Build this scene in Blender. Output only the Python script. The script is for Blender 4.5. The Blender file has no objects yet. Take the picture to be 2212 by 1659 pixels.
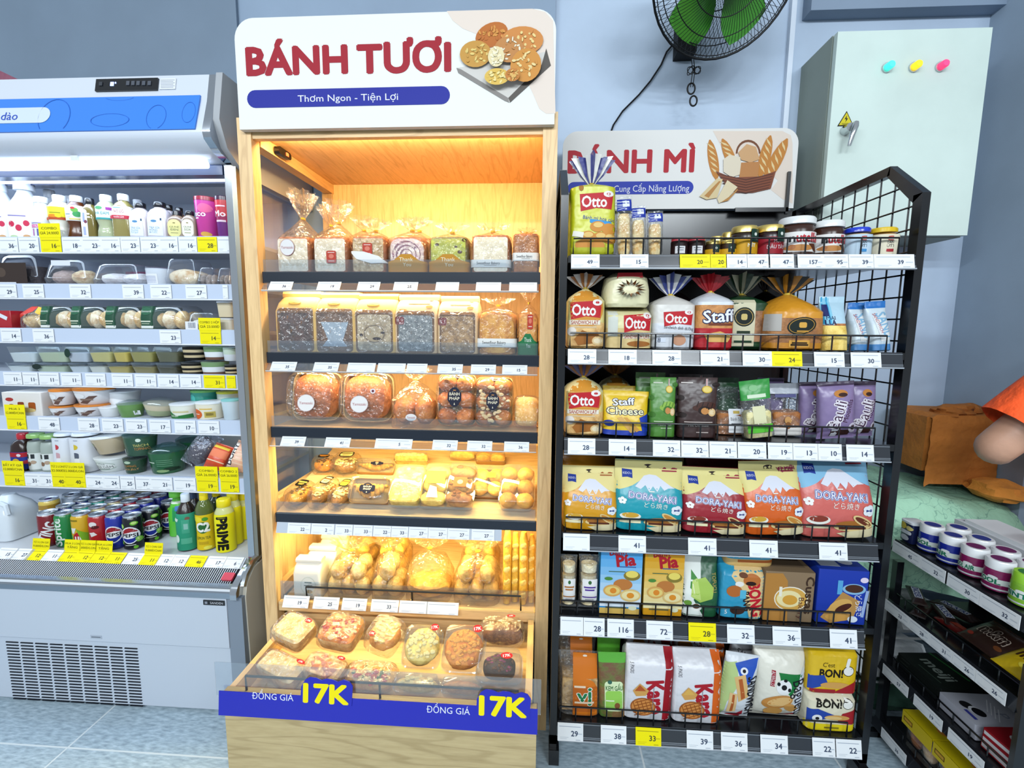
import bpy, math, random
from mathutils import Vector, Matrix, geometry, noise
sin, cos, pi = math.sin, math.cos, math.pi
S = bpy.context.scene; COL = S.collection
R = random.Random(7)

# ------------------------------------------------------------------ camera
F = 1000.0                                   # focal length in pixels of the 2212 px wide frame
PIT, YAW, ROL, EYE = -0.1205, -0.0600, 0.0092, 1.305
fw = Vector((sin(YAW)*cos(PIT), cos(YAW)*cos(PIT), sin(PIT)))
r0 = Vector((cos(YAW), -sin(YAW), 0)); u0 = r0.cross(fw)
rt = cos(ROL)*r0 + sin(ROL)*u0; up = -sin(ROL)*r0 + cos(ROL)*u0
O = Vector((0, 0, EYE))
cd = bpy.data.cameras.new('camera'); cam = bpy.data.objects.new('camera', cd); COL.objects.link(cam)
cd.sensor_width = 36; cd.lens = F/2212*36; cd.clip_start = 0.02
Mx = Matrix((rt, up, -fw)).transposed().to_4x4(); Mx.translation = O; cam.matrix_world = Mx
S.camera = cam

# ------------------------------------------------------------------ world, lamps, exposure
S.view_settings.view_transform = 'Standard'; S.view_settings.look = 'None'; S.view_settings.gamma = 1
S.view_settings.use_curve_mapping = False
S.view_settings.exposure = 0.12
W = bpy.data.worlds.new('store_air'); S.world = W; W.use_nodes = True
W.node_tree.nodes['Background'].inputs[0].default_value = (0.80, 0.91, 1.0, 1)
W.node_tree.nodes['Background'].inputs[1].default_value = 0.52
S.cycles.transparent_max_bounces = 24; S.cycles.max_bounces = 7
S.cycles.caustics_reflective = False; S.cycles.caustics_refractive = False
def area(name, loc, rot, sx, sy, power, color=(1, 1, 1)):
    l = bpy.data.lights.new(name, 'AREA'); l.shape = 'RECTANGLE'; l.size = sx; l.size_y = sy
    l.energy = power; l.color = color
    o = bpy.data.objects.new(name, l); o.location = loc; o.rotation_euler = rot; COL.objects.link(o); return o
for x in (-2.4, -0.4, 1.6):                  # rows of ceiling tubes over the aisle
    for y in (-1.7, -3.4): area('ceiling_tube_lamp', (x, y, 2.95), (0.75, 0, 0), 1.3, 0.14, 50, (0.87, 0.95, 1.0))

# ------------------------------------------------------------------ pixel rays of the photograph, used to measure the place
def ray(x, y): return fw + rt*((x-1106)/F) + up*((829.5-y)/F)
def aY(x, y, Y): d = ray(x, y); return O + d*(Y/d.y)
def aX(x, y, X): d = ray(x, y); return O + d*(X/d.x)
def aZ(x, y, Z): d = ray(x, y); return O + d*((Z-EYE)/d.z)
def pix(P):
    v = Vector(P)-O; w = v.dot(fw); return 1106+F*v.dot(rt)/w, 829.5-F*v.dot(up)/w

# ------------------------------------------------------------------ materials
def lin(h):
    if not isinstance(h, str): return tuple(h)
    c = [int(h[i:i+2], 16)/255 for i in (0, 2, 4)]
    return tuple(v/12.92 if v <= .04045 else ((v+.055)/1.055)**2.4 for v in c)
MATS = {}
def mat(key, **k):
    """key is 'kind:hex[:hex2]'; a bare hex colour is printed card."""
    if key in MATS: return MATS[key]
    kind, _, rest = key.partition(':')
    if not rest: kind, rest = 'P', kind
    cols = rest.split(':'); c = lin(cols[0]); c = tuple(v*{'P': .62, 'G': .62, 'F': .62, 'B': .8}.get(kind, 1) for v in c)
    m = bpy.data.materials.new({'P': 'print', 'G': 'glossy', 'F': 'foil', 'M': 'metal', 'B': 'bread', 'T': 'film', 'C': 'clear', 'W': 'wood',
                                'E': 'lit', 'L': 'liquid', 'D': 'cloth', 'S': 'steel', 'K': 'skin', 'X': 'paint'}.get(kind, kind) + '_' + '_'.join(cols))
    MATS[key] = m; m.use_nodes = True; nt = m.node_tree; N = nt.nodes; Lk = nt.links.new
    b = N['Principled BSDF']; b.inputs['Base Color'].default_value = (*c, 1)
    def nd(t, **kw):
        n = N.new(t)
        for a, v in kw.items():
            if a.startswith('i_'): n.inputs[a[2:].replace('_', ' ')].default_value = v
            else: setattr(n, a, v)
        return n
    tc = nd('ShaderNodeTexCoord')
    def nz(scale, detail=3, rough=.55, src=None):
        n = nd('ShaderNodeTexNoise'); n.inputs['Scale'].default_value = scale; n.inputs['Detail'].default_value = detail; n.inputs['Roughness'].default_value = rough
        Lk(src or tc.outputs['Object'], n.inputs['Vector']); return n
    def bump(n, s, d=.01):
        p = nd('ShaderNodeBump'); p.inputs['Strength'].default_value = s; p.inputs['Distance'].default_value = d
        Lk(n.outputs[0], p.inputs['Height']); Lk(p.outputs[0], b.inputs['Normal']); return p
    def ramp(n, stops):
        r_ = nd('ShaderNodeValToRGB'); e = r_.color_ramp.elements
        while len(e) < len(stops): e.new(.5)
        for q, (t, cc) in zip(e, stops): q.position = t; q.color = (*cc, 1)
        Lk(n.outputs[0], r_.inputs[0]); return r_
    def rough(v): b.inputs['Roughness'].default_value = v
    dk = lambda c_, f: tuple(v*f for v in c_)
    if kind == 'P': rough(.5); b.inputs['Specular IOR Level'].default_value = .2
    elif kind == 'G': rough(.22)
    elif kind == 'F': rough(.33); bump(nz(26, 2), .35, .012)
    elif kind == 'M': rough(.3); b.inputs['Metallic'].default_value = .9; 
    elif kind == 'S': rough(.13); b.inputs['Metallic'].default_value = 1.0
    elif kind == 'E': b.inputs['Emission Color'].default_value = (*c, 1); b.inputs['Emission Strength'].default_value = float(cols[1])
    elif kind == 'K': rough(.5); bump(nz(60), .08)
    elif kind == 'X':
        rough(.6); n = nz(4, 5); r_ = ramp(n, [(.3, dk(c, .93)), (.7, dk(c, 1.05))]); Lk(r_.outputs[0], b.inputs['Base Color']); bump(nz(180, 2), .06, .004)
    elif kind == 'D':
        rough(.85); n = nz(9, 5); r_ = ramp(n, [(.3, dk(c, .8)), (.7, dk(c, 1.1))]); Lk(r_.outputs[0], b.inputs['Base Color']); bump(nz(14, 4), .5, .03)
    elif kind == 'B':
        c2 = tuple(v*.8 for v in lin(cols[1])) if len(cols) > 1 else dk(c, .6); sc = float(cols[2]) if len(cols) > 2 else 34
        n = nz(sc, 4, .65); r_ = ramp(n, [(.38, c2), (.58, c)]); Lk(r_.outputs[0], b.inputs['Base Color']); rough(.62); bump(nz(sc*3, 3), .4, .006)
    elif kind == 'W':
        c2 = lin(cols[1]); ax = cols[2] if len(cols) > 2 else 'z'
        mp = nd('ShaderNodeMapping'); Lk(tc.outputs['Object'], mp.inputs['Vector'])
        sc = {'z': (9, 9, .9), 'x': (.9, 9, 9), 'y': (9, .9, 9)}[ax]; mp.inputs['Scale'].default_value = sc
        n0 = nz(1.6, 2, .5, mp.outputs[0])
        w = nd('ShaderNodeMath', operation='MULTIPLY'); w.inputs[1].default_value = 46; Lk(n0.outputs[0], w.inputs[0])
        w2 = nd('ShaderNodeMath', operation='SINE'); Lk(w.outputs[0], w2.inputs[0])
        r_ = ramp(w2, [(.0, dk(c, 1.03)), (.72, c), (.97, tuple(.6*p+.4*q for p, q in zip(c, c2)))]); 
        mp2 = nd('ShaderNodeMapping'); Lk(tc.outputs['Object'], mp2.inputs['Vector']); mp2.inputs['Scale'].default_value = tuple(v*14 for v in sc)
        g = nz(1.3, 2, .6, mp2.outputs[0]); r2 = ramp(g, [(.3, (.86, .84, .8)), (.65, (1, 1, 1))])
        mx = nd('ShaderNodeMix', data_type='RGBA', blend_type='MULTIPLY'); mx.inputs[0].default_value = 1
        Lk(r_.outputs[0], mx.inputs[6]); Lk(r2.outputs[0], mx.inputs[7]); Lk(mx.outputs[2], b.inputs['Base Color']); rough(.45)
    elif kind in 'TCL':                                   # thin film / clear rigid plastic / tinted liquid-looking plastic
        out = N['Material Output']; tr = nd('ShaderNodeBsdfTransparent'); gl = nd('ShaderNodeBsdfGlossy'); df = nd('ShaderNodeBsdfDiffuse')
        tr.inputs[0].default_value = (*(c if kind == 'L' else tuple(.5+.5*v for v in c)), 1)
        gl.inputs['Roughness'].default_value = {'T': .16, 'C': .06, 'L': .08}[kind]; df.inputs[0].default_value = (*c, 1)
        lw = nd('ShaderNodeLayerWeight'); lw.inputs[0].default_value = .32
        if kind == 'T':
            p = nd('ShaderNodeBump'); p.inputs['Strength'].default_value = 1.0; p.inputs['Distance'].default_value = .02
            n = nz(30, 2.5, .6); Lk(n.outputs[0], p.inputs['Height']); Lk(p.outputs[0], gl.inputs['Normal']); Lk(p.outputs[0], lw.inputs['Normal'])
        m1 = nd('ShaderNodeMixShader'); m1.inputs[0].default_value = {'T': .03, 'C': .03, 'L': .45}[kind]
        Lk(tr.outputs[0], m1.inputs[1]); Lk(df.outputs[0], m1.inputs[2])
        mr = nd('ShaderNodeMapRange'); mr.inputs[3].default_value = .02; mr.inputs[4].default_value = .6 if kind == 'T' else .5
        Lk(lw.outputs[1], mr.inputs[0])
        m2 = nd('ShaderNodeMixShader'); Lk(mr.outputs[0], m2.inputs[0]); Lk(m1.outputs[0], m2.inputs[1]); Lk(gl.outputs[0], m2.inputs[2])
        Lk(m2.outputs[0], out.inputs[0])
    return m

# ------------------------------------------------------------------ mesh builder
class MB:
    def __init__(s): s.v = []; s.f = []; s.mi = []; s.ms = []
    def m(s, key):
        if key not in s.ms: s.ms.append(key)
        return s.ms.index(key)
    def add(s, vs, fs, key):
        o = len(s.v); s.v += [tuple(p) for p in vs]; k = s.m(key)
        for f in fs: s.f.append(tuple(i+o for i in f)); s.mi.append(k)
        return s
    def box(s, x0, x1, y0, y1, z0, z1, key, M=None):
        vs = [Vector((x, y, z)) for x in (x0, x1) for y in (y0, y1) for z in (z0, z1)]
        if M: vs = [M @ p for p in vs]
        return s.add(vs, [(0, 1, 3, 2), (4, 6, 7, 5), (0, 4, 5, 1), (2, 3, 7, 6), (0, 2, 6, 4), (1, 5, 7, 3)], key)
    def prism(s, pts, y0, y1, key, ax='y'):
        """outline in the plane across the axis, extruded from y0 to y1"""
        n = len(pts); P = {'y': lambda a, b, c: (a, c, b), 'x': lambda a, b, c: (c, a, b), 'z': lambda a, b, c: (a, b, c)}[ax]
        vs = [P(a, b, y0) for a, b in pts]+[P(a, b, y1) for a, b in pts]
        fs = [(i, (i+1) % n, n+(i+1) % n, n+i) for i in range(n)]+[tuple(range(n))[::-1], tuple(range(n, 2*n))]
        return s.add(vs, fs, key)
    def tube(s, pts, r, key, seg=8, closed=False):
        pts = [Vector(p) for p in pts]; n = len(pts); vs = []; rr = r if isinstance(r, (list, tuple)) else [r]*n
        a = None
        for i, p in enumerate(pts):
            t = (pts[(i+1) % n]-pts[i-1]) if closed else (pts[min(i+1, n-1)]-pts[max(i-1, 0)])
            t.normalize()
            if a is None: a = t.orthogonal().normalized()
            else: a = (a-t*a.dot(t)).normalized()
            b = t.cross(a)
            vs += [p+(a*cos(2*pi*k/seg)+b*sin(2*pi*k/seg))*rr[i] for k in range(seg)]
        fs = []
        for i in range(n if closed else n-1):
            j = (i+1) % n
            fs += [(i*seg+k, i*seg+(k+1) % seg, j*seg+(k+1) % seg, j*seg+k) for k in range(seg)]
        if not closed: fs += [tuple(range(seg))[::-1], tuple((n-1)*seg+k for k in range(seg))]
        return s.add(vs, fs, key)
    def blob(s, c, r, key, seg=14, amp=.06, M=None, fr=2.2):
        vs = []; c = Vector(c); sd = Vector((R.random()*50, R.random()*50, R.random()*50))
        h = seg//2+1
        for i in range(h+1):
            for k in range(seg):
                d = Vector((sin(pi*i/h)*cos(2*pi*k/seg), sin(pi*i/h)*sin(2*pi*k/seg), cos(pi*i/h)))
                q = 1+amp*2*noise.noise(d*fr+sd)
                p = Vector((d.x*r[0]*q, d.y*r[1]*q, d.z*r[2]*q)); vs.append(c+(M @ p if M else p))
        fs = [(i*seg+k, (i+1)*seg+k, (i+1)*seg+(k+1) % seg, i*seg+(k+1) % seg) for i in range(h) for k in range(seg)]
        return s.add(vs, fs, key)
    def loft(s, rings, seg=32, cap=True):
        """rings: (z, hx, hy, n, matkey[, cx, cy, ruffle])"""
        vs = []; n = len(rings)
        for q in rings:
            z, hx, hy, e = q[:4]; cx, cy, rf = (q[5:]+(0, 0, 0)[len(q)-5:]) if len(q) > 5 else (0, 0, 0)
            for k in range(seg):
                t = 2*pi*(k+.5)/seg; a, b = cos(t), sin(t); g = 1+rf*sin(k*pi/2*1.0)*(1 if k % 4 < 4 else 1)
                vs.append((cx+g*hx*math.copysign(abs(a)**(2/e), a), cy+(g*hy*math.copysign(abs(b)**(2/e), b)), z))
        o = len(s.v); s.v += vs
        for i in range(n-1):
            k0 = s.m(rings[i][4])
            for k in range(seg):
                s.f.append((o+i*seg+k, o+i*seg+(k+1) % seg, o+(i+1)*seg+(k+1) % seg, o+(i+1)*seg+k)); s.mi.append(k0)
        if cap:
            s.f.append(tuple(o+k for k in range(seg))[::-1]); s.mi.append(s.m(rings[0][4]))
            s.f.append(tuple(o+(n-1)*seg+k for k in range(seg))); s.mi.append(s.m(rings[-1][4]))
        return s
    def obj(s, name, parent=None, loc=None, rot=None, sharp=38):
        me = bpy.data.meshes.new(name); me.from_pydata(s.v, [], s.f)
        for k in s.ms: me.materials.append(mat(k))
        me.polygons.foreach_set('material_index', s.mi); me.polygons.foreach_set('use_smooth', [True]*len(s.f))
        me.update(); me.set_sharp_from_angle(angle=math.radians(sharp))
        o = bpy.data.objects.new(name, me); COL.objects.link(o)
        if parent: o.parent = parent
        if loc is not None: o.location = loc
        if rot is not None: o.rotation_euler = rot
        return o
def tag(o, label, cat, group=None):
    o['label'] = label; o['category'] = cat
    if group: o['group'] = group
    return o
def thing(name, label, cat, loc=(0, 0, 0), rot=(0, 0, 0), group=None):
    o = bpy.data.objects.new(name, None); COL.objects.link(o); o.empty_display_size = .05
    o.location = loc; o.rotation_euler = rot; return tag(o, label, cat, group)
def struct(name, mb):
    o = mb.obj(name); o['kind'] = 'structure'; return o

# ------------------------------------------------------------------ prints laid on a front surface
TXT = {}
def text2d(st, bold=.0):
    """lettering as triangles: glyph outlines cut into triangles, kept where the outline winds round them"""
    if st not in TXT:
        c = bpy.data.curves.new('lettering', 'FONT'); c.body = st; c.resolution_u = 2; c.fill_mode = 'NONE'
        o = bpy.data.objects.new('lettering', c); me = bpy.data.meshes.new_from_object(o)
        V = [(v.co.x, v.co.y) for v in me.vertices]; E = [tuple(e.vertices) for e in me.edges]
        bpy.data.objects.remove(o); bpy.data.curves.remove(c); bpy.data.meshes.remove(me)
        q = geometry.delaunay_2d_cdt([Vector(v) for v in V], E, [], 0, 1e-6); vs = [tuple(v) for v in q[0]]; ts = []
        seg = [(V[i], V[j]) for i, j in E if V[i][1] != V[j][1]]
        for f in q[2]:
            cx = sum(vs[i][0] for i in f)/3; cy = sum(vs[i][1] for i in f)/3; wn = 0
            for (xa, ya), (xb, yb) in seg:
                if (ya <= cy) != (yb <= cy) and xa+(cy-ya)/(yb-ya)*(xb-xa) > cx: wn += 1 if yb > ya else -1
            if wn: ts.append(tuple(f))
        x0 = min(v[0] for v in V); x1 = max(v[0] for v in V)
        TXT[st] = ([(x-(x0+x1)/2, y-.35) for x, y in vs], ts, x1-x0)
    return TXT[st]
def poly2d(pts):
    return list(pts), geometry.tessellate_polygon([[Vector((x, y, 0)) for x, y in pts]])
def rrect(x, y, w, h, r, n=5):
    r = min(r, w/2, h/2); o = []
    for cx, cy, a in ((x+w/2-r, y+h/2-r, 0), (x-w/2+r, y+h/2-r, pi/2), (x-w/2+r, y-h/2+r, pi), (x+w/2-r, y-h/2+r, 1.5*pi)):
        o += [(cx+r*cos(a+pi/2*i/n), cy+r*sin(a+pi/2*i/n)) for i in range(n+1)]
    return o
def ell(x, y, a, b, n=22): return [(x+a*cos(2*pi*i/n), y+b*sin(2*pi*i/n)) for i in range(n)]
def shape2d(d, w, h):
    """d = (kind, x, z, ...) with x, z, sizes as fractions of width and height; gives 2-D points in metres"""
    k = d[0]
    if k == 't':                                   # text, x, z, letter height, colour, rotation (deg), width limit, bold
        _, st, x, z, hh, col = d[:6]; rot = math.radians(d[6]) if len(d) > 6 else 0; wl = d[7] if len(d) > 7 else None; bd = d[8] if len(d) > 8 else .012; ax, az = d[9] if len(d) > 9 else (0, 0)
        vs, ts, tw = text2d(st, 0 if bd > .02 else bd)
        if ax or az: vs = [(p+ax, q+az) for p, q in vs]
        sc = hh*h/.72; sx = sc
        if wl: 
            lim = wl*(w if abs(cos(rot)) > .5 else h)
            sx = min(sc*1.35, lim/tw) if wl > 0 else sc
        return [(x*w+px*sx*cos(rot)-py*sc*sin(rot), z*h+px*sx*sin(rot)+py*sc*cos(rot)) for px, py in vs], ts, col
    if k == 'r':
        _, x, z, a, b, col = d[:6]; rad = d[6] if len(d) > 6 else 0; rot = math.radians(d[7]) if len(d) > 7 else 0
        pts = rrect(0, 0, a*w, b*h, rad*min(a*w, b*h)) if rad else [(-a*w/2, -b*h/2), (a*w/2, -b*h/2), (a*w/2, b*h/2), (-a*w/2, b*h/2)]
        pts = [(x*w+p*cos(rot)-q*sin(rot), z*h+p*sin(rot)+q*cos(rot)) for p, q in pts]
    elif k == 'o':
        _, x, z, a, b, col = d[:6]; rot = math.radians(d[6]) if len(d) > 6 else 0
        pts = [(x*w+p*cos(rot)-q*sin(rot), z*h+p*sin(rot)+q*cos(rot)) for p, q in ell(0, 0, a*w/2, b*h/2)]
    elif k == 'p': col = d[2]; pts = [(x*w, z*h) for x, z in d[1]]
    vs, ts = poly2d(pts); return vs, ts, col
def split(vs, ts, L):
    vs = list(vs); st = list(ts); out = []; cache = {}
    while st:
        t = st.pop(); e = [((vs[t[i]][0]-vs[t[(i+1) % 3]][0])**2+(vs[t[i]][1]-vs[t[(i+1) % 3]][1])**2, i) for i in range(3)]
        m, i = max(e)
        if m <= L*L or len(vs) > 6000: out.append(t); continue
        a, b, c = t[i], t[(i+1) % 3], t[(i+2) % 3]; k = (min(a, b), max(a, b))
        if k not in cache: cache[k] = len(vs); vs.append(((vs[a][0]+vs[b][0])/2, (vs[a][1]+vs[b][1])/2))
        q = cache[k]; st += [(a, q, c), (q, b, c)]
    return vs, out
def expand(ds):
    """heavy lettering: the strokes grown by shifted copies, each a hair above the last"""
    out = []
    for i, d in enumerate(ds):
        if d[0] == 't' and len(d) > 8 and d[8] > .02:
            for c in range(8 if d[8] > .035 else 5):
                n = 7 if d[8] > .035 else 4; q = d[8]*.85*(c > 0); out.append((tuple(d)+((q*cos(2*pi*c/n), q*sin(2*pi*c/n)),), i, c))
        else: out.append((d, i, 0))
    return out
def flat_prints(mb, ds, w, h, M, off=.0006, lift=.00008):
    """prints on the plane x/z of matrix M, facing its -y"""
    for d, i, c in expand(ds):
        vs, ts, col = shape2d(d, w, h); y = -(off+lift*i+.00001*c)
        ps = [M @ Vector((x, y, z)) for x, z in vs]
        fs = []
        for t in ts:
            a, b, c = (vs[q] for q in t); cr = (b[0]-a[0])*(c[1]-a[1])-(b[1]-a[1])*(c[0]-a[0])
            fs.append(t if cr > 0 else t[::-1])
        mb.add(ps, fs, col)
def loft_prints(mb, ds, w, h, rings, off=.0006, lift=.00008, L=None):
    L = L or max(.006, min(w, h)/12)
    def surf(x, z):
        z = min(max(z, rings[0][0]+1e-5), max(q[0] for q in rings)-1e-5)
        for i in range(len(rings)-1):
            if rings[i][0] <= z <= rings[i+1][0]: break
        A, B = rings[i], rings[i+1]; t = (z-A[0])/max(1e-9, B[0]-A[0])
        def yy(q):
            cx = q[5] if len(q) > 5 else 0; cy = q[6] if len(q) > 6 else 0
            g = min(abs(x-cx)/max(q[1], 1e-6), .992); return cy-q[2]*(1-g**q[3])**(1/q[3]), q[2]
        ya, ha = yy(A); yb, hb = yy(B); return ya*(1-t)+yb*t
    for d, i, c in expand(ds):
        vs, ts, col = shape2d(d, w, h); vs, ts = split(vs, ts, L); o = off+lift*i+.00001*c
        ps = []; e = .0015
        for x, z in vs:
            y = surf(x, z); nx = (surf(x+e, z)-surf(x-e, z))/(2*e); nzv = (surf(x, z+e)-surf(x, z-e))/(2*e)
            n = Vector((nx, -1, nzv)); n.normalize(); ps.append((x+n.x*o, y+n.y*o, z+n.z*o))
        fs = []
        for t in ts:
            a, b, c = (vs[q] for q in t); cr = (b[0]-a[0])*(c[1]-a[1])-(b[1]-a[1])*(c[0]-a[0])
            fs.append(t if cr > 0 else t[::-1])
        mb.add(ps, fs, col)
I4 = Matrix.Identity(4)
# ================================================================== the room
WALL = 1.965
struct('floor', MB().box(-4.2, 3.2, -1.2, WALL+.1, -.05, 0, 'floor:8fa0aa'))
struct('wall_back', MB().box(-4.2, 1.75, WALL, WALL+.1, 0, 3.1, 'X:a2b2c6'))
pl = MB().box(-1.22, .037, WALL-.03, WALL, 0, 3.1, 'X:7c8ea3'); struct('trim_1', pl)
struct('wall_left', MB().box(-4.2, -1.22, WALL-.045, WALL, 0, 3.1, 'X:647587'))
struct('wall_right', MB().box(1.64, 1.75, 1.62, WALL, 0, 3.1, 'X:8f9fb0'))
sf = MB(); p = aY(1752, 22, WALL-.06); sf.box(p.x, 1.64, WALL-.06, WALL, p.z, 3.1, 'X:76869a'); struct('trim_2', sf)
pc = MB(); a = aY(1714, 20, WALL-.02); pc.box(a.x-.006, a.x+.012, WALL-.02, WALL, 0, 3.1, 'X:c4cdda'); struct('trim_3', pc)
# grey floor tiles
fm = MATS['floor:8fa0aa']; nt = fm.node_tree; N = nt.nodes; Lk = nt.links.new; b = N['Principled BSDF']
for n in list(N):
    if n.type == 'TEX_COORD': tc = n
br = N.new('ShaderNodeTexBrick'); br.offset = 0; br.inputs['Scale'].default_value = 1; br.inputs['Brick Width'].default_value = .592; br.inputs['Row Height'].default_value = .592
br.inputs['Mortar Size'].default_value = .003; br.inputs['Mortar Smooth'].default_value = .1
mp = N.new('ShaderNodeMapping'); mp.inputs['Location'].default_value = (1.443+.592*3, .592*3-.02, 0); Lk(tc.outputs['Object'], mp.inputs[0]); Lk(mp.outputs[0], br.inputs[0])
n1 = N.new('ShaderNodeTexNoise'); n1.inputs['Scale'].default_value = 38; n1.inputs['Detail'].default_value = 6
m2 = N.new('ShaderNodeMapping'); m2.inputs['Scale'].default_value = (1, 3.2, 1); m2.inputs['Rotation'].default_value = (0, 0, .6); Lk(tc.outputs['Object'], m2.inputs[0]); Lk(m2.outputs[0], n1.inputs[0])
r1 = N.new('ShaderNodeValToRGB'); r1.color_ramp.elements[0].position = .3; r1.color_ramp.elements[0].color = (*lin('788a96'), 1); r1.color_ramp.elements[1].position = .72; r1.color_ramp.elements[1].color = (*lin('a6b8c4'), 1)
Lk(n1.outputs[0], r1.inputs[0]); Lk(r1.outputs[0], br.inputs[1]); Lk(r1.outputs[0], br.inputs[2]); br.inputs[3].default_value = (*lin('b9c2c6'), 1)
Lk(br.outputs[0], b.inputs['Base Color']); b.inputs['Roughness'].default_value = .45

# ================================================================== price tags
TAGN = {}
def price_tag(X, Y, z, w, h, num, yel, where, rz=0, tilt=0, flag=None, order=None, bend=0):
    col = 'fff000' if yel else 'f7fafd'; ink = '3b4a66' if not yel else '5a5a2c'
    mb = MB().box(-w/2, w/2, -.0006, .0006, 0, h, col)
    ds = [('r', -.02, .8, .84, .035, 'a9b4c4' if not yel else 'a59a1c'), ('r', -.24, .2, .34, .02, 'c5ced9' if not yel else 'd0c416'), ('r', -.27, .12, .26, .02, 'c5ced9' if not yel else 'd0c416'), ('r', .3, .08, .18, .03, 'a9b4c4' if not yel else 'a59a1c')]
    if num: ds += [('t', num, .16 if len(num) < 3 else .12, .43, .3, ink, 0, -1, .025), ('r', .37, .42, .17, .05, 'c9d3df' if not yel else 'd2c818')]
    if flag:
        Mf = Matrix.Translation((0, 0, h)) @ Matrix.Rotation(bend, 4, 'X') @ Matrix.Translation((0, 0, -h))
        mb.box(-w/2*1.04, w/2*1.04, -.0012, 0, h, h*1.95, col, Mf); fl = []
        for i, t in enumerate(flag): fl.append(('t', t, 0, 1.62-.32*i, .19 if i else .17, '4a4a10', 0, .92, .02))
        flat_prints(mb, fl, w, h, Mf, .0016)
    flat_prints(mb, ds, w, h, I4, .0009)
    o = mb.obj('price_tag', None, (X, Y, z), (tilt, 0, rz))
    c = 'yellow' if yel else 'white'
    base = f"{c} price tag reading {num}" if num else f"blank {c} price tag"
    o['category'] = 'price tag'; o['group'] = 'price tags on '+where
    TAGN.setdefault((base, where), []).append((order if order is not None else X, o)); return o
def label_tags():
    ords = ['first', 'second', 'third', 'fourth', 'fifth', 'sixth', 'seventh', 'eighth']
    for (base, where), l in TAGN.items():
        l.sort(key=lambda q: q[0])
        for i, (_, o) in enumerate(l):
            o['label'] = f"{base} on {where}" if len(l) == 1 else f"{ords[i]} {base} from the left on {where}"
def tag_row(spec, Y, z0, z1, y_img, where, tilt=0, flags={}):
    """spec 'num@centre:width' in photograph pixels; y after the number marks a yellow one, - a bare one"""
    for i, q in enumerate(spec.split()):
        n, r_ = q.split('@'); c, w = (float(v) for v in r_.split(':')); yel = n.endswith('y'); n = n.rstrip('y'); n = '' if n == '-' else n
        yi = y_img(c) if callable(y_img) else y_img
        a, b_ = aY(c-w/2, yi, Y), aY(c+w/2, yi, Y)
        price_tag((a.x+b_.x)/2, Y-.0022-.0002*(i % 2), z0, b_.x-a.x-.0015, z1-z0, n, yel, where, tilt=tilt, flag=flags.get(i))

# ================================================================== the refrigerated display case
FX0, FX1 = -2.75, -.985
fr = thing('display_fridge', 'open-front refrigerated display case with blue header and white lower panel', 'refrigerator', (FX1, 1.6, 0))
def fobj(name, mb, parent=fr, **k): return mb.obj(name, parent, (-FX1, -1.6, 0) if parent is fr else (0, 0, 0), **k)
WH = 'G:dfe6f2'
fobj('back_panel', MB().box(FX0, FX1-.01, 1.9, 1.925, .3, 2.0, 'P:e6f0ff'))
fobj('base_box', MB().box(FX0, FX1-.03, 1.375, 1.92, .04, .44, 'P:c9d3df'))
fobj('deck', MB().box(FX0, FX1-.006, 1.44, 1.9, .44, .492, 'G:eef3fb'))
# canopy: profile in (Y, Z)
can_o = [(1.404, 2.037), (1.386, 1.955), (1.356, 1.862), (1.362, 1.842), (1.40, 1.815), (1.46, 1.80), (1.60, 1.80), (1.92, 1.80), (1.92, 2.037)]
cn = fobj('canopy', MB().prism(can_o, FX0, FX1, WH, 'x'))
def on_front(mb, x0p, x1p, yt, yb, key, d=.004):       # a plate on the sloping canopy front, its heights and ends measured in the photograph
    pa = [(1.404, 2.037), (1.386, 1.955), (1.356, 1.862)]; xm = min(max((x0p+x1p)/2, 60), 429)
    def zat(yp):
        lo, hi = 1.862, 2.037
        for _ in range(30):
            z = (lo+hi)/2; y = ycan(z); X = aY(xm, yp, y).x
            if pix((X, y, z))[1] > yp: lo = z
            else: hi = z
        return lo
    def ycan(z): return 1.356+(z-1.862)*.03/.093 if z < 1.955 else 1.386+(z-1.955)*.018/.082
    zt, zb = zat(yt), zat(yb); ya, yb_ = ycan(zt), ycan(zb); x0, x1 = aY(x0p, (yt+yb)/2, (ya+yb_)/2).x, aY(x1p, (yt+yb)/2, (ya+yb_)/2).x
    A, B, C, D = Vector((x0, ya, zt)), Vector((x1, ya, zt)), Vector((x1, yb_, zb)), Vector((x0, yb_, zb)); nn = Vector((0, -(zt-zb), (ya-yb_))).normalized()
    vs = [P+nn*d for P in (A, B, C, D)]+[P-nn*.002 for P in (A, B, C, D)]
    mb.add(vs, [(0, 3, 2, 1), (4, 5, 6, 7), (0, 1, 5, 4), (1, 2, 6, 5), (2, 3, 7, 6), (3, 0, 4, 7)], key); return A, B, D, nn
hb = MB(); A, B, D, nn = on_front(hb, -260, 429, 215, 286, 'G:3f8cf5', .004)
ex = (B-A).normalized(); ez = (A-D).normalized(); ez = (ez-ex*ez.dot(ex)).normalized(); hh = (A-D).length
def hM(xp, yp): 
    d_ = ray(xp, yp); t = (A-O).dot(nn)/d_.dot(nn); P = O+d_*t
    M = Matrix((ex, -nn, ez)).transposed().to_4x4(); M.translation = P+nn*.0045; return M
flat_prints(hb, [('r', -.6, 0, 1.4, .052, 'dce9fb', .5)], .25, 1, hM(95, 251))
flat_prints(hb, [('t', 'dồi dào', 0, 0, .027, '2b54c8', 0, -1, .015)], 1, 1, hM(5, 254), .0014)
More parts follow.
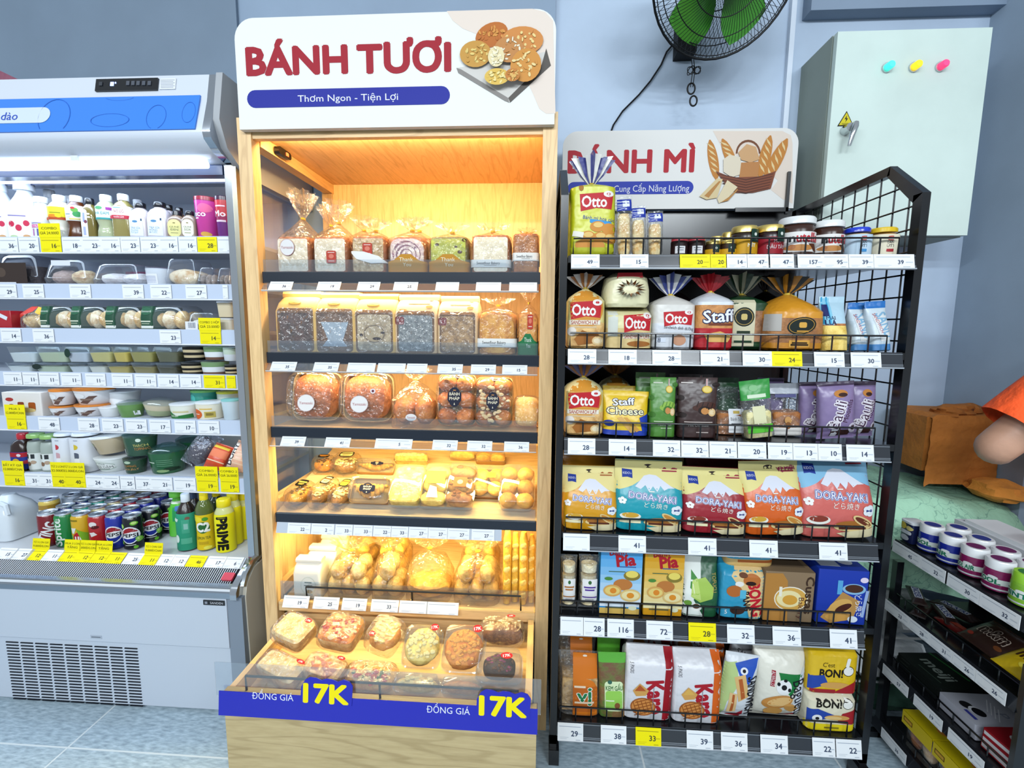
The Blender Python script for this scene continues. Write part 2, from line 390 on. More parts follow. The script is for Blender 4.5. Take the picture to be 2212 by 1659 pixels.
for (cx, cy, a_, b_) in ((240, 262, .06, .022), (262, 212, .045, .012), (340, 255, .03, .04), (410, 245, .02, .034), (120, 255, .05, .06)):
    for q in range(0, 26):
        t0, t1 = 2*pi*q/26, 2*pi*(q+1)/26; Mq = hM(cx, cy)
        pts = [(a_*s_*cos(t), b_*s_*sin(t)) for t, s_ in ((t0, 1), (t1, 1), (t1, .965), (t0, .965))]
        wp = [Mq @ Vector((x, -.0006, z)) for x, z in pts]
        if all((P-A).dot(ez) < -.003 and (P-D).dot(ez) > .003 and (P-B).dot(ex) < -.002 for P in wp): hb.add(wp, [(0, 3, 2, 1)], '2f6fd8')
fobj('header_graphic', hb)
cp = MB(); A2, B2, D2, n2 = on_front(cp, 210, 343, 172.5, 198, 'G:15171c', .006); cpo = fobj('control_panel', cp)
kb = MB()
for i, xx in enumerate((281, 292, 303, 315, 327)): on_front(kb, xx-3.5, xx+3.5, 179, 188, 'G:565b66', .008)
on_front(kb, 219, 226, 181, 189, 'G:3c4048', .008); kb.obj('button', cpo)
dg = MB(); on_front(dg, 243, 250, 181, 189, 'E:9db4ff:2.0', .0075); on_front(dg, 253, 255, 181, 184, 'E:9db4ff:2.0', .0075); dg.obj('display_digits', cpo)
nl = MB(); on_front(nl, 347, 381, 171, 194, 'P:eef1f6', .003); 
for k in range(6): on_front(nl, 349, 379-3*(k % 2), 174+3.2*k, 175+3.2*k, 'P:b5bccb', .0036)
fobj('notice_sticker', nl)
# chrome end trim of the canopy and the curved side cheek
ck = MB(); ck.prism(can_o, FX1, FX1+.024, 'S:b9bfc8', 'x'); fobj('canopy_trim', ck)
side = [(1.40, 2.04), (1.372, 1.90), (1.40, 1.83), (1.46, 1.79), (1.52, 1.775), (1.92, 1.775), (1.92, 2.04)]
fobj('side_cheek', MB().prism(side, FX1+.024, FX1+.044, 'P:b6b9be', 'x'))
lt = MB()
for yy, zz in ((1.425, 1.792), (1.52, 1.782)): lt.tube([(FX0+.1, yy, zz), (FX1-.04, yy, zz)], .011, 'E:dbeaff:5.0', 10)
fobj('light_tube', lt)
rl = MB(); rl.box(FX0, FX1-.01, 1.45, 1.49, 1.77, 1.80, 'G:4b5b80'); rl.box(FX0, FX1-.01, 1.56, 1.60, 1.778, 1.80, 'G:3a4668'); fobj('blind_roller', rl)
hk = aY(157, 320, 1.40); hkm = MB()
for s_ in (-1, 1): hkm.box(hk.x+s_*.026-.004, hk.x+s_*.026+.004, 1.40, 1.406, hk.z-.012, hk.z+.014, 'G:f2f7ff')
hkm.box(hk.x-.03, hk.x+.03, 1.40, 1.406, hk.z+.01, hk.z+.018, 'G:f2f7ff'); hkm.box(hk.x-.03, hk.x+.03, 1.40, 1.406, hk.z-.016, hk.z-.008, 'G:f2f7ff'); hkm.box(hk.x-.01, hk.x+.012, 1.40, 1.406, hk.z-.036, hk.z-.014, 'G:f2f7ff')
hkm.box(hk.x-.008, hk.x+.008, 1.404, 1.44, hk.z-.004, hk.z+.016, 'G:f2f7ff')
fobj('blind_handle', hkm)
# side frame with glass
fobj('corner_post', MB().box(FX1-.004, FX1+.018, 1.45, 1.475, .49, 1.80, 'S:c2c7cd').box(FX1+.018, FX1+.032, 1.452, 1.49, .49, 1.80, 'M:9a9688'))
gp = MB(); gp.box(FX1+.006, FX1+.012, 1.475, 1.9, .5, 1.775, 'C:c9d8f5'); fobj('side_glass', gp)
st = MB(); pp = [(FX1+.022, 1.372, .455), (FX1+.022, 1.39, .485), (FX1+.022, 1.43, .51), (FX1+.022, 1.9, .56)]; st.tube(pp, .012, 'S:c2c7cd', 8); fobj('side_rail', st)
sp = MB().prism([(1.378, .03), (1.37, .42), (1.38, .46), (1.42, .495), (1.9, .545), (1.9, .03)], FX1+.012, FX1+.034, 'P:d9d3c4', 'x'); fobj('side_panel', sp)
fobj('base_edge', MB().prism([(1.353, .03), (1.353, .425), (1.385, .425), (1.385, .03)], FX1-.02, FX1+.03, 'P:8996a6', 'x'))
# lower front
fobj('front_panel', MB().box(FX0, FX1-.02, 1.350, 1.378, .249, .425, 'P:ccd6e4'))
kp = MB().box(FX0, FX1-.02, 1.362, 1.378, .012, .247, 'P:ccd6e4'); kpo = fobj('kick_panel', kp)
sl = MB(); c00, c10, c01 = aY(11, 1386, 1.362), aY(300, 1402, 1.362), aY(26, 1511, 1.362)
for i in range(9):
    for j in range(20):
        x = c00.x+(c10.x-c00.x)*(i+.06)/9; w_ = (c10.x-c00.x)/9*.86; z = c00.z+(c01.z-c00.z)*j/19.5
        sl.prism(rrect(x+w_/2, z, w_, .0042, .002, 3), 1.3605, 1.363, '10141f')
sl.obj('vent_slot', kpo, (0, 0, 0))
bd = MB(); a = aY(463, 1301.5, 1.35); bw, bh = .072, .0165
bd.box(a.x-bw/2, a.x+bw/2, 1.3475, 1.35, a.z-bh/2, a.z+bh/2, 'G:14161b')
flat_prints(bd, [('t', 'SANDEN', .13, .0, .46, 'd5d9e2', 0, .6, .0), ('r', -.36, 0, .13, .5, '8f96a3')], bw, bh, Matrix.Translation((a.x, 1.3475, a.z))); fobj('maker_badge', bd)
wt = MB(); a = aY(208, 1376, 1.35); wt.box(a.x-.02, a.x+.02, 1.3493, 1.3505, a.z-.006, a.z+.006, 'P:b6c0ce'); flat_prints(wt, [('r', 0, 0, .8, .2, '59636f')], .04, .012, Matrix.Translation((a.x, 1.3493, a.z))); fobj('warranty_sticker', wt)
bm = MB(); bm.prism([(1.346, .425), (1.346, .45), (1.353, .462), (1.366, .466), (1.372, .46), (1.372, .425)], FX0, FX1+.0, 'S:aeb6c0', 'x'); bm.box(FX0, FX1, 1.343, 1.347, .452, .459, 'G:eef2f8'); fobj('bumper_rail', bm)
fobj('rail_corner', MB().prism([(1.34, .425), (1.34, .45), (1.353, .47), (1.395, .495), (1.43, .505), (1.43, .425)], FX1, FX1+.022, 'S:c2c7cd', 'x'))
gr = MB(); gr.add([(FX0, 1.372, .459), (FX1-.01, 1.372, .459), (FX1-.01, 1.418, .4885), (FX0, 1.418, .4885)], [(0, 1, 2, 3)], '0c0f18')
n_ = int((FX1-.012+2.3)/.0076)
for i in range(n_):
    x = -2.3+i*.0076; gr.box(x-.0013, x+.0013, 0, .0545, 0, .0012, 'G:dfe7f3', Matrix.Translation((0, 1.372, .459)) @ Matrix.Rotation(math.atan2(.0295, .046), 4, 'X'))
fobj('air_grille', gr)
rc = aY(492, 1246, 1.385); rcm = MB(); rcm.prism(rrect(0, 0, .038, .026, .004), .0, .008, 'G:e04a5c', 'z'); rcm.obj('red_clip', fr, (rc.x-FX1, 1.39-1.6, .4735), (.55, 0, 0))
# shelves: measured strip tops and bottoms at x = 250
FSH = []
for k, (t_, b_) in enumerate(((515, 545.5), (617, 645), (714, 741), (809, 834.5), (906, 932), (1029, 1055))):
    zt, zb = aY(250, t_, 1.5).z, aY(250, b_, 1.5).z; FSH.append((1.5, zt))
    s_ = fobj('shelf', MB().box(FX0, FX1-.008, 1.505, 1.9, zt-.012, zt, 'G:e8effa'))
    MB().box(FX0, FX1-.008, 1.4985, 1.505, zb, zt+.006, 'G:cfdcf2').box(FX0, FX1-.008, 1.493, 1.505, zb-.004, zb, 'G:f4f8ff').obj('price_channel', s_)
FT = 'the fridge'
yl = lambda y0, y1: (lambda x: y0+(y1-y0)*x/500)
def ftags(k, spec, flags={}):
    zt = FSH[k][1]; t_, b_ = ((515, 545.5), (617, 645), (714, 741), (809, 834.5), (906, 932), (1029, 1055))[k]
    zb = aY(250, b_, 1.5).z; tag_row(spec, 1.4985, zb+.001, zt+.003, (t_+b_)/2, f"{FT}'s {('top', 'second', 'third', 'fourth', 'fifth', 'sixth')[k]} shelf", flags=flags)
ftags(0, '36@20:42 20@64:44 16y@112:45 18@158:44 23@200:42 16@241:42 23@283:42 23@326:42 16@366:40 16@407:40 28y@449:43 -@486:30', {2: ('COMBO', 'GIÁ 24.000Đ')})
ftags(1, '29@16:44 25@74:46 32@175:46 39@289:46 22@349:46 27@425:46 -@488:12')
ftags(2, '14@26:44 36@96:46 23@369:46 14y@456:46', {3: ('COMBO 2 HỘP', 'GIÁ 23.000Đ')})
ftags(3, '11@30:40 11@68:34 11@108:44 11@156:44 11@208:44 11@266:46 11@316:46 14@365:46 14@413:46 31y@464:46 -y@500:20')
ftags(4, '16y@38:42 48@108:46 28@193:46 23@245:46 23@296:46 17@347:46 17@401:46 10@452:46', {0: ('MUA 3', '12.000Đ/CHAI')})
ftags(5, '16y@34:44 31@72:32 31@102:30 40y@130:30 40y@164:46 24@207:40 24@243:34 25@277:32 37@311:34 21@350:48 19@400:48 19y@449:47 19y@497:40', {0: ('BẤT KỲ GIÁ', '12.000Đ/CHAI'), 3: ('TỪ 2 LON', '32.000Đ'), 4: ('TỪ 2 LON GIÁ', '32.000Đ/LON'), 11: ('COMBO', 'GIÁ 26.000Đ'), 12: ('COMBO 2', 'GIÁ 26.000Đ')})
# sloping tag rail of the deck
dkr = MB(); Mdk = Matrix.Translation((0, 1.418, .4885)) @ Matrix.Rotation(.95, 4, 'X')
dkr.box(FX0, FX1-.012, .001, .006, -.002, .04, 'G:dfe8f5', Matrix.Translation((0, 1.418, .4885)) @ Matrix.Rotation(-.95, 4, 'X')); fobj('deck_rail', dkr)
for i, q in enumerate('15@15:40 27@50:38 12y@80:36 11@115:38 11y@148:34 12y@182:36 12y@216:36 11y@250:36 25@288:36 11y@324:38 12@356:32 12@388:32 46y@424:38 17@466:40 6@503:38'.split()):
    n, r_ = q.split('@'); c, w = (float(v) for v in r_.split(':')); yel = n.endswith('y'); n = n.rstrip('y')
    fl = {2: ('TỪ 3 LON GIÁ', '9.000Đ/LON'), 4: ('MUA 3 LON', 'TẶNG'), 5: ('TỪ 3 LON GIÁ', '.000Đ/LON'), 6: ('MUA 6 LON', 'TẶNG'), 9: ('TỪ 3 CHAI GIÁ', '9.000Đ/CHAI')}.get(i)
    a_, b_ = aY(c-w/2, 1222, 1.43), aY(c+w/2, 1222, 1.43)
    price_tag((a_.x+b_.x)/2, 1.4165, .490, b_.x-a_.x-.001, .040, n, yel, FT+"'s bottom deck", tilt=-.93, flag=fl, bend=.75)
area('fridge_canopy_lamp', (-1.85, 1.50, 1.77), (.25, 0, 0), 1.6, .05, 4.5, (.62, .78, 1.0))
for k, (yy, zt) in enumerate(FSH): area('fridge_shelf_lamp', (-1.8, 1.52, zt-.02), (.35, 0, 0), 1.5, .02, .8, (.66, .82, 1.0))

# ================================================================== the wooden bakery cabinet
BX0, BX1, BY0, BY1 = -.889, .039, 1.371, 1.935
WD, WDX, WDY = 'W:c9a878:a98455:z', 'W:c9a878:a98455:x', 'W:d0ab74:b08a58:y'
bk = thing('bakery_cabinet', 'tall open wooden bakery cabinet with warm lit shelves and a front tray', 'display cabinet', (-.425, 1.65, 0))
def bobj(name, mb, parent=bk, **k): return mb.obj(name, parent, (.425, -1.65, 0) if parent is bk else (0, 0, 0), **k)
for x0, y0, zt in ((BX0, BY0, 1.902), (BX1-.041, BY0, 1.902), (BX0, BY1-.04, 1.902), (BX1-.041, BY1-.04, 1.902)): bobj('post', MB().box(x0, x0+.041, y0, y0+.04, 0, zt, WD))
bobj('back_panel', MB().box(BX0+.02, BX1-.02, BY1-.03, BY1-.015, .05, 1.88, 'W:e6c48c:cfa86c:z'))
bobj('top_panel', MB().box(BX0+.02, BX1-.02, BY0+.02, BY1-.01, 1.872, 1.887, 'W:d9b078:b88a50:y'))
bobj('front_rail', MB().box(BX0+.041, BX1-.041, BY0+.005, BY0+.025, 1.845, 1.9, WDX))
for x0, x1 in ((BX0+.008, BX0+.045), (BX1-.036, BX1-.004)):
    for z0, z1 in ((1.836, 1.871), (.70, .745), (.41, .45)): bobj('side_rail', MB().box(x0, x1, BY0+.04, BY1-.03, z0, z1, WDY))
bobj('side_board', MB().box(BX0+.012, BX0+.022, BY0+.04, BY1-.03, .03, .66, WD)); bobj('side_board', MB().box(BX1-.022, BX1-.012, BY0+.04, BY1-.03, .03, 1.84, WD))
cl = MB(); a = aX(598, 312, -.838); cl.prism(rrect(0, 0, .075, .022, .01), 0, .016, 'G:16110e', 'y'); clo = cl.obj('light_switch', bk, (-.838-.001+.425+.016, a.y-1.65+.02, 1.852), (0, 0, pi/2))
lz = MB().box(-.006, .006, -.002, 0, -.005, .005, 'E:ff6a3a:1.5'); lz.obj('switch_lamp', clo, (.012, 0, 0))
led = MB().box(BX0+.06, BX1-.06, BY0+.028, BY0+.036, 1.86, 1.871, 'E:ffd08a:6'); bobj('light_strip', led)
BSH = []
for z in (1.467, 1.224, .989):
    s_ = bobj('shelf', MB().box(BX0+.045, BX1-.042, BY0+.02, BY1-.03, z-.016, z-.002, WDX))
    MB().box(BX0+.045, BX1-.042, BY0+.012, BY0+.02, z-.034, z, 'G:1d2633').obj('shelf_edge', s_)
    M_ = Matrix.Translation((0, BY0+.012, z-.032)) @ Matrix.Rotation(-.6, 4, 'X')
    MB().box(BX0+.05, BX1-.046, -.001, .001, -.03, 0, 'C:cfd6dd', M_).box(BX0+.05, BX1-.046, -.003, .003, -.0315, -.03, 'G:e9eef3', M_).obj('price_channel', s_)
    MB().box(BX0+.05, BX1-.046, BY0+.011, BY0+.012, z-.002, z+.036, 'C:dfe8f0').obj('clear_lip', s_)
    MB().box(BX0+.08, BX1-.08, BY0+.06, BY0+.07, z-.022, z-.016, 'E:ffd08a:5').obj('light_strip', s_)
    BSH.append((BY0+.03, z, BX0+.047, BX1-.044))
T4 = math.atan2(.12, .50)
s4 = bobj('shelf', MB().box(BX0+.045, BX1-.042, 0, .50, -.014, 0, WDX, Matrix.Translation((0, BY0+.02, .706)) @ Matrix.Rotation(T4, 4, 'X')))
MB().box(BX0+.045, BX1-.042, BY0+.012, BY0+.02, .675, .706, 'G:1d2633').obj('shelf_edge', s4)
M_ = Matrix.Translation((0, BY0+.012, .676)) @ Matrix.Rotation(-.3, 4, 'X'); MB().box(BX0+.05, BX1-.15, -.001, .001, -.034, 0, 'G:c9d3e0', M_).obj('price_channel', s4)
MB().box(BX0+.05, BX1-.046, BY0+.011, BY0+.0125, .704, .745, 'C:dfe8f0').obj('clear_lip', s4)
s5 = bobj('shelf', MB().box(BX0+.045, BX1-.042, 0, .50, -.014, 0, WDX, Matrix.Translation((0, BY0+.02, .40)) @ Matrix.Rotation(.0, 4, 'X')).box(BX0+.045, BX1-.042, BY0+.004, BY0+.02, .375, .405, WDX))
fc = MB(); zf = .462; x0, x1 = aY(660, 1272, 1.372).x, aY(1125, 1290, 1.372).x
fc.tube([(x0, 1.38, .41), (x0, 1.374, zf), (x1, 1.374, zf), (x1, 1.38, .41)], .003, '15161a', 6); fc.tube([((x0+x1)/2, 1.378, .41), ((x0+x1)/2, 1.374, zf)], .0028, '15161a', 6); fc.obj('wire_guard', s5)
MB().box(BX0+.05, BX1-.046, BY0+.0105, BY0+.012, .405, .475, 'C:dfe8f0').obj('clear_lip', s5)
M_ = Matrix.Translation((0, BY0+.002, .43)) @ Matrix.Rotation(-.5, 4, 'X')
# pull-out tray
DY, DX0, DX1 = 1.035, -.795, .006
bobj('tray_front', MB().box(DX0, DX1, DY, DY+.018, .02, .375, 'W:a8966e:86724a:x'))
bobj('tray_side', MB().box(DX0, DX0+.016, DY+.018, BY0, .05, .37, WDY)); bobj('tray_side', MB().box(DX1-.03, DX1-.012, DY+.018, BY0, .05, .385, WDY))
bobj('tray_bottom', MB().box(DX0+.016, DX1-.016, DY+.018, BY0+.05, .31, .32, WDX, None)); bobj('tray_back_board', MB().box(BX0+.045, BX1-.042, BY0+.05, BY0+.062, .2, .395, WDX))
tg = MB(); zf = aY(760, 1480, DY).z+.004; a, b_ = aY(527, 1470, DY).x, aY(1120, 1500, DY).x
tg.tube([(a, DY+.008, .37), (a, DY+.006, zf), (b_, DY+.006, zf), (b_, DY+.008, .37)], .003, '15161a', 6); tg.tube([((a+b_)/2, DY+.008, .37), ((a+b_)/2, DY+.006, zf)], .003, '15161a', 6); bobj('wire_guard', tg)
bobj('clear_lip', MB().box(DX0-.02, DX1+.01, DY+.001, DY+.0025, .36, .455, 'C:dfe8f0'))
def btags(k, spec, where, zo=-.062, h=.030, dy=-.0055, tilt=-.6, yi=None):
    z = (1.467, 1.224, .989)[k]; yi = yi or (618, 793, 958)[k]
    for i, q in enumerate(spec.split()):
        n, r_ = q.split('@'); c, w = (float(v) for v in r_.split(':')); n = '' if n == '-' else n
        a_, b2 = aY(c-w/2, yi, BY0), aY(c+w/2, yi, BY0)
        M_ = Matrix.Translation((0, BY0+.012, z-.032)) @ Matrix.Rotation(-.6, 4, 'X'); p_ = M_ @ Vector((0, -.0022, -.0295))
        price_tag((a_.x+b2.x)/2, p_.y, p_.z, b2.x-a_.x, .031, n, False, where, tilt=-.6)
bw_ = "the wooden cabinet's %s shelf"
btags(0, '36@606:50 19@710:50 29@796:48 25@876:52 -@966:50 -@1055:54 -@1130:60', bw_ % 'top')
btags(1, '35@612:54 35@704:54 -@780:60 -@845:60 -@900:44 35@972:54 29@1044:54 15@1112:54', bw_ % 'second')
btags(2, '39@633:52 41@729:54 5@850:80 32@961:54 32@1036:54 36@1116:54', bw_ % 'third')
for n, c, w in (('22', 645, 50), ('2', 696, 50), ('33', 742, 38), ('33', 783, 42), ('22', 825, 40), ('33', 862, 38), ('27', 903, 42), ('27', 945, 42), ('27', 990, 48), ('27', 1043, 50)):
    a_, b2 = aY(c-w/2, 1150, BY0), aY(c+w/2, 1150, BY0); price_tag((a_.x+b2.x)/2, BY0-.0005, .6445, b2.x-a_.x-.001, .033, n, False, bw_ % 'fourth', tilt=-.3)
for n, c, w in (('19', 638, 56), ('25', 703, 56), ('19', 764, 54), ('33', 830, 60), ('', 892, 62), ('', 955, 70)):
    a_, b2 = aY(c-w/2, 1300, BY0-.01), aY(c+w/2, 1300, BY0-.01); price_tag((a_.x+b2.x)/2, BY0-.014, .398, b2.x-a_.x-.001, .036, n, False, bw_ % 'fifth', tilt=-.5)
warm = (1.0, .62, .20)
area('cabinet_top_lamp', ((BX0+BX1)/2, BY0+.045, 1.855), (.62, 0, 0), .78, .02, 8.5, (1, .68, .30))
for z, pw, cc in ((1.44, 4.2, (1, .76, .46)), (1.198, 4.0, (1, .74, .42)), (.962, 7.0, (1, .80, .34)), (.68, 6.5, (1, .80, .33)), (.395, 7.0, (1, .88, .64))): area('cabinet_shelf_lamp', ((BX0+BX1)/2, BY0+.07, z), (.4, 0, 0), .74, .02, pw, cc)

# ------------------------------------------------------------------ the signs
def rounded_sign(name, label, cx, Y, z0, w, h, thick, key):
    o = thing(name, label, 'sign', (cx, Y, z0)); n = 8; r_ = .055
    pts = [(-w/2, 0), (w/2, 0)]+[(w/2-r_+r_*cos(a), h-r_+r_*sin(a)) for a in [pi/2*i/n for i in range(n+1)]]+[(-w/2+r_+r_*cos(a), h-r_+r_*sin(a)) for a in [pi/2+pi/2*i/n for i in range(n+1)]]
    MB().prism(pts, 0, thick, key).obj('board', o); return o
a, b_, t_ = aY(518, 280, 1.352), aY(1197.5, 268.6, 1.352), aY(850, 29, 1.352)
w1, h1 = b_.x-a.x, t_.z-a.z; sg = rounded_sign('fresh_bread_sign', 'large white sign with red words and a bread picture above wooden cabinet', (a.x+b_.x)/2, 1.352, a.z, w1, h1, .018, 'P:f3f4f0')
sgx = lambda X: (X-(a.x+b_.x)/2)/w1
def S1(xp, yp): p_ = aY(xp, yp, 1.352); return (p_.x-(a.x+b_.x)/2)/w1, (p_.z-a.z)/h1
pr = MB(); M1 = Matrix.Translation((0, 0, 0)); ds = []
l0, l1, r_0, r_1 = S1(530, 160), S1(972, 155), S1(530, 104), S1(750, 104)
ds.append(('p', [S1(x, y) for x, y in ((965, 24), (1150, 19), (1178, 26), (1195, 45), (1200, 245), (1180, 246), (1165, 235), (1150, 200), (1140, 180), (1100, 170), (1060, 120), (1040, 78), (1000, 62), (978, 45))], 'efdfd2'))
ds.append(('t', 'BÁNH', (S1(530, 130)[0]+S1(752, 130)[0])/2, S1(640, 130)[1], .247, 'a8142a', 0, .318, .05))
ds.append(('t', 'TƯƠI', (S1(773, 125)[0]+S1(972, 125)[0])/2, S1(870, 125)[1], .247, 'a8142a', 0, .285, .05))
q0, q1 = S1(534, 213), S1(972, 205); ds.append(('r', (q0[0]+q1[0])/2, S1(753, 210)[1], q1[0]-q0[0], .162, '18259c', .5))
ds.append(('t', 'Thơm Ngon - Tiện Lợi', S1(751, 210)[0], S1(751, 211)[1], .062, 'f4f6fb', 0, .32, .008))
# bread picture on a cloth
P = lambda pts, c: ds.append(('p', [S1(x, y) for x, y in pts], c))
P([(986, 147), (1035, 140), (1180, 112), (1187, 140), (1100, 222), (1092, 215)], 'd9d5cf'); P([(986, 147), (996, 150), (1098, 212), (1100, 222), (1090, 218), (990, 158)], '8f8a86'); P([(1180, 105), (1190, 142), (1102, 222), (1098, 212), (1170, 140)], '5b5550')
def bun(x, y, a_, b2, c1, c2, rot=0):
    p_ = S1(x, y); k = 1000/1.36/w1/1000*1.0
    ds.append(('o', p_[0], p_[1], a_/690, b2/252, c1, rot)); 
    for i in range(26):
        t = R.random()*2*pi; q = R.random()**.5*.8; ds.append(('o', p_[0]+q*cos(t)*a_/1380, p_[1]+q*sin(t)*b2/504, .008+.006*R.random(), .012+.012*R.random(), c2 if i % 3 else c1, R.random()*180))
bun(1062, 76, 70, 52, 'c4702c', 'e09a48', 20); bun(1128, 90, 88, 62, 'd98f48', 'f2d890'); bun(1028, 120, 66, 58, 'cf9a45', 'eccf7a'); bun(1100, 112, 62, 56, 'c98a4c', 'f4ecd2'); bun(1136, 147, 66, 70, 'd89440', 'f3d998', 50)
bun(1073, 130, 34, 44, 'f0dfae', 'fbf3d0'); bun(1075, 174, 52, 36, 'e6bf58', 'f6e39a'); bun(1108, 172, 30, 28, 'cc8236', 'e8b866')
flat_prints(pr, ds, w1, h1, M1, .0004, .00012); pr.obj('print', sg)

a2, b2_, t2 = aY(1213, 452.8, 1.83), aY(1714, 448, 1.83), aY(1470, 280, 1.83)
w2, h2 = b2_.x-a2.x, t2.z-a2.z; sg2 = rounded_sign('bread_sign', 'white sign with red words and a basket of loaves behind black rack', (a2.x+b2_.x)/2, 1.83, a2.z, w2, h2, .01, 'P:f6f5f2')
def S2(xp, yp): p_ = aY(xp, yp, 1.83); return (p_.x-(a2.x+b2_.x)/2)/w2, (p_.z-a2.z)/h2
ds = []; P = lambda pts, c: ds.append(('p', [S2(x, y) for x, y in pts], c))
P([(1540, 283), (1690, 283), (1708, 292), (1712, 310), (1712, 440), (1690, 430), (1665, 410), (1680, 390), (1660, 370), (1600, 340), (1560, 320)], 'f4e4d6')
ds.append(('t', 'BÁNH MÌ', (S2(1226, 348)[0]+S2(1501, 348)[0])/2, S2(1370, 348)[1], .285, 'c01c2e', 0, .54, .04))
q0, q1 = S2(1226, 406), S2(1498, 404); ds.append(('r', (q0[0]+q1[0])/2, S2(1360, 406)[1], q1[0]-q0[0], .165, '2a3fb6', .5)); ds.append(('t', 'Cung Cấp Năng Lượng', S2(1407, 407)[0], S2(1407, 407)[1], .085, 'f4f6fb', 0, .325, .006))
def baguette(x0, y0, x1, y1, wd):
    p0, p1 = Vector((x0, y0)), Vector((x1, y1)); d_ = (p1-p0).normalized(); n = Vector((-d_.y, d_.x)); L_ = (p1-p0).length
    pts = []
    for s_ in (1, -1):
        for i in range(9):
            t = i/8 if s_ == 1 else 1-i/8; pts.append(tuple(p0+d_*L_*t+n*s_*wd*max(.12, sin(pi*t)**.5)))
    P(pts, 'd08a3c')
    for i in range(5):
        c_ = p0+d_*L_*(.2+.15*i); P([tuple(c_+n*wd*.7-d_*6), tuple(c_+n*wd*.2+d_*4), tuple(c_-n*wd*.7+d_*12), tuple(c_-n*wd*.2+d_*2)], 'f3d8a0')
ring_ = [(1616+27*cos(t), 332+30*sin(t)) for t in [pi+pi*i/12 for i in range(13)]]+[(1616+23*cos(t), 332+25*sin(t)) for t in [2*pi-pi*i/12 for i in range(13)]]
P(ring_, '7d4a2c')
baguette(1548, 390, 1533, 302, 11); baguette(1590, 372, 1560, 300, 11); baguette(1640, 385, 1664, 293, 12); baguette(1650, 395, 1700, 300, 13)
P([(1594, 330), (1612, 312), (1632, 318), (1640, 345), (1620, 352), (1600, 346)], 'ddae7c'); P([(1562, 345), (1575, 335), (1598, 340), (1602, 376), (1580, 384), (1562, 372)], 'f1e4cc'); P([(1600, 352), (1640, 350), (1636, 382), (1596, 384)], 'c98a50')
P([(1545, 370), (1580, 384), (1640, 382), (1675, 370), (1664, 408), (1625, 417), (1590, 417), (1572, 405)], '8a4b32')
for i in range(6): P([(1552+i*2.5, 376+i*6.5), (1610, 388+i*5.6), (1670-i*2, 375+i*6), (1669-i*2, 377+i*6), (1610, 390.5+i*5.6), (1553+i*2.5, 378+i*6.5)], '5f2f1f')
P([(1510, 425), (1548, 386), (1560, 388), (1548, 428), (1525, 432)], 'ead3a2'); P([(1548, 430), (1570, 390), (1592, 405), (1570, 430), (1552, 440)], 'f1e0bb'); P([(1520, 424), (1552, 392), (1556, 393), (1530, 428)], 'c68e4c'); P([(1556, 438), (1575, 425), (1592, 408), (1592, 412), (1572, 434)], 'c68e4c')
pr = MB(); flat_prints(pr, ds, w2, h2, I4, .0004, .00012); pr.obj('print', sg2)

def sorted_banner():
    a, b_, = aY(472, 1512, DY-.012), aY(1161, 1563, DY-.012); z0 = .322; w = b_.x-a.x; h = .062
    o = thing('price_banner', 'blue banner with yellow price lettering along the wooden tray front', 'sign', ((a.x+b_.x)/2, DY-.016, z0), (-.12, 0, 0))
    def B(xp, yp): p_ = aY(xp, yp, DY-.012); return (p_.x-(a.x+b_.x)/2)/w, (p_.z-z0)/h
    MB().box(-w/2, w/2, 0, .0015, 0, h, 'G:1c22b8').obj('strip', o)
    for s_, (xp, yp), (xt, yt) in ((0, (703, 1500), (588, 1506)), (1, (1086, 1527), (968, 1535))):
        mb = MB(); c_ = B(xp, yp); cc = c_[0]*w; zz = c_[1]*h
        pts = []
        for ox, oz, rr in ((-.046, .006, .026), (0, .014, .024), (.042, .012, .028)): pass
        out = [(-.066, -.028), (.066, -.028), (.068, .022), (.06, .033), (.045, .037), (.03, .031), (.016, .036), (0, .037), (-.012, .033), (-.026, .038), (-.042, .039), (-.054, .032), (-.064, .014)]
        mb.prism([(cc+x, zz+z) for x, z in out], -.0018, -.0003, 'G:1c22b8')
        flat_prints(mb, [('t', '17K', 0, 0, .047, 'ffee10', 0, .112, .05)], 1, 1, Matrix.Translation((cc, -.0018, zz)), .0006); mb.obj('price_cutout', o)
        m3 = MB(); q = B(xt, yt); flat_prints(m3, [('t', 'ĐỒNG GIÁ', 0, 0, .0165, 'eef2ff', 0, .108, .016)], 1, 1, Matrix.Translation((q[0]*w, 0, q[1]*h)), .0008); m3.obj('lettering', o)
sorted_banner()

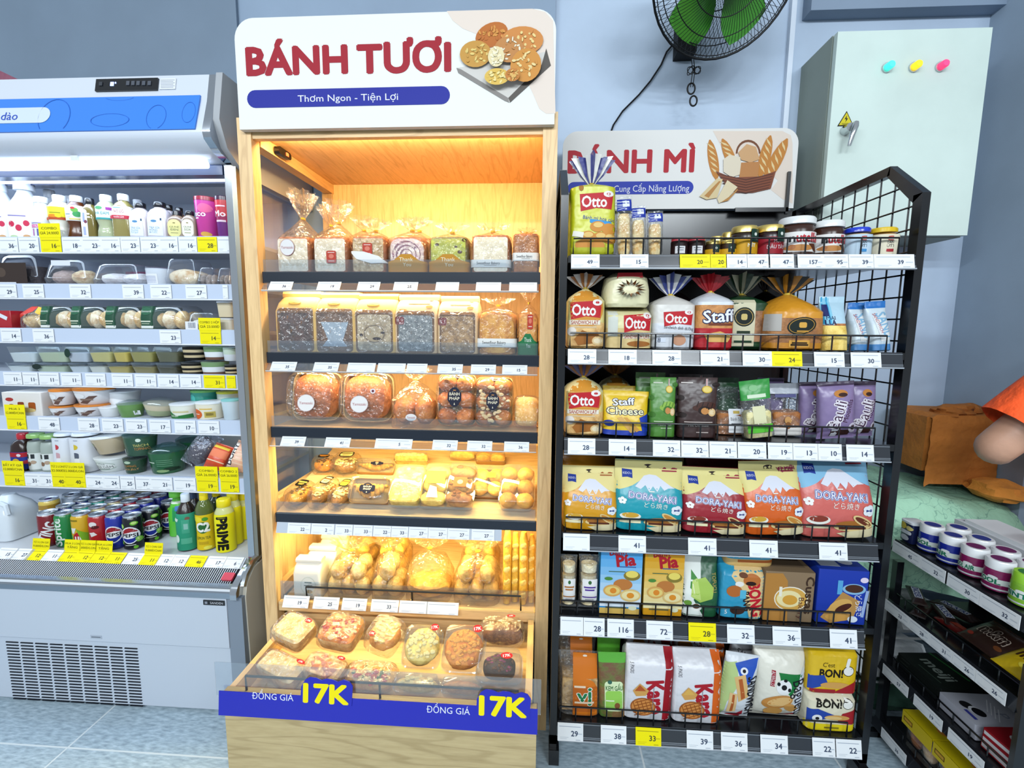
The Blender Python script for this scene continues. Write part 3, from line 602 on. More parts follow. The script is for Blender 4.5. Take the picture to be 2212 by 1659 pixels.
# ================================================================== the black wire rack
RX0, RX1, RYF, RYB = .048, .965, 1.262, 1.885
rk = thing('wire_rack', 'black metal rack of six shelves with mesh sides', 'shelf rack', (.5, 1.57, 0))
def robj(name, mb, parent=rk, **k): return mb.obj(name, parent, (-.5, -1.57, 0) if parent is rk else (0, 0, 0), **k)
BKM = 'G:15171b'
for x in (RX0, RX1-.02):
    s_ = MB(); ou = [(RYF, 0), (RYF, 1.655), (1.388, 1.752), (RYB, 1.752), (RYB, 0)]; tk = .026
    s_.box(x, x+.02, RYF, RYF+.03, 0, 1.65, BKM); s_.box(x, x+.02, RYB-.03, RYB, 0, 1.752, BKM); s_.box(x, x+.02, 1.385, RYB, 1.728, 1.752, BKM)
    s_.prism([(RYF, 1.65), (RYF+.03, 1.632), (1.395, 1.728), (1.386, 1.752)], x, x+.02, BKM, 'x'); s_.box(x, x+.02, RYF, RYB, .06, .09, BKM)
    so = robj('side_frame', s_); m_ = MB(); xc = x+.01
    for i in range(10):
        y = RYF+.055+.0555*i; m_.tube([(xc, y, .08), (xc, y, min(1.735, 1.64+(y-RYF)*.78))], .0024, BKM, 5)
    for i in range(28):
        z = .13+.0575*i; y0 = RYF+.02 if z < 1.645 else RYF+.02+(z-1.645)/.78
        m_.tube([(xc-.004, y0, z), (xc-.004, RYB-.02, z)], .0024, BKM, 5)
    m_.obj('wire_mesh', so)
zb_ = aY(1440, 452.8, 1.83).z
robj('back_panel', MB().box(RX0+.028, RX1-.028, RYB-.02, RYB-.01, .08, zb_+.004, 'G:1a1c20'))
br_ = MB(); q = aY(1704, 372, 1.828); br_.box(q.x-.006, q.x+.004, 1.818, 1.828, zb_-.02, q.z, BKM); q2 = aY(1586, 452, 1.83); br_.box(q2.x, q.x+.004, 1.818, 1.828, zb_-.012, zb_+.003, BKM); robj('sign_bracket', br_)
for x in (RX0-.002, RX1-.026): robj('foot', MB().box(x, x+.03, RYF-.012, RYF+.04, 0, .05, BKM))
RSTR = [((1232, 549), (1233, 580), 1975), ((1226, 753), (1226, 785), 1948), ((1218, 945), (1218, 979), 1921), ((1216, 1151), (1216, 1185), 1895), ((1207, 1331), (1208, 1367), 1865), ((1205, 1560), (1205, 1594), 1858)]
RSH = []
for k, (t_, b_, xr) in enumerate(RSTR):
    Ys = 1.248; zt, zb = aY(*t_, Ys).z, aY(*b_, Ys).z; x0 = aY(*b_, Ys).x; x1 = aY(xr, b_[1]+(0, 5, 11, 21, 32, 38)[k], Ys).x
    RSH.append((Ys+.025, zt, RX0+.022, RX1-.022))
    s_ = robj('shelf', MB().box(RX0+.022, RX1-.022, Ys+.012, RYB-.02, zt-.02, zt-.002, BKM).box(x0, x1-.01, Ys+.004, Ys+.012, zb+.002, zt-.002, BKM))
    ch = MB(); Mc = Matrix.Translation((0, Ys-.006, zb)) @ Matrix.Rotation(-.22, 4, 'X')
    hS = (zt-zb)*1.02; ch.box(x0, x1, 0, .002, 0, hS, 'G:30343b', Mc)
    for f_ in (.1, .18, .86): ch.box(x0, x1, -.0008, 0, hS*f_, hS*(f_+.03), 'G:8d949d', Mc)
    ch.box(x0, x1, -.003, .004, -.002, .0012, 'G:aab2bb', Mc); ch.obj('price_channel', s_)
    wf = MB(); xa, xb = x0+.006, x1-.035; zf = zt+.042; yf = Ys+.012
    wf.tube([(xa, yf+.02, zt-.01), (xa, yf, zt-.004), (xa, yf, zf), (xb, yf, zf), (xb, yf, zt-.004), (xb, yf+.02, zt-.01)], .0026, BKM, 6)
    n_ = 18
    for i in range(1, n_): x = xa+(xb-xa)*i/n_; wf.tube([(x, yf, zt-.004), (x, yf, zf)], .0022, BKM, 5)
    wf.obj('wire_fence', s_)
RW = "the black rack's %s shelf"
def rtags(k, spec):
    Ys = 1.248; t_, b_, _ = RSTR[k]; zt, zb = aY(*t_, Ys).z, aY(*b_, Ys).z; n_ = ('top', 'second', 'third', 'fourth', 'fifth', 'bottom')[k]
    for i, q in enumerate(spec.split()):
        n, r_ = q.split('@'); c, w = (float(v) for v in r_.split(':')); yel = n.endswith('y'); n = n.rstrip('y'); n = '' if n == '-' else n
        yi = (t_[1]+b_[1])/2+(c-1215)*(0, .007, .016, .032, .049, .058)[k]
        a_, b2 = aY(c-w/2, yi, Ys), aY(c+w/2, yi, Ys)
        price_tag((a_.x+b2.x)/2, Ys-.009-.0002*(i % 2), zb+.001, b2.x-a_.x-.001, (zt-zb)*.97, n, yel, RW % n_, tilt=-.22)
rtags(0, '49@1264:62 15@1369:62 20y@1500:66 20y@1550:34 14@1590:44 47@1635:46 47@1687:52 157@1748:56 95@1802:56 39@1857:54 39@1928:88')
rtags(1, '28@1257:62 18@1344:62 28@1439:63 21@1543:63 30@1634:64 24y@1698:66 15@1789:66 30@1868:66')
rtags(2, '28@1256:60 14@1344:60 32@1439:60 32@1500:60 21@1561:60 20@1623:62 19@1684:54 13@1738:54 10@1791:52 14@1856:60')
rtags(3, '-@1245:58 41@1365:60 41@1516:62 41@1648:62 41@1798:62')
rtags(4, '-@1235:50 28@1283:46 116@1340:58 72@1424:58 28y@1516:60 32@1599:60 36@1698:62 41@1820:60')
rtags(5, '29@1232:56 38@1325:56 33y@1400:56 39@1511:58 36@1585:58 34@1671:60 22@1778:50 22@1832:56')

# ================================================================== the low shelf unit on the right, facing left
GX, GY0, GY1 = 1.10, 1.035, 1.44
gd = thing('chocolate_shelf_unit', 'low black shelf unit of sweets standing at the right edge', 'shelf unit', (1.24, 1.24, 0))
def gobj(name, mb, parent=gd, **k): return mb.obj(name, parent, (-1.24, -1.24, 0) if parent is gd else (0, 0, 0), **k)
gobj('side_panel', MB().box(GX+.004, GX+.28, GY0-.012, GY0, .0, .56, BKM)); gobj('back_panel', MB().box(GX+.27, GX+.28, GY0, GY1, .02, .62, BKM))
gobj('post', MB().box(GX+.01, GX+.03, GY1-.02, GY1, 0, .60, BKM).box(GX-.02, GX+.2, GY1-.02, GY1, 0, .02, BKM)); gobj('post', MB().box(GX+.25, GX+.27, GY1-.02, GY1, 0, .66, BKM))
GSH = []
for k, (zb, h_) in enumerate(((.632, .036), (.438, .034), (.233, .034), (.032, .034))):
    y0 = GY0-(.08 if k == 0 else 0); zt = zb+h_*.93; GSH.append(zt)
    s_ = gobj('shelf', MB().box(GX+.012, GX+.27, y0, GY1, zt-.014, zt-.002, BKM))
    Mc = Matrix.Translation((GX, 0, zb)) @ Matrix.Rotation(.3, 4, 'Y'); ch = MB().box(0, .002, y0, GY1, 0, h_, 'G:272a30', Mc); ch.obj('price_channel', s_)
    wf = MB(); zf = zt+.03; wf.tube([(GX+.016, GY1-.01, zt), (GX+.016, GY1-.01, zf), (GX+.016, y0+.01, zf), (GX+.016, y0+.01, zt)], .0024, BKM, 6)
    for i in range(1, 8): y = GY1-.01+(y0-GY1+.02)*i/8; wf.tube([(GX+.016, y, zt), (GX+.016, y, zf)], .002, BKM, 5)
    if k: wf.obj('wire_fence', s_)
def gtags(k, spec):
    zb, h_ = ((.632, .036), (.438, .034), (.233, .034), (.032, .034))[k]
    for i, (n, y0, y1) in enumerate(spec):
        price_tag(GX-.0035, (y0+y1)/2, zb+.0005, abs(y0-y1)-.001, h_*.97, n, False, f"the right-hand shelf unit's {('top', 'second', 'third', 'bottom')[k]} shelf", rz=-pi/2, tilt=0, order=-y0)
def gy(xp, zb): 
    lo, hi = .9, 1.5
    for _ in range(40):
        m_ = (lo+hi)/2; x_ = pix((GX, m_, zb))[0]
        if x_ < xp: hi = m_
        else: lo = m_
    return lo
gtags(0, [('45', gy(1930, .64), gy(1990, .64)), ('32', gy(1990, .64), gy(2044, .64)), ('30', gy(2048, .64), gy(2118, .64)), ('32', gy(2118, .64), gy(2206, .64))])
gtags(1, [('23', gy(1914, .45), gy(1966, .45)), ('28', gy(1966, .45), gy(2010, .45)), ('31', gy(2010, .45), gy(2060, .45)), ('26', gy(2060, .45), gy(2110, .45)), ('26', gy(2110, .45), gy(2176, .45))])
gtags(2, [('57', gy(1909, .245), gy(1964, .245)), ('19', gy(1976, .245), gy(2038, .245)), ('19', gy(2050, .245), gy(2128, .245))])
gtags(3, [('36', gy(1906, .05), gy(1960, .05))])
# ================================================================== shapes of goods
ROUND = {'bottle', 'can', 'jar', 'tub', 'cupdrink', 'bowl'}
class It:
    def __init__(s): s.p = []
    def part(s, name, mb, sub=None, loc=None, rot=None, label=None): s.p.append((name, mb, sub, loc, rot, label)); return len(s.p)-1
TURN = {}
def finish(P, name, label, cat, loc, rot, group):
    if len(P.p) == 1:
        o = P.p[0][1].obj(name, None, loc, rot); return tag(o, label, cat, group)
    o = thing(name, label, cat, loc, rot, group); made = []
    for n, mb, sub, l_, r_, lb in P.p:
        c = mb.obj(n, o if sub is None else made[sub], l_, r_); made.append(c)
        if lb: c['label'] = lb
    return o
def item(name, label, cat, sh, L, Rr, T, shape, /, group=None, dy=0, B=None, dep=None, rot=(0, 0, 0), **k):
    Y, Z = sh[0], sh[1]; m_ = (L+Rr)/2
    if Y is None: Y = aZ(m_, B, Z).y
    Y += dy
    if B is not None and sh[0] is not None: Z = aY(m_, B, Y).z
    yb = 800; x = 0
    for _ in range(4): x = aY(m_, yb, Y).x; yb = pix((x, Y, Z))[1]
    ym = (yb+T)/2; xl, xr = aY(L, ym, Y).x, aY(Rr, ym, Y).x; xl, xr = (max(xl, sh[2]), min(xr, sh[3])) if len(sh) > 3 else (xl, xr); w = (xr-xl)*.985; h = aY(m_, T, Y).z-Z; d = dep or (w if shape.__name__ in ROUND and k.get('n', 2) == 2 else w*.6)
    P = It(); shape(P, w, d, h, **k)
    return finish(P, name, label, cat, ((xl+xr)/2, Y+d/2*cos(rot[0])+(h*sin(-rot[0]) if rot[0] < 0 and 0 else 0), Z+w/2*abs(sin(rot[1]))+d/2*abs(sin(rot[0]))), rot, group)
def sc(prof, w, d, h, key): return [(z*h, a*w/2, b*d/2, n, key) for z, a, b, n in prof]
def zoned(rings, zones):
    """zones [(z_top, key), ...]: cut the rings at every z_top and colour them"""
    out = []; zs = [z for z, _ in zones]
    kf = lambda z: next((k for zt, k in zones if z < zt-1e-7), zones[-1][1])
    for i, q in enumerate(rings):
        out.append(q[:4]+(kf(q[0]),)+q[5:])
        if i+1 < len(rings):
            n = rings[i+1]
            for zt in zs:
                if q[0]+1e-6 < zt < n[0]-1e-6:
                    t = (zt-q[0])/(n[0]-q[0]); out.append(tuple(a*(1-t)+b*t for a, b in zip(q[:4], n[:4]))+(kf(zt),)+tuple(a*(1-t)+b*t for a, b in zip(q[5:], n[5:])))
    return out
CANP = [(0, .78, .78, 2), (.015, .84, .84, 2), (.05, 1, 1, 2), (.9, 1, 1, 2), (.955, .87, .87, 2)]
def can(P, w, d, h, col, ds=(), zones=None, tab='a9b2be'):
    d = w; r_ = sc(CANP, w, d, h, col); r_ = zoned(r_, [(z*h, c) for z, c in zones]) if zones else r_
    mb = MB().loft(r_, 28); loft_prints(mb, ds, w, h, r_); P.part('body', mb)
    ld = MB().loft(sc([(.952, .88, .88, 2), (.985, .91, .91, 2), (1, .89, .89, 2), (.99, .82, .82, 2), (.972, .8, .8, 2), (.972, .05, .05, 2)], w, d, h, 'M:d3dae4'), 28); i = P.part('lid', ld)
    P.part('pull_tab', MB().prism(rrect(0, -.004, w*.22, w*.4, w*.1), .974*h, .984*h, 'M:'+tab, 'z'), i)
BOTS = {
 'milk': [(0, .9, .9, 4), (.02, 1, 1, 4), (.46, 1, 1, 4), (.60, .93, .93, 3), (.74, .66, .66, 2), (.83, .47, .47, 2), (.9, .44, .44, 2)],
 'yog': [(0, .9, .9, 2), (.02, 1, 1, 2), (.40, .98, .98, 2), (.42, 1, 1, 2), (.55, .97, .97, 2), (.7, .76, .76, 2), (.8, .6, .6, 2), (.9, .58, .58, 2)],
 'hour': [(0, .86, .86, 3), (.03, .95, .95, 3), (.2, .92, .92, 2.5), (.32, .8, .8, 2.4), (.43, .97, .97, 2.5), (.72, 1, 1, 2.5), (.8, .82, .82, 2), (.86, .55, .55, 2), (.9, .52, .52, 2)],
 'tea': [(0, .9, .9, 4), (.02, 1, 1, 4.5), (.5, 1, 1, 4.5), (.68, .96, .96, 3.5), (.78, .78, .78, 2.5), (.84, .5, .5, 2), (.9, .48, .48, 2)],
 'pet': [(0, .86, .86, 2), (.02, .96, .96, 2.4), (.05, 1, 1, 2.4), (.3, .97, .97, 2.4), (.55, 1, 1, 2.4), (.66, .96, .96, 2), (.78, .66, .66, 2), (.85, .4, .4, 2), (.9, .38, .38, 2)],
 'c2': [(0, .86, .86, 2), (.03, 1, 1, 2), (.3, .93, .93, 2), (.5, .95, .95, 2), (.62, 1, 1, 2), (.72, .97, .97, 2), (.82, .7, .7, 2), (.88, .42, .42, 2), (.9, .4, .4, 2)],
 'prime': [(0, .9, .9, 2), (.02, 1, 1, 2), (.68, 1, 1, 2), (.76, .94, .94, 2), (.83, .74, .74, 2), (.86, .68, .68, 2), (.9, .66, .66, 2)],
 'jar': [(0, .9, .9, 2), (.03, 1, 1, 2), (.66, 1, 1, 2), (.75, .92, .92, 2), (.8, .86, .86, 2)],
 'jarlow': [(0, .9, .9, 3), (.03, 1, 1, 3), (.72, 1, 1, 3), (.78, .9, .9, 2)],
}
def bottle(P, w, d, h, prof, col, cap=None, label=None, ds=(), lz=None, capz=.86, capr=None, sq=None, round_=True):
    d = w if round_ else d; r_ = sc(BOTS[prof], w, d, h, col)
    mb = MB().loft(r_, 28); P.part('body', mb)
    if label:
        z0, z1 = lz; q = [(z*h, 0, 0, 0, label) for z in (z0, z1)]
        rr = zoned(r_, [(z0*h, 'a'), (z1*h, 'b'), (9, 'c')]); lr = [(z, a*1.012+.0003, b*1.012+.0003, n, label) for z, a, b, n, *_ in rr if z0*h-1e-6 <= z <= z1*h+1e-6]
        if len(lr) > 1:
            lm = MB().loft(lr, 28, False); loft_prints(lm, ds, w, h, lr); P.part('label', lm)
    elif ds: loft_prints(mb, ds, w, h, r_)
    if cap:
        cr = (capr or r_[-1][1]/(w/2)*1.16); cm = MB().loft(sc([(capz, cr*.98, cr*.98, 2), (capz+.004, cr, cr, 2), (.985, cr*.98, cr*.98, 2), (1, cr*.9, cr*.9, 2), (1, .03, .03, 2)], w, w if round_ else d, h, cap), 28); P.part('cap', cm)
def jar(P, w, d, h, col, cap, ds=(), label=None, lz=(.12, .62), capz=.8, prof='jar', top=None):
    d = w; r_ = sc(BOTS[prof], w, d, h, col); mb = MB().loft(r_, 28); P.part('body', mb)
    if label:
        lm = MB().loft([(z*h, w/2*1.01, w/2*1.01, r_[2][3], label) for z in lz], 28, False); loft_prints(lm, ds, w, h, [(z*h, w/2*1.01, w/2*1.01, 2, label) for z in lz]); P.part('label', lm)
    cm = MB().loft(sc([(capz-.03, .9, .9, 2), (capz-.02, .97, .97, 2), (.96, .97, .97, 2), (1, .9, .9, 2)]+([(1.0, .66, .66, 2)] if top else [])+[(1.0, .02, .02, 2)], w, d, h, cap), 28)
    if top: cm.add([(w*.33*cos(2*pi*i/20), w*.33*sin(2*pi*i/20), h+.0004) for i in range(20)], [tuple(range(20))], top)
    P.part('lid', cm)
def tub(P, w, d, h, col, lid=None, ds=(), taper=.76, n=2, lidh=.12, dome=0, zones=None, d_=None):
    d = w if n == 2 else d; hb = h*(1-lidh) if lid else h
    r_ = [(0, w/2*taper*.96, d/2*taper*.96, n, col), (hb*.03, w/2*taper, d/2*taper, n, col), (hb*.97, w/2*.97, d/2*.97, n, col), (hb, w/2*.97, d/2*.97, n, col)]
    if zones: r_ = zoned(r_, [(z*hb, c) for z, c in zones])
    mb = MB().loft(r_, 28); loft_prints(mb, ds, w, h, r_); P.part('cup', mb)
    if lid:
        lr = [(hb-.001, w/2, d/2, n, lid), (hb+h*lidh*.5, w/2, d/2, n, lid), (hb+h*lidh*.55, w/2*.93, d/2*.93, n, lid)]
        lr += [(hb+h*lidh*.55+dome*t, w/2*.93*cos(pi/2*t*.9), d/2*.93*cos(pi/2*t*.9), n, lid) for t in (.35, .65, .9)] if dome else []
        lr += [(lr[-1][0]+h*.01, w/2*.3 if dome else w/2*.86, d/2*.3 if dome else d/2*.86, n, lid)]
        P.part('lid', MB().loft(lr, 28))
def carton(P, w, d, h, col, ds=(), side=None, tops=(), n=40):
    mb = MB().loft([(0, w/2*.99, d/2*.99, n, col), (h*.01, w/2, d/2, n, col), (h*.99, w/2, d/2, n, col), (h, w/2*.99, d/2*.99, n, col)], 40)
    flat_prints(mb, ds, w, h, Matrix.Translation((0, -d/2, 0)))
    if tops: flat_prints(mb, tops, w, d, Matrix.Translation((0, -d/2, h)) @ Matrix.Rotation(-pi/2, 4, 'X'))
    P.part('box', mb)
PILLOW = [(0, 1, .03, 6), (.035, 1, .05, 6), (.05, .985, .12, 4), (.13, .95, .62, 2.8), (.3, .94, .92, 2.6), (.5, .94, 1, 2.5), (.7, .94, .92, 2.6), (.87, .95, .62, 2.8), (.95, .985, .12, 4), (.965, 1, .05, 6), (1, 1, .03, 6)]
STAND = [(0, .96, .88, 4), (.02, .98, .98, 4), (.3, .97, .92, 3.2), (.55, .97, .66, 2.8), (.78, .98, .3, 2.6), (.88, .99, .1, 4), (.9, 1, .05, 6), (1, 1, .03, 6)]
GUSSET = [(0, .95, .96, 6), (.02, .98, 1, 6), (.4, 1, .95, 6), (.62, .99, .72, 4), (.82, .98, .28, 4), (.9, .985, .08, 6), (1, .98, .04, 8)]
BLOCK = [(0, .95, .95, 8), (.02, 1, 1, 8), (.8, 1, 1, 7), (.88, .99, .8, 5), (.95, .97, .3, 4), (1, .95, .06, 6)]
def pouch(P, w, d, h, col, ds=(), prof=PILLOW, zones=None, seg=36, wav=.0, extra=None):
    r_ = sc(prof, w, d, h, col); r_ = zoned(r_, [(z*h, c) for z, c in zones]) if zones else r_
    mb = MB().loft(r_, seg); loft_prints(mb, ds, w, h, r_); P.part('pack', mb)
    if extra: extra(P, w, d, h)
def fan(mb, z0, z1, w, d, key, k2=None, n=18, bend=0, cx=0, cy=0):
    """gathered, pleated bag top spreading above its tie"""
    vs = []; fs = []; N_ = 4
    for i in range(N_):
        t = i/(N_-1); rr = .14+.86*t**.62
        for k in range(n*2):
            a = 2*pi*k/(n*2); pl_ = (1+.22*(1 if k % 2 else -1)*(.3+t)); jit = 1+.12*noise.noise(Vector((k*.7, w*90, 1)))
            vs.append((cx+bend*t*t+w/2*rr*cos(a)*pl_*jit, cy+d/2*rr*sin(a)*pl_, z0+(z1-z0)*(t+.16*t*noise.noise(Vector((k*.35, 2, w*50))))*(1-.18*abs(cos(a))*t)))
    M_ = 2*n
    f1 = [(i*M_+k, i*M_+(k+1) % M_, (i+1)*M_+(k+1) % M_, (i+1)*M_+k) for i in range(N_-1) for k in range(M_)]
    if k2:
        mb.add(vs, [f for q, f in enumerate(f1) if (q % M_) % 4 < 2], key); mb.add(vs, [f for q, f in enumerate(f1) if (q % M_) % 4 >= 2], k2)
    else: mb.add(vs, f1, key)
def tied(P, w, d, h, col, ds=(), zones=None, neck=.78, top=None, top2=None, tie='e5c34a', n=5, fw_=.8, sh=.62, bend=0):
    r_ = [(0, w/2*.9, d/2*.9, n, col), (h*.03, w/2*.98, d/2, n, col), (h*sh*.5, w/2, d/2, n, col), (h*sh, w/2*.97, d/2*.97, n, col), (h*(sh+(neck-sh)*.35), w/2*.84, d/2*.8, 3, col), (h*(sh+(neck-sh)*.7), w/2*.5, d/2*.5, 2.2, col), (h*neck, w/2*.1, d/2*.14, 2, col)]
    r_ = zoned(r_, [(z*h, c) for z, c in zones]) if zones else r_
    mb = MB().loft(r_, 36); loft_prints(mb, ds, w, h, r_); P.part('bag', mb)
    fm_ = MB(); fan(fm_, h*neck-.001, h, w*fw_, d*.34, top or col, top2, bend=bend); P.part('gathered_top', fm_)
    tm = MB().loft([(h*neck-.004, w*.06, d*.08, 2, tie), (h*neck+.004, w*.06, d*.08, 2, tie)], 12); tm.tube([(w*.05, -d*.06, h*neck), (w*.12, -d*.14, h*neck-.008)], .0012, tie, 5); P.part('tie', tm)
def loaf(P, w, d, h, crumb, crust, top=1.35, ds=(), band=None, round_=0, film='T:fdf4e6', neck=None, spots=None, swirl=None):
    """sliced loaf facing front in a clear bag; h is the loaf's own height, top the bag's, in loaf heights"""
    e = 9-5*round_; a = w*.93
    r_ = [(0, a/2*.95, d/2*.94, e, crust), (h*.03, a/2, d/2*.97, e, crust), (h*.8, a/2*.99, d/2*.97, e, crust), (h*(.92), a/2*(.97-.07*round_), d/2*.95, e, crust), (h*.985, a/2*(.9-.2*round_), d/2*.88, e, crust), (h, a/2*(.75-.3*round_), d/2*.7, e, crust)]
    mb = MB().loft(r_, 36)
    face = [('r', 0, .475, .86, .88, crumb, .06+.3*round_)]
    if swirl:
        for i in range(4): face += [('o', 0, .5-.01*i, .74-.2*i, .74-.2*i, swirl), ('o', .02, .49, .66-.2*i, .66-.2*i, crumb)]
    for x, z, s_ in (spots or ()): face.append(('o', x, z, s_, s_*.8, '4a2a20'))
    rr = [(z, x, y, n, k) for z, x, y, n, k in r_]; loft_prints(mb, face, a, h, rr, off=.0022, L=.016); P.part('bread', mb)
    H = h*top; nk = neck or (h+(H-h)*.42)
    fr_ = [(0, w/2*.98, d/2*.99, 7, film), (h*.5, w/2, d/2*1.02, 7, film), (h*.96, w/2*.98, d/2, 5, film), (h+(nk-h)*.5, w/2*.55, d/2*.55, 2.5, film), (nk, w/2*.08, d/2*.12, 2, film)]
    bm_ = MB().loft(fr_, 36); fan(bm_, nk, H, w*.7, d*.45, film, n=14); P.part('clear_bag', bm_)
    P.part('tie', MB().loft([(nk-.003, w*.055, d*.075, 2, 'd9b23c'), (nk+.003, w*.055, d*.075, 2, 'd9b23c')], 12))
    if band:
        z0, z1, key, bds = band; br_ = [(h*z0, w/2*1.004, d/2*1.03, 7, key), (h*z1, w/2*1.004, d/2*1.03, 7, key)]
        bb = MB().loft(br_, 36, False); loft_prints(bb, bds, w, h, br_); P.part('band', bb)
    if ds:
        lb = MB(); loft_prints(lb, ds, w, h, [(0, w/2*1.006, d/2*1.035, 7, film), (h, w/2*1.006, d/2*1.035, 7, film)]); P.part('sticker', lb)
def paperbag(P, w, d, h, crumb, paper='e3bb74', paper2=None, window=True, ds=(), sticker=None):
    p2_ = paper2 or paper
    r_ = [(0, w/2*.97, d/2*.97, 14, paper), (h*.01, w/2, d/2, 14, paper), (h*.66, w/2, d/2, 12, paper), (h*.8, w/2*.985, d/2*.75, 8, paper), (h*.9, w/2*.94, d/2*.3, 6, paper), (h*.93, w/2*.93, d/2*.2, 6, paper)]
    mb = MB().loft(r_, 40); pr_ = list(ds)
    if window: pr_ = [('r', 0, .36, .86, .70, '6d4a2c', .1)]+[('r', 0, .34, .78, .60, crumb, .12)]+pr_
    loft_prints(mb, pr_, w, h, r_, off=.0012, L=.02); P.part('bag', mb)
    if window:
        wm = MB(); loft_prints(wm, [('r', 0, .36, .87, .71, 'T:ffffff', .1)], w, h, r_, off=.004, L=.03); P.part('window', wm)
    P.part('rolled_top', MB().prism(rrect(0, h*.955, .0, .0, 0) if 0 else [(-.018, h*.9), (.012, h*.9), (.016, h*.93), (.012, h), (-.012, h), (-.018, h*.96)], -w*.47, w*.47, p2_, 'x'))
    if sticker:
        sm = MB(); loft_prints(sm, sticker, w, h, r_, off=.006); P.part('sticker', sm)
def bread_in(mb, kind, w, d, h, key, key2=None):
    """bread pieces inside a pack, filling w x d x h from z = 0"""
    if kind == 'slab': mb.loft([(0, w/2*.94, d/2*.94, 6, key2 or key), (h*.55, w/2, d/2, 6, key2 or key), (h*.85, w/2*.98, d/2*.98, 6, key), (h, w/2*.86, d/2*.86, 5, key)], 32)
    elif kind == 'dome': mb.loft([(0, w/2*.8, d/2*.8, 3, key2 or key), (h*.2, w/2*.97, d/2*.97, 3, key2 or key), (h*.5, w/2, d/2, 3, key), (h*.8, w/2*.8, d/2*.8, 2.6, key), (h*.95, w/2*.5, d/2*.5, 2.4, key), (h, w/2*.1, d/2*.1, 2, key)], 32)
    elif kind == 'oval': mb.blob((0, 0, h*.51), (w/2, d/2, h*.48), key, 22, .05)
    elif kind[0] == 'n':                                   # nAxB rolls in a grid
        a, b_ = (int(v) for v in kind[1:].split('x'))
        for i in range(a):
            for j in range(b_): mb.blob(((i+.5)/a*w-w/2, (j+.5)/b_*d-d/2, h*.53), (w/a*.53, d/b_*.53, h*.47), key if (i+j) % 2 or not key2 else key2, 14, .07)
    elif kind == 'croissant':
        for i in range(9):
            t = (i-4)/4; s_ = 1-abs(t)**1.7*.75; mb.blob((t*w*.42, d*.22*t*t-d*.04, h*.5), (w*.085*(.7+s_*.6), d*.34*s_, h*.46*s_+.002), key if i % 2 else key2 or key, 12, .05)
def flatpack(P, w, d, h, kind, key, key2=None, tray=None, lid='C:f4f8fb', film=None, ds=(), toppings=(), n=6, stick='sticker', fill=.92):
    """a pack lying down: bread, tray or clear shell, a label on top; w x d on the shelf, h high"""
    mb = MB(); bread_in(mb, kind, w*fill, d*fill, h*.86, key, key2)
    for col, num, sz in toppings:
        for _ in range(num):
            a, q = R.random()*2*pi, R.random()**.5*.42; x, y = w*fill*q*cos(a), d*fill*q*sin(a); zz = h*.86*(1-1.1*q*q if kind in ('oval', 'dome') else .97)
            mb.blob((x, y, zz), (sz*(.6+.8*R.random()), sz*(.5+.5*R.random()), sz*.45), col, 8, .2)
    P.part('bread', mb)
    if tray: P.part('tray', MB().loft([(0, w/2*.94, d/2*.94, n, tray), (.001, w/2*.95, d/2*.95, n, tray), (h*.36, w/2*.99, d/2*.99, n, tray), (h*.37, w/2*.96, d/2*.96, n, tray), (.004, w/2*.92, d/2*.92, n, tray)], 32))
    if film: P.part('wrapper', MB().loft([(0, w/2*.9, d/2, 5, film), (h*.3, w/2*1.03, d/2*1.06, 5, film), (h*.8, w/2, d/2, 4, film), (h*1.02, w/2*.86, d/2*.84, 4, film), (h*1.05, w/2*.2, d/2*.2, 3, film)], 36))
    elif lid: 
        lm = MB().loft([(h*.3, w/2*1.0, d/2*1.0, n, lid), (h*.34, w/2*1.02, d/2*1.02, n, lid), (h*.36, w/2*.96, d/2*.96, n, lid), (h*.95, w/2*.9, d/2*.9, n, lid), (h, w/2*.84, d/2*.84, n, lid)], 32)
        P.part('lid', lm)
    if ds:
        sm = MB(); flat_prints(sm, ds, w, d, Matrix.Translation((0, -d/2, h*(1.06 if film else 1.01))) @ Matrix.Rotation(-pi/2, 4, 'X')); P.part(stick, sm)
def lying(name, label, cat, pts, Z0, slope, h, shape_k, group=None, rz=0, up_=0, Y0=BY0+.02, dz=0, xl=(-.84, -.006)):
    """a pack lying on a board that starts at (Y0, Z0) and climbs by the angle slope, its far edge propped by up_; pts = pixel box (L, R, top, bottom) of the pack"""
    L, R_, T, B = pts; an = slope+up_; tv, nv = Vector((0, cos(an), sin(an))), Vector((0, -sin(an), cos(an))); n0 = Vector((0, -sin(slope), cos(slope))); P0 = Vector((0, Y0, Z0+dz))+n0*.0015
    def hit(x, y): d_ = ray(x, y); t = (P0-O).dot(n0)/d_.dot(n0); return O+d_*t
    m_ = (L+R_)/2; b_ = hit(m_, B); ymin = Y0-.004+h*sin(an)*1.08; b_ = b_+Vector((0, 1, math.tan(slope)))*max(0, ymin-b_.y); lo, hi = .02, .4
    for _ in range(30):
        md = (lo+hi)/2
        if pix(b_+tv*md+nv*h*.9)[1] > T: lo = md
        else: hi = md
    dd = lo; c = b_+tv*dd/2; e = .01; kx = (pix(c+Vector((e, 0, 0)))[0]-pix(c)[0])/e; w = (R_-L)/kx*1.03
    if rz: w *= .9; dd *= .95
    hw = w*.53; c.x = min(max(c.x, xl[0]+hw), xl[1]-hw)
    P = It(); flatpack(P, w, dd, h, **shape_k)
    o = finish(P, name, label, cat, c, (an, 0, 0), group)
    if rz: o.rotation_euler = (Matrix.Rotation(an, 3, 'X') @ Matrix.Rotation(rz, 3, 'Z')).to_euler()
    return o
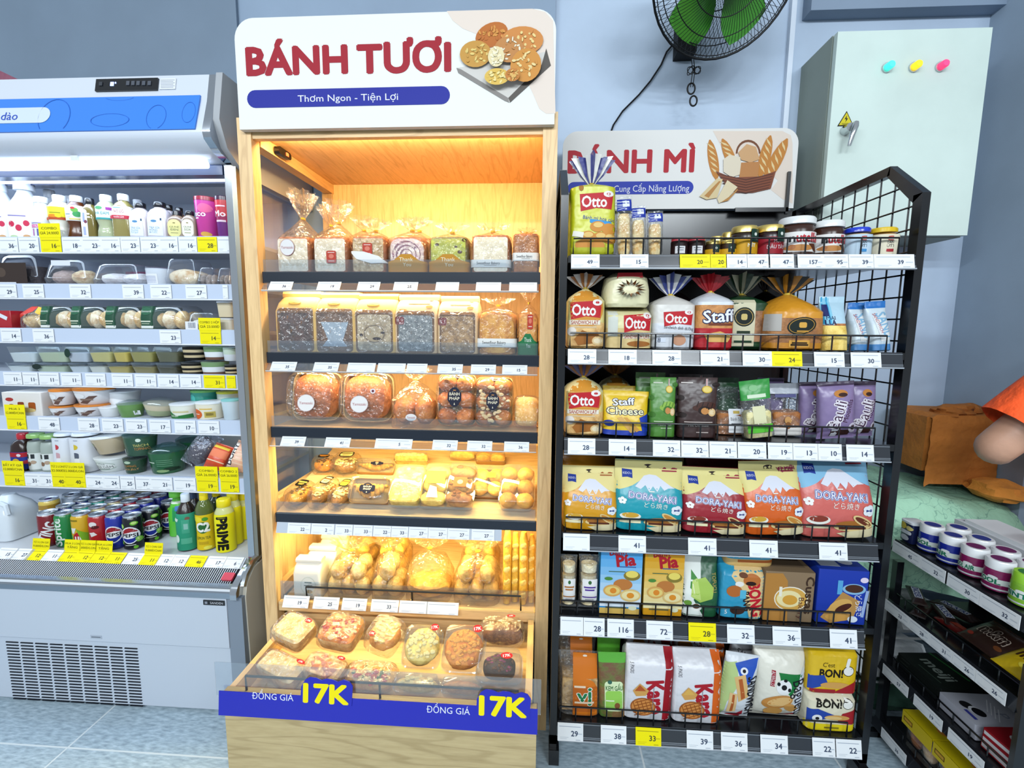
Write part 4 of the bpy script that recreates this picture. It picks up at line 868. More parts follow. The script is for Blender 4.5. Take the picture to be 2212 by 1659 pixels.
def facing(name, label, cat, sh, L, Rr, T, th, shape_k, group=None, lean=.25, dy=0, B=None):
    """a flat pack propped up so that its top faces the viewer"""
    Y, Z = sh[0]+dy, sh[1]; m_ = (L+Rr)/2
    if B is not None: Z = aY(m_, B, Y).z
    yb = 900
    for _ in range(3): x = aY(m_, yb, Y).x; yb = pix((x, Y, Z))[1]
    w = aY(Rr, (yb+T)/2, Y).x-aY(L, (yb+T)/2, Y).x; h = (aY(m_, T, Y).z-Z)/cos(lean); P = It(); flatpack(P, w, h, th, **shape_k)
    c = Vector(((aY(L, (yb+T)/2, Y).x+aY(Rr, (yb+T)/2, Y).x)/2, Y+th*cos(lean)+sin(lean)*h/2, Z+cos(lean)*h/2+.001))
    return finish(P, name, label, cat, c, (pi/2-lean, 0, 0), group)
# ================================================================== goods in the display fridge
f0 = (FSH[0][0]+.02, FSH[0][1]+.0005); fq = lambda k, dy=.02: (FSH[k][0]+dy, FSH[k][1]+.0005)
WB = 'G:eef3fa'; G0 = 'drink bottles on the fridge\'s top shelf'
PD = [('r', 0, .25, .9, .42, 'f3f2f6'), ('o', -.25, .26, .2, .1, 'c8284c'), ('o', .24, .28, .2, .1, 'c8284c'), ('o', -.02, .2, .22, .11, 'c8284c'), ('o', .22, .06, .24, .06, 'cf9f6a'), ('r', -.05, .4, .6, .02, '8b7fb0'), ('o', -.2, .05, .26, .05, 'b9cf9e')]
bt = lambda lab, L, R_, T, prof, col, **k: item('drink_bottle', lab, 'bottle', f0, L, R_, T, bottle, group=G0, rot=(0, 0, .3), prof=prof, col=col, dy=k.pop('dy', 0), **k)
bt('white milk bottle cut off by the left frame edge on the top shelf', -44, 1, 390, 'milk', WB, cap='G:f3f7fc', ds=PD)
bt('tall white milk bottle with red fruits on its label on the top shelf', 3, 54, 386, 'milk', WB, cap='G:f3f7fc', ds=PD, capr=.66)
bt('short white yogurt bottle with a pink word beside the tall milk bottle', 55, 91, 421, 'yog', WB, cap='G:f3f7fc', ds=[('r', -.1, .31, .56, .07, 'd23a8a'), ('t', 'CHIBĂN', -.1, .31, .05, 'f5e9f3', 0, .5), ('r', -.1, .38, .5, .02, '8b7fb0'), ('r', -.25, .17, .08, .16, 'b86fa8'), ('r', -.02, .17, .08, .16, '56599a'), ('o', .4, .14, .16, .1, 'b83a5a')])
bt('white bottle standing behind the short yogurt bottle', 73, 110, 405, 'milk', WB, cap='G:f3f7fc', dy=.09)
bt('white bottle with a yellow label and a pinched waist', 93, 131, 417, 'hour', 'G:f1eee2', cap='G:f3f7fc', label='f2e230', lz=(.44, .72), ds=[('r', 0, .47, 1.2, .06, 'b8481e'), ('o', -.1, .52, .5, .07, 'e8891c'), ('o', .15, .53, .3, .09, 'e8d01e'), ('r', 0, .59, .5, .014, '7a8a22')])
bt('white cap bottle half hidden behind the brown tea bottle', 128, 152, 420, 'milk', WB, cap='G:f3f7fc', dy=.11)
bt('brown tea bottle with a white cap and green fruit label', 132, 168, 418.6, 'hour', 'G:5a2d12', cap='G:f0f5fb', label='f1f0ea', lz=(.42, .76), ds=[('o', .22, .57, .4, .13, '3f9a58'), ('o', .12, .66, .34, .1, '6aae4e'), ('o', -.22, .56, .34, .12, 'e9f2f5'), ('r', -.22, .56, .24, .02, '7d94a8'), ('o', .05, .7, .22, .05, 'c8383c'), ('r', .1, .46, .5, .03, 'e3cf7a')])
bt('olive drink bottle with black cap and a tall white paper strip', 169, 197, 425, 'tea', 'L:8a7a3c', cap='G:17181f', ds=[('r', -.2, .36, .42, .7, 'eef2fa', .4), ('r', -.2, .52, .14, .22, '9aa6cf'), ('o', -.1, .42, .2, .08, '7a3a50'), ('r', -.2, .2, .16, .2, 'a8b2d6')])
bt('clear drink bottle with a pale green label reading A ĐAM', 198, 233, 417, 'hour', 'L:cfd6b0', cap='G:f0f6fa', label='e3f2e6', lz=(.44, .74), ds=[('t', 'HA ĐAM', -.05, .58, .07, '2c8f9c', 0, .7, .02), ('r', 0, .46, 1.1, .04, '3aa0a0'), ('o', -.18, .69, .4, .07, '5fb07a'), ('r', .3, .68, .24, .06, 'a03a9a')])
bt('clear drink bottle with white and red label reading TÁO ĐỎ', 235, 271, 415, 'tea', 'L:a89a5a', cap='G:f2f5f8', label='f4f3f2', lz=(.44, .72), ds=[('t', 'TÁO ĐỎ', -.08, .6, .07, 'b04a4a', 0, .56, .02), ('r', 0, .48, 1.2, .075, 'c42840'), ('t', 'NHÂN SÂM', -.05, .48, .04, 'f6e6e8', 0, .5), ('r', -.15, .68, .4, .014, '58a8b8')])
MT = lambda l1, l2: [('r', -.08, .33, .7, .46, 'e6f2fb'), ('t', 'TRÀ SỮA', -.1, .3, .05, '2e5f94', 0, .46), ('t', l1, -.16, .24, .045, '2e5f94', 0, .36), ('t', l2, -.16, .18, .045, '2e5f94', 0, .36), ('o', -.12, .47, .26, .06, '4f86b4'), ('r', .2, .52, .07, .06, '1e3a5c')]
bt('milk tea bottle with black cap next to the red-banded bottle', 272, 308, 434, 'tea', 'G:cfc4c8', cap='G:17181f', ds=MT('Ô LONG', 'TỨ QUÝ'))
bt('milk tea bottle with black cap, right of the two with blue text', 310, 351, 432, 'tea', 'G:c9c0c6', cap='G:17181f', ds=MT('HỒNG', 'BÁ TƯỚC'))
bt('bottle with white cap behind the first milk tea bottle', 274, 302, 428, 'tea', 'G:cfc4c8', cap='G:eef2f8', dy=.10)
bt('milk tea bottle behind the gap between milk tea and coffee bottles', 346, 370, 440, 'tea', 'G:c9c0c6', cap='G:17181f', dy=.09)
bt('coffee bottle with a black cap behind the two small coffee bottles', 366, 392, 446, 'tea', 'G:6b4a36', cap='G:17181f', dy=.08)
CF = lambda c, t: [('r', -.02, .38, .72, .6, c, .45), ('t', 'CÀ PHÊ', -.02, .42, .06, '3a3a2c', 0, .5, .02), ('t', t, -.02, .33, .07, '2f4a3c', 0, .42, .02), ('r', -.02, .22, .4, .02, '8a8a5c'), ('o', -.02, .56, .16, .04, '8a7a4c')]
bt('small coffee bottle with a round-topped yellow label', 354, 388, 453, 'tea', 'G:8a7260', cap='G:17181f', ds=CF('e6df96', 'ĐEN'))
bt('small coffee bottle with a round-topped pale label reading CÀ PHÊ SỮA', 386, 415, 453, 'tea', 'G:93806e', cap='G:17181f', ds=CF('eef0d8', 'SỮA'))
def cupdrink(P, w, d, h, col, lid, ds=(), zones=None): tub(P, w, w, h, col, lid, ds, taper=.72, lidh=.14, zones=zones)
item('drink_cup', 'magenta drink cup with a dark red lid on the top shelf', 'cup', f0, 402, 456, 417, cupdrink, group='pink drink cups', rot=(0, .05, 0), col='G:c63d94', lid='G:8e1f34', ds=[('t', 'eco', -.08, .56, .12, 'fbe9f3', 0, .5, .03), ('o', .12, .68, .5, .2, 'e86a9a'), ('o', .12, .12, .36, .1, 'd8a84a'), ('r', -.2, .46, .2, .03, 'f3cfe2')])
item('drink_cup', 'purple and red drink cup beside the chrome fridge post', 'cup', f0, 452, 492, 416, cupdrink, group='pink drink cups', rot=(0, .03, 0), col='G:7a2a6a', lid='G:3a1a34', zones=[(.45, 'G:6a2a78'), (.6, 'G:9a2a58'), (1.1, 'G:c83a44')], ds=[('t', 'Mo', -.05, .56, .13, 'fbe9f3', 0, .6, .03), ('r', 0, .4, .5, .04, 'e8d0e0'), ('r', 0, .72, .5, .03, 'f3cfe2')])
# second shelf
f1 = fq(1); G1 = 'clear packs of cookies and rolls'
def clam(P, w, d, h, kind, key, key2=None, back=None, n=5, label=(), tall=True, lid='C:eef3ff', stripe=None):
    mb = MB(); bread_in(mb, kind, w*.84, d*.8, h*.66, key, key2); P.part('food', mb)
    P.part('clear_box', MB().loft([(0, w/2*.9, d/2*.9, n, lid), (h*.06, w/2*.96, d/2*.96, n, lid), (h*.3, w/2, d/2, n, lid), (h*.34, w/2*.97, d/2*.97, n, lid), (h*.9, w/2*.84, d/2*.84, n, lid), (h, w/2*.78, d/2*.78, n, lid)], 36))
    if back: P.part('insert_card', MB().box(-w*.44, w*.44, d*.4, d*.42, h*.05, h*.86, back))
    if label: 
        lm = MB(); flat_prints(lm, label, w, h, Matrix.Translation((0, -d/2*1.01, 0))); P.part('label', lm)
item('cake_box', 'dark brown cake in a black-lidded clear box at the left frame edge', 'food pack', f1, -28, 74, 549, clam, dep=.2, kind='slab', key='B:4a3a34:32261f', lid='C:9a9aa8', label=[('r', -.05, .4, .8, .66, '3c302c'), ('o', -.2, .42, .2, .3, '57483f'), ('r', -.15, .05, .5, .12, 'e6ecf5')])
item('cookie_box', 'clear box of round cream cookies beside the dark cake box', 'food pack', f1, 77, 181, 560, clam, dep=.2, group=G1, kind='n2x2', key='B:e6cfa0:b78f62', key2='B:b79f92:8f7464', label=[('r', .05, .86, .4, .2, 'e9eefb')])
item('cream_roll_box', 'clear box of coconut cream rolls with a pink card inside', 'food pack', f1, 184, 297, 569, clam, dep=.16, group=G1, kind='n2x1', key='B:f2f0ee:d9cfc6', back='b84a78')
item('food_tub', 'round clear tub of pale cakes with a striped sticker', 'food pack', f1, 298, 352, 573, tub, col='G:e1e9f4', lid='C:e6eefb', taper=.86, ds=[('r', -.1, .36+.0, .6, .5, 'f2f5fb')]+[('r', -.1, .2+.07*i, .5, .02, '8796c4') for i in range(5)])
item('pastry_box', 'tall clear hinged box with two pale pastries standing open', 'food pack', f1, 343, 420, 558, clam, dep=.13, group=G1, kind='n1x2', key='B:e9d7b2:c69a5e', n=4)
item('dried_fish_box', 'small clear box of grey-brown dried snacks left of its twin', 'food pack', f1, 418, 461, 577, clam, dep=.14, group='small boxes of dried snacks', kind='n3x3', key='B:a8988a:6f6156', n=5)
item('dried_fish_box', 'small clear box of grey-brown dried snacks by the chrome post', 'food pack', f1, 461, 497, 578, clam, dep=.14, group='small boxes of dried snacks', kind='n3x3', key='B:a8988a:6f6156', n=5)
# third shelf
f2 = fq(2)
item('snack_box', 'red snack carton cut by the left frame edge', 'box', f2, -22, 24, 671, carton, col='G:b81f2c', ds=[('r', .1, .7, .5, .2, 'e9eef8', 0, -25)])
def bunbag(P, w, d, h, **k):
    mb = MB(); bread_in(mb, 'n2x2', w*.86, d*.8, h*.7, 'B:edd9a8:c9a05e'); P.part('bread', mb)
    bm_ = MB().loft(zoned(sc([(0, .9, .9, 4), (.1, 1, 1, 3), (.6, .98, .95, 3), (.9, .7, .6, 2.6), (1, .4, .2, 2.4)], w, d, h, 'T:ffffff'), [(.5*h, 'T:ffffff'), (2*h, 'T:ffffff')]), 30); loft_prints(bm_, [('p', [(-.38, .55), (-.1, .9), (.1, .9), (.06, .7), (-.3, .45)], 'd83a2a'), ('p', [(.1, .9), (.36, .78), (.42, .5), (.14, .66)], 'f3c23c')], w, h, sc([(0, .9, .9, 4), (.1, 1, 1, 3), (.6, .98, .95, 3), (.9, .7, .6, 2.6), (1, .4, .2, 2.4)], w, d, h, '')); P.part('wrapper', bm_)
item('bun_bag', 'clear bag of cream buns printed red and yellow', 'bread bag', f2, 24, 96, 656, bunbag, dep=.14)
def banana(P, w, d, h):
    mb = MB(); bread_in(mb, 'n3x2', w*.84, d*.8, h*.8, 'B:efe0bc:c79a5e', 'B:e3c488:b8823e'); P.part('cakes', mb)
    P.part('clear_box', MB().loft(sc([(0, .94, .94, 4), (.1, 1, 1, 4), (.5, 1, 1, 3.4), (.9, .86, .86, 3), (1, .7, .7, 3)], w, d, h, 'C:f4f8ff'), 32))
    r_ = [(h*.06, w*.15, d/2*1.05, 8, '24513c', -w*.33), (h*.5, w*.15, d/2*1.05, 8, '24513c', -w*.34), (h*.96, w*.15, d/2*.9, 8, '24513c', -w*.34)]
    sm = MB().loft(r_, 28, False); loft_prints(sm, [('t', 'Savouré', -.34, .76, .085, 'dfe9df', 0, .22), ('o', -.34, .76, .26, .3, '2f6549'), ('t', 'Savouré', -.34, .76, .085, 'dfe9df', 0, .22), ('r', -.34, .36, .22, .05, 'dfe5d0'), ('r', -.34, .27, .18, .03, 'b9c6ac'), ('r', -.34, .14, .28, .1, 'eef2ec')], w, h, r_); P.part('sleeve', sm)
for i, (a, b_) in enumerate(((84, 152), (149, 226), (224, 302), (300, 395))):
    item('banana_cake_box', f"clear box of cream cakes with dark green sleeve, {('first', 'second', 'third', 'fourth')[i]} from the left of four", 'food pack', f2, a, b_, 659, banana, dep=.15, group='cream cake boxes with green sleeves')
item('clear_tray', 'low clear tray of pale food with a barcode sticker by the yellow tag', 'food pack', f2, 393, 462, 676, clam, dep=.15, kind='n2x2', key='B:e8e3d0:c9bda0', label=[('r', -.2, .3, .4, .45, 'f2f5f8')]+[('r', -.3+.035*i, .32, .015, .3, '4a5670') for i in range(7)])
item('pudding_box', 'white and tan pudding tub, lower of two by the chrome post', 'food pack', f2, 464, 500, 686, tub, dep=.12, n=6, col='G:e9e0cc', lid='G:f5f7fb', taper=.9, group='white and tan pudding tubs')
item('pudding_box', 'white and tan pudding tub, upper of two by the chrome post', 'food pack', f2, 463, 500, 649, tub, dep=.12, B=685.5, n=6, col='G:e3d3b2', lid='G:f5f7fb', taper=.9, group='white and tan pudding tubs')
# fourth shelf: two layers of dessert trays
f3 = fq(3); G3 = 'dessert trays on the fourth fridge shelf'
def tray(P, w, d, h, fill, col='C:eaf3f5', k=.6, seal=None):
    r_ = [(0, w/2*.8, d/2*.8, 7, col), (h*.9, w/2*.97, d/2*.97, 7, col), (h, w/2, d/2, 7, col)]
    P.part('tray', MB().loft(r_, 32)); P.part('dessert', MB().loft([(h*.04, w/2*.78, d/2*.78, 7, fill), (h*k, w/2*.89, d/2*.89, 7, fill), (h*k+.001, w/2*.2, d/2*.2, 4, fill)], 32))
    if seal: sm = MB(); flat_prints(sm, [('o', -.3, .6, .24, .55, seal)], w, h, Matrix.Translation((0, -d/2*.97, 0))); P.part('seal', sm)
low = [(5, 63, 'eef3f6', 'left of the lower layer, white filling', None), (62, 141, 'cfdcc0', 'of the lower layer with pale green filling and dark seal', '20302c'), (140, 187, 'e2e9f2', 'of the lower layer with white jelly', None), (183, 225, 'eeece2', 'of the lower layer with cream filling', None), (223, 277, 'cbb45c', 'of the lower layer with honey coloured filling', None), (276, 333, '9a8a4c', 'of the lower layer with brown beans', None), (330, 380, '4a441f', 'of the lower layer with dark green beans', None)]
upp = [(8, 74, 'e3eaf0', 'left of the upper layer, white filling', None), (69, 143, 'c3cfae', 'of the upper layer with pale green filling', None), (134, 187, 'cdd3e2', 'of the upper layer with purple jelly and dark green seal', '1e3a30'), (183, 238, 'd8c878', 'of the upper layer with pale yellow beans', None), (236, 273, 'e2c24a', 'of the upper layer with bright yellow filling', None), (271, 329, 'a89a3c', 'of the upper layer with olive beans', None), (327, 384, '5a5420', 'of the upper layer with dark olive beans', None)]
for a, b_, c, t, s_ in low: item('dessert_tray', f'small clear dessert tray {t}', 'dessert', f3, a, b_, 784, tray, dep=.11, group=G3, fill='B:'+c+':'+c if 0 else 'P:'+c, seal=s_)
for a, b_, c, t, s_ in upp: item('dessert_tray', f'small clear dessert tray {t}', 'dessert', f3, a, b_, 749, tray, dep=.11, B=783.5, group=G3, fill='P:'+c, seal=s_)
ST = [(.2, '161512'), (.38, 'cdbb94'), (.58, '161512'), (.78, 'cdbb94'), (1.2, '161512')]; GW = [(.22, '7a5a4c'), (.62, 'e9eef2'), (1.2, '7fa070')]
for a, b_, T, B_, z, lab in ((378, 423, 782, None, ST, 'black and cream striped pudding cup, lower row, left of the green one'), (419, 473, 779, None, GW, 'green, white and brown layered pudding cup in the lower row'), (477, 506, 786, None, ST, 'black and cream striped pudding cup, lower row, by the chrome post'), (380, 428, 745, 779, ST, 'black and cream striped pudding cup, stacked on the lower striped cup'), (426, 474, 746, 778, GW, 'green, white and brown layered pudding cup in the upper row'), (473, 505, 748, 780, [(.5, 'd8dfe6'), (1.2, 'c5d6c4')], 'pale pudding cup in the upper row by the chrome post')):
    item('pudding_cup', lab, 'dessert', f3, a, b_, T, tub, B=B_, col='G:ffffff', lid='C:e9f2f8', taper=.84, zones=z, group='layered pudding cups')
# fifth shelf
f4 = fq(4); G4 = 'dessert cups on the fifth fridge shelf'
item('flan_pack', 'cream coloured flan carton printed with puddings, left end of shelf', 'box', f4, 4, 90, 848, carton, dep=.14, col='ece7e2', ds=[('o', -.3, .7, .2, .16, 'b0362e'), ('r', -.02, .45, .16, .3, '8a3f22', .2), ('r', .26, .42, .18, .34, 'a8541e', .2), ('o', .1, .26, .5, .2, 'e3c88a'), ('o', -.26, .44, .14, .14, '7a3420')])
OL = 'G:e8892e'
for a, b_, T, B_, t in ((140, 203, 874, None, 'lower right'), (90, 137, 877, None, 'lower left'), (134, 206, 837, 876, 'upper right'), (90, 136, 839, 877, 'upper left')):
    item('yogurt_cup', f'white cup with orange rimmed lid, {t} of a block of four', 'dessert', f4, a, b_, T, tub, B=B_, col='G:e9e6e8', lid=OL, taper=.74, lidh=.2, ds=[('p', [(-.1, .1), (.2, .5), (.35, .5), (.1, .05)], '6b5048'), ('o', -.1, .5, .4, .3, 'f5f6f8'), ('r', .1, .3, .3, .1, '8a7468')], group='cups with orange lids')
item('dessert_cup', 'plain white cup below the white box beside the orange lids', 'dessert', f4, 199, 243, 880, tub, col='G:eef1f4', lid='G:f4f7fa', taper=.76, group=G4)
item('dessert_cup', 'wide white cup stacked behind the green dessert cup', 'dessert', f4, 203, 268, 846, tub, dy=.06, B=878, col='G:f0f1f3', lid='G:f6f8fb', taper=.82, group=G4)
item('dessert_cup', 'green jelly cup with a clear domed lid', 'dessert', f4, 236, 287, 872, tub, col='G:6f9a54', lid='C:e6f1f6', taper=.74, dome=.012, ds=[('r', .38, .3, .14, .3, 'e9f0f2')], group=G4)
item('dessert_cup', 'tilted beige cup with a wide clear domed lid', 'dessert', f4, 287, 352, 876, tub, col='G:c7c3a4', lid='C:e6f1f6', taper=.72, dome=.016, zones=[(.5, 'G:a9b48c'), (1.2, 'G:d5c8ac')], rot=(0, .12, 0), group=G4)
item('dessert_cup', 'white cup with a green leaf label in the front row', 'dessert', f4, 350, 407, 873, tub, col='G:eef1e4', lid='G:f7fafc', taper=.88, ds=[('p', [(-.45, .1), (-.3, .5), (.0, .2), (.42, .32), (.42, .04), (-.42, .02)], '2f7a3c'), ('r', .1, .46, .5, .1, 'd8cf9a'), ('t', 'Nhãn', -.1, .2, .14, 'e4f0dc', 0, .3)], group=G4)
item('dessert_cup', 'white cup with an orange label in the front row', 'dessert', f4, 406, 464, 869, tub, col='G:f0ead4', lid='G:f7fafc', taper=.9, ds=[('o', -.26, .3, .5, .56, 'e0662a'), ('r', .22, .28, .3, .34, 'c9b45a'), ('r', .22, .3, .2, .16, '8a7a3a'), ('r', -.26, .3, .3, .04, 'f6e6d8'), ('r', .1, .6, .4, .06, 'e9c25a')], group=G4)
item('dessert_cup', 'clear tub with a teal lid beside the chrome post', 'dessert', f4, 468, 508, 862, tub, col='G:cfe0ea', lid='G:8fd2d0', taper=.8, group=G4)
item('dessert_cup', 'teal and green printed cup in the back row', 'dessert', f4, 397, 452, 842, tub, dy=.09, col='G:3faa94', lid='G:7ac46a', taper=.92, ds=[('o', -.2, .6, .3, .4, '5fd0c0')], group=G4)
item('dessert_cup', 'cup with a yellow-green lid in the back row', 'dessert', f4, 456, 504, 845, tub, dy=.09, col='G:e3ead8', lid='G:d3d23c', taper=.92, group=G4)
# sixth shelf
f5 = fq(5)
item('syrup_bottle', 'dark bottle with red cap and a blue and red label', 'bottle', f5, 16, 50, 939, bottle, prof='tea', col='G:2a1612', cap='G:b8202e', label='2b3f9a', lz=(.08, .52), capz=.84, ds=[('r', 0, .45, 1.2, .12, 'b52432'), ('o', 0, .24, .5, .22, 'e3b93c'), ('p', [(-.5, .18), (0, .28), (.5, .14), (.5, .06), (-.5, .06)], '2840a8'), ('p', [(.1, .24), (.5, .3), (.5, .2)], 'b5303a'), ('o', .2, .44, .26, .08, 'e9dfe6')])
for a, b_, T, t in ((49, 79, 940, 'left'), (77, 110, 942, 'right')):
    item('jelly_jar', f'clear jar with a green rimmed lid, {t} of a pair', 'jar', f5, a, b_, T, jar, col='G:a9b4ac', cap='G:8fba6a', capz=.92, label='e6ebe8', lz=(.06, .5), ds=[('o', -.12, .22, .3, .12, '8a6a52'), ('o', .16, .26, .3, .1, 'b8a08a'), ('r', -.2, .42, .18, .12, '2f3a34'), ('r', .15, .42, .2, .12, '2f3438')], group='jelly jars')
for a, b_, T, c, t in ((106, 144, 938, 'c8404a', 'red'), (141, 189, 938, 'd8c03c', 'yellow')):
    item('milk_drink_can', f'tall white carton can with a {t} speech bubble', 'can', f5, a, b_, T, jar, col='e2e6ee', cap='G:eef2f8', capz=.95, prof='jarlow', label='e4e8f0', lz=(.02, .9), ds=[('o', -.12, .66, .42, .14, c), ('r', -.12, .83, .6, .02, '9aa2b4'), ('o', -.05, .44, .4, .16, 'd3a8b0' if t == 'red' else '5a6274'), ('o', .0, .28, .5, .2, 'f3f5fa'), ('r', -.2, .3, .06, .1, '4a5060'), ('o', .25, .12, .3, .12, 'a8343c')], group='white speech bubble cans')
def bowl(P, w, d, h, col, lid, ds=(), taper=.72, dome=0, lidh=.14): tub(P, w, d, h, col, lid, ds, taper=taper, dome=dome, lidh=lidh)
item('dessert_bowl', 'white paper bowl of sweet soup, lower of the two white ones', 'dessert bowl', f5, 181, 250, 990, bowl, col='G:e9efec', lid='G:f2f6f6', taper=.7, ds=[('o', .0, .42, .66, .56, 'b9c7bd'), ('o', .0, .42, .58, .46, 'eef2ee'), ('t', 'Chè', 0, .58, .13, '3a4a44', 0, .2), ('t', 'DỪA DẦM', 0, .38, .15, '2e3a36', 0, .5, .02), ('r', .02, .24, .3, .06, '7a8a82')], group='sweet soup bowls')
item('dessert_bowl', 'white and tan bowl tilted on top of the lower white bowl', 'dessert bowl', f5, 176, 246, 948, bowl, B=989, col='G:c5b496', lid='G:f2f4f2', taper=.68, ds=[('o', -.3, .36, .26, .3, '4a4038'), ('o', -.3, .56, .24, .2, '9ab08a')], rot=(0, -.1, 0), group='sweet soup bowls')
item('dessert_bowl', 'dark green bowl, lower of the stack beside the white bowls', 'dessert bowl', f5, 252, 296, 991, bowl, col='G:284b35', lid='C:bfd0cc', taper=.78, ds=[('t', 'TOPPING', .05, .5, .14, 'c3853c', 0, .5, .02), ('t', 'BLACK JELLY', .05, .3, .12, 'd8a86a', 0, .6, .02), ('o', 0, .74, .3, .18, 'b9cfb4')], group='green topping bowls')
item('dessert_bowl', 'dark green bowl with a barcode stacked on another green bowl', 'dessert bowl', f5, 246, 308, 940, bowl, B=988, col='G:2f5640', lid='C:8fd0cc', taper=.82, ds=[('r', -.3, .22, .18, .2, 'dfe6e4')]+[('r', -.36+.025*i, .22, .01, .14, '4a5a5a') for i in range(5)]+[('t', 'THẠCH', .26, .5, .12, 'd8d27a', 0, .3, .02), ('t', 'TOPPING', .28, .34, .12, 'c38a4c', 0, .3, .02), ('o', .26, .74, .12, .16, 'dcebdc')], group='green topping bowls')
item('dessert_bowl', 'wide green bowl with a ridged teal domed lid in front', 'dessert bowl', f5, 298, 370, 976, bowl, col='G:27623c', lid='C:7fc4c4', taper=.8, dome=.022, lidh=.1, ds=[('o', -.34, .2, .2, .24, 'e6eee8'), ('o', -.34, .2, .13, .14, '1e2a22'), ('o', -.36, .72, .1, .22, 'dcebdc'), ('r', -.2, .5, .3, .04, 'cfe0cf'), ('o', .3, .2, .3, .16, '1b3524'), ('o', .12, .14, .3, .12, '8fae7a')]+[('r', .18, .6-.08*i, .34, .02, '74a584') for i in range(4)], group='wide green bowls')
item('dessert_bowl', 'wide green bowl with a ridged teal lid in the back row', 'dessert bowl', f5, 362, 428, 950, bowl, dy=.14, col='G:27623c', lid='C:7fc4c4', taper=.8, dome=.02, group='wide green bowls')
def jellybag(P, w, d, h, key, film, ds=()):
    mb = MB(); mb.blob((0, 0, h*.42), (w*.42, d*.36, h*.4), key, 18, .12); P.part('food', mb)
    bm_ = MB().loft(sc(PILLOW, w, d, h, film), 30); loft_prints(bm_, ds, w, h, sc(PILLOW, w, d, h, '')); P.part('bag', bm_)
item('jelly_bag', 'clear bag of black jelly leaning against the fridge shelf', 'food bag', f5, 372, 424, 950, jellybag, dep=.06, rot=(-.35, .5, 0), key='G:33232c', film='T:e3ecff')
item('sausage_pack', 'orange and red sausage pack under a yellow tag', 'food bag', f5, 428, 470, 976, pouch, dep=.05, rot=(-.5, .3, 0), col='F:d8502e', ds=[('r', 0, .6, .9, .3, 'e8805a'), ('r', 0, .3, .9, .04, 'f0d0b0'), ('r', 0, .85, .8, .1, 'e9c84a')])
item('sausage_pack', 'pale pink sausage pack with black letters by the chrome post', 'food bag', f5, 476, 514, 968, pouch, dep=.05, rot=(-.45, .25, 0), col='F:e6b49a', ds=[('r', -.3, .5, .22, .8, 'f3eee8'), ('t', 'DOHY', -.3, .5, .16, '2a2a34', 90, .7, .03)]+[('r', .15, .24+.13*i, .6, .05, 'efcdb4') for i in range(4)])
# the deck: cans and bottles
ZD = .4925; dk_ = (None, ZD); GC = 'drink cans on the fridge deck'
def pepsi(bg): return [('o', 0, .46, .86, .5, 'eef2f8'), ('o', 0, .46, .8, .45, 'f4f6fa'), ('p', [(-.385, .5), (-.3, .6), (-.15, .66), (0, .68), (.15, .66), (.3, .6), (.37, .545), (.1, .56), (-.15, .53)], 'a01f2c'), ('p', [(-.37, .39), (-.1, .36), (.15, .37), (.385, .43), (.3, .32), (.15, .255), (0, .24), (-.15, .255), (-.3, .32)], '1d2f94'), ('t', 'PEPSI', 0, .46, .1, '0f1420', 0, .7, .035)]
LIME = [('o', -.36, .72, .2, .14, '7ac23a'), ('o', -.36, .72, .13, .09, 'c8e58a'), ('o', .22, .8, .34, .12, '6ab82e'), ('o', .22, .81, .24, .08, 'cbe88c'), ('o', .38, .3, .24, .13, '74c03a'), ('o', .38, .3, .16, .08, 'cdea92'), ('o', -.4, .24, .18, .1, '74b83c'), ('o', .24, .1, .2, .09, '6ab82e'), ('r', 0, .17, .5, .018, 'dfe6e0')]
CK = {
 'red energy': dict(col='G:7c1420', zones=[(.93, 'G:7c1420'), (1.1, 'G:d9dee6')], ds=[('t', 'STING', .06, .42, .26, 'eef0f4', 62, .66, .04)]),
 'green lemon': dict(col='G:15803f', ds=[('t', 'Sprite', -.2, .48, .2, 'e6f2ea', 90, .8, .03), ('o', -.22, .86, .3, .1, '2f9a58')]),
 'yellow and green': dict(col='G:d8a91c', zones=[(.4, 'G:8fb82c'), (1.1, 'G:d9ad20')], ds=[('o', .05, .34, .62, .32, 'b8202a'), ('t', 'up', .05, .34, .2, 'f3f3ee', 0, .42, .04), ('p', [(-.36, .62), (-.08, .62), (-.2, .46), (-.3, .46)], 'e9eee9'), ('p', [(-.1, .6), (.5, .4), (.5, .1), (.2, .18)], '7fb52c'), ('r', -.2, .84, .4, .05, '8a7a1c')]),
 'plain red': dict(col='G:b01c26', ds=[('o', -.1, .74, .4, .16, 'e9e4e2'), ('o', 0, .66, .4, .1, '5a1216'), ('p', [(-.3, .5), (-.05, .52), (.1, .44), (-.2, .38)], 'ece8e6'), ('o', -.05, .2, .4, .16, '3a1416')]),
 'blue cola': dict(col='G:1c2f9c', ds=pepsi(0)),
 'black lime cola': dict(col='G:10141c', ds=LIME+pepsi(0)+[('o', .36, .34, .24, .12, '74c03a'), ('o', .36, .34, .16, .08, 'cdea92')])}
GC2 = {'red energy': 'G:26306c', 'green lemon': 'G:2a9a8a', 'yellow and green': 'G:d8cf9a', 'plain red': 'G:b8283a', 'blue cola': 'G:2233a8', 'black lime cola': 'G:10141c'}
cols_ = [('red energy', 81, 117, 1110, 1184), ('green lemon', 112, 153, 1109, 1185), ('yellow and green', 150, 191, 1109, 1186), ('plain red', 188, 224, 1109, 1187), ('blue cola', 222, 256, 1110, 1188), ('black lime cola', 254, 302, 1113, 1190)]
rown = ('front', 'second', 'third', 'fourth', 'fifth')
base = aZ(278, 1190, ZD); wcan = .0615; hcan = .127
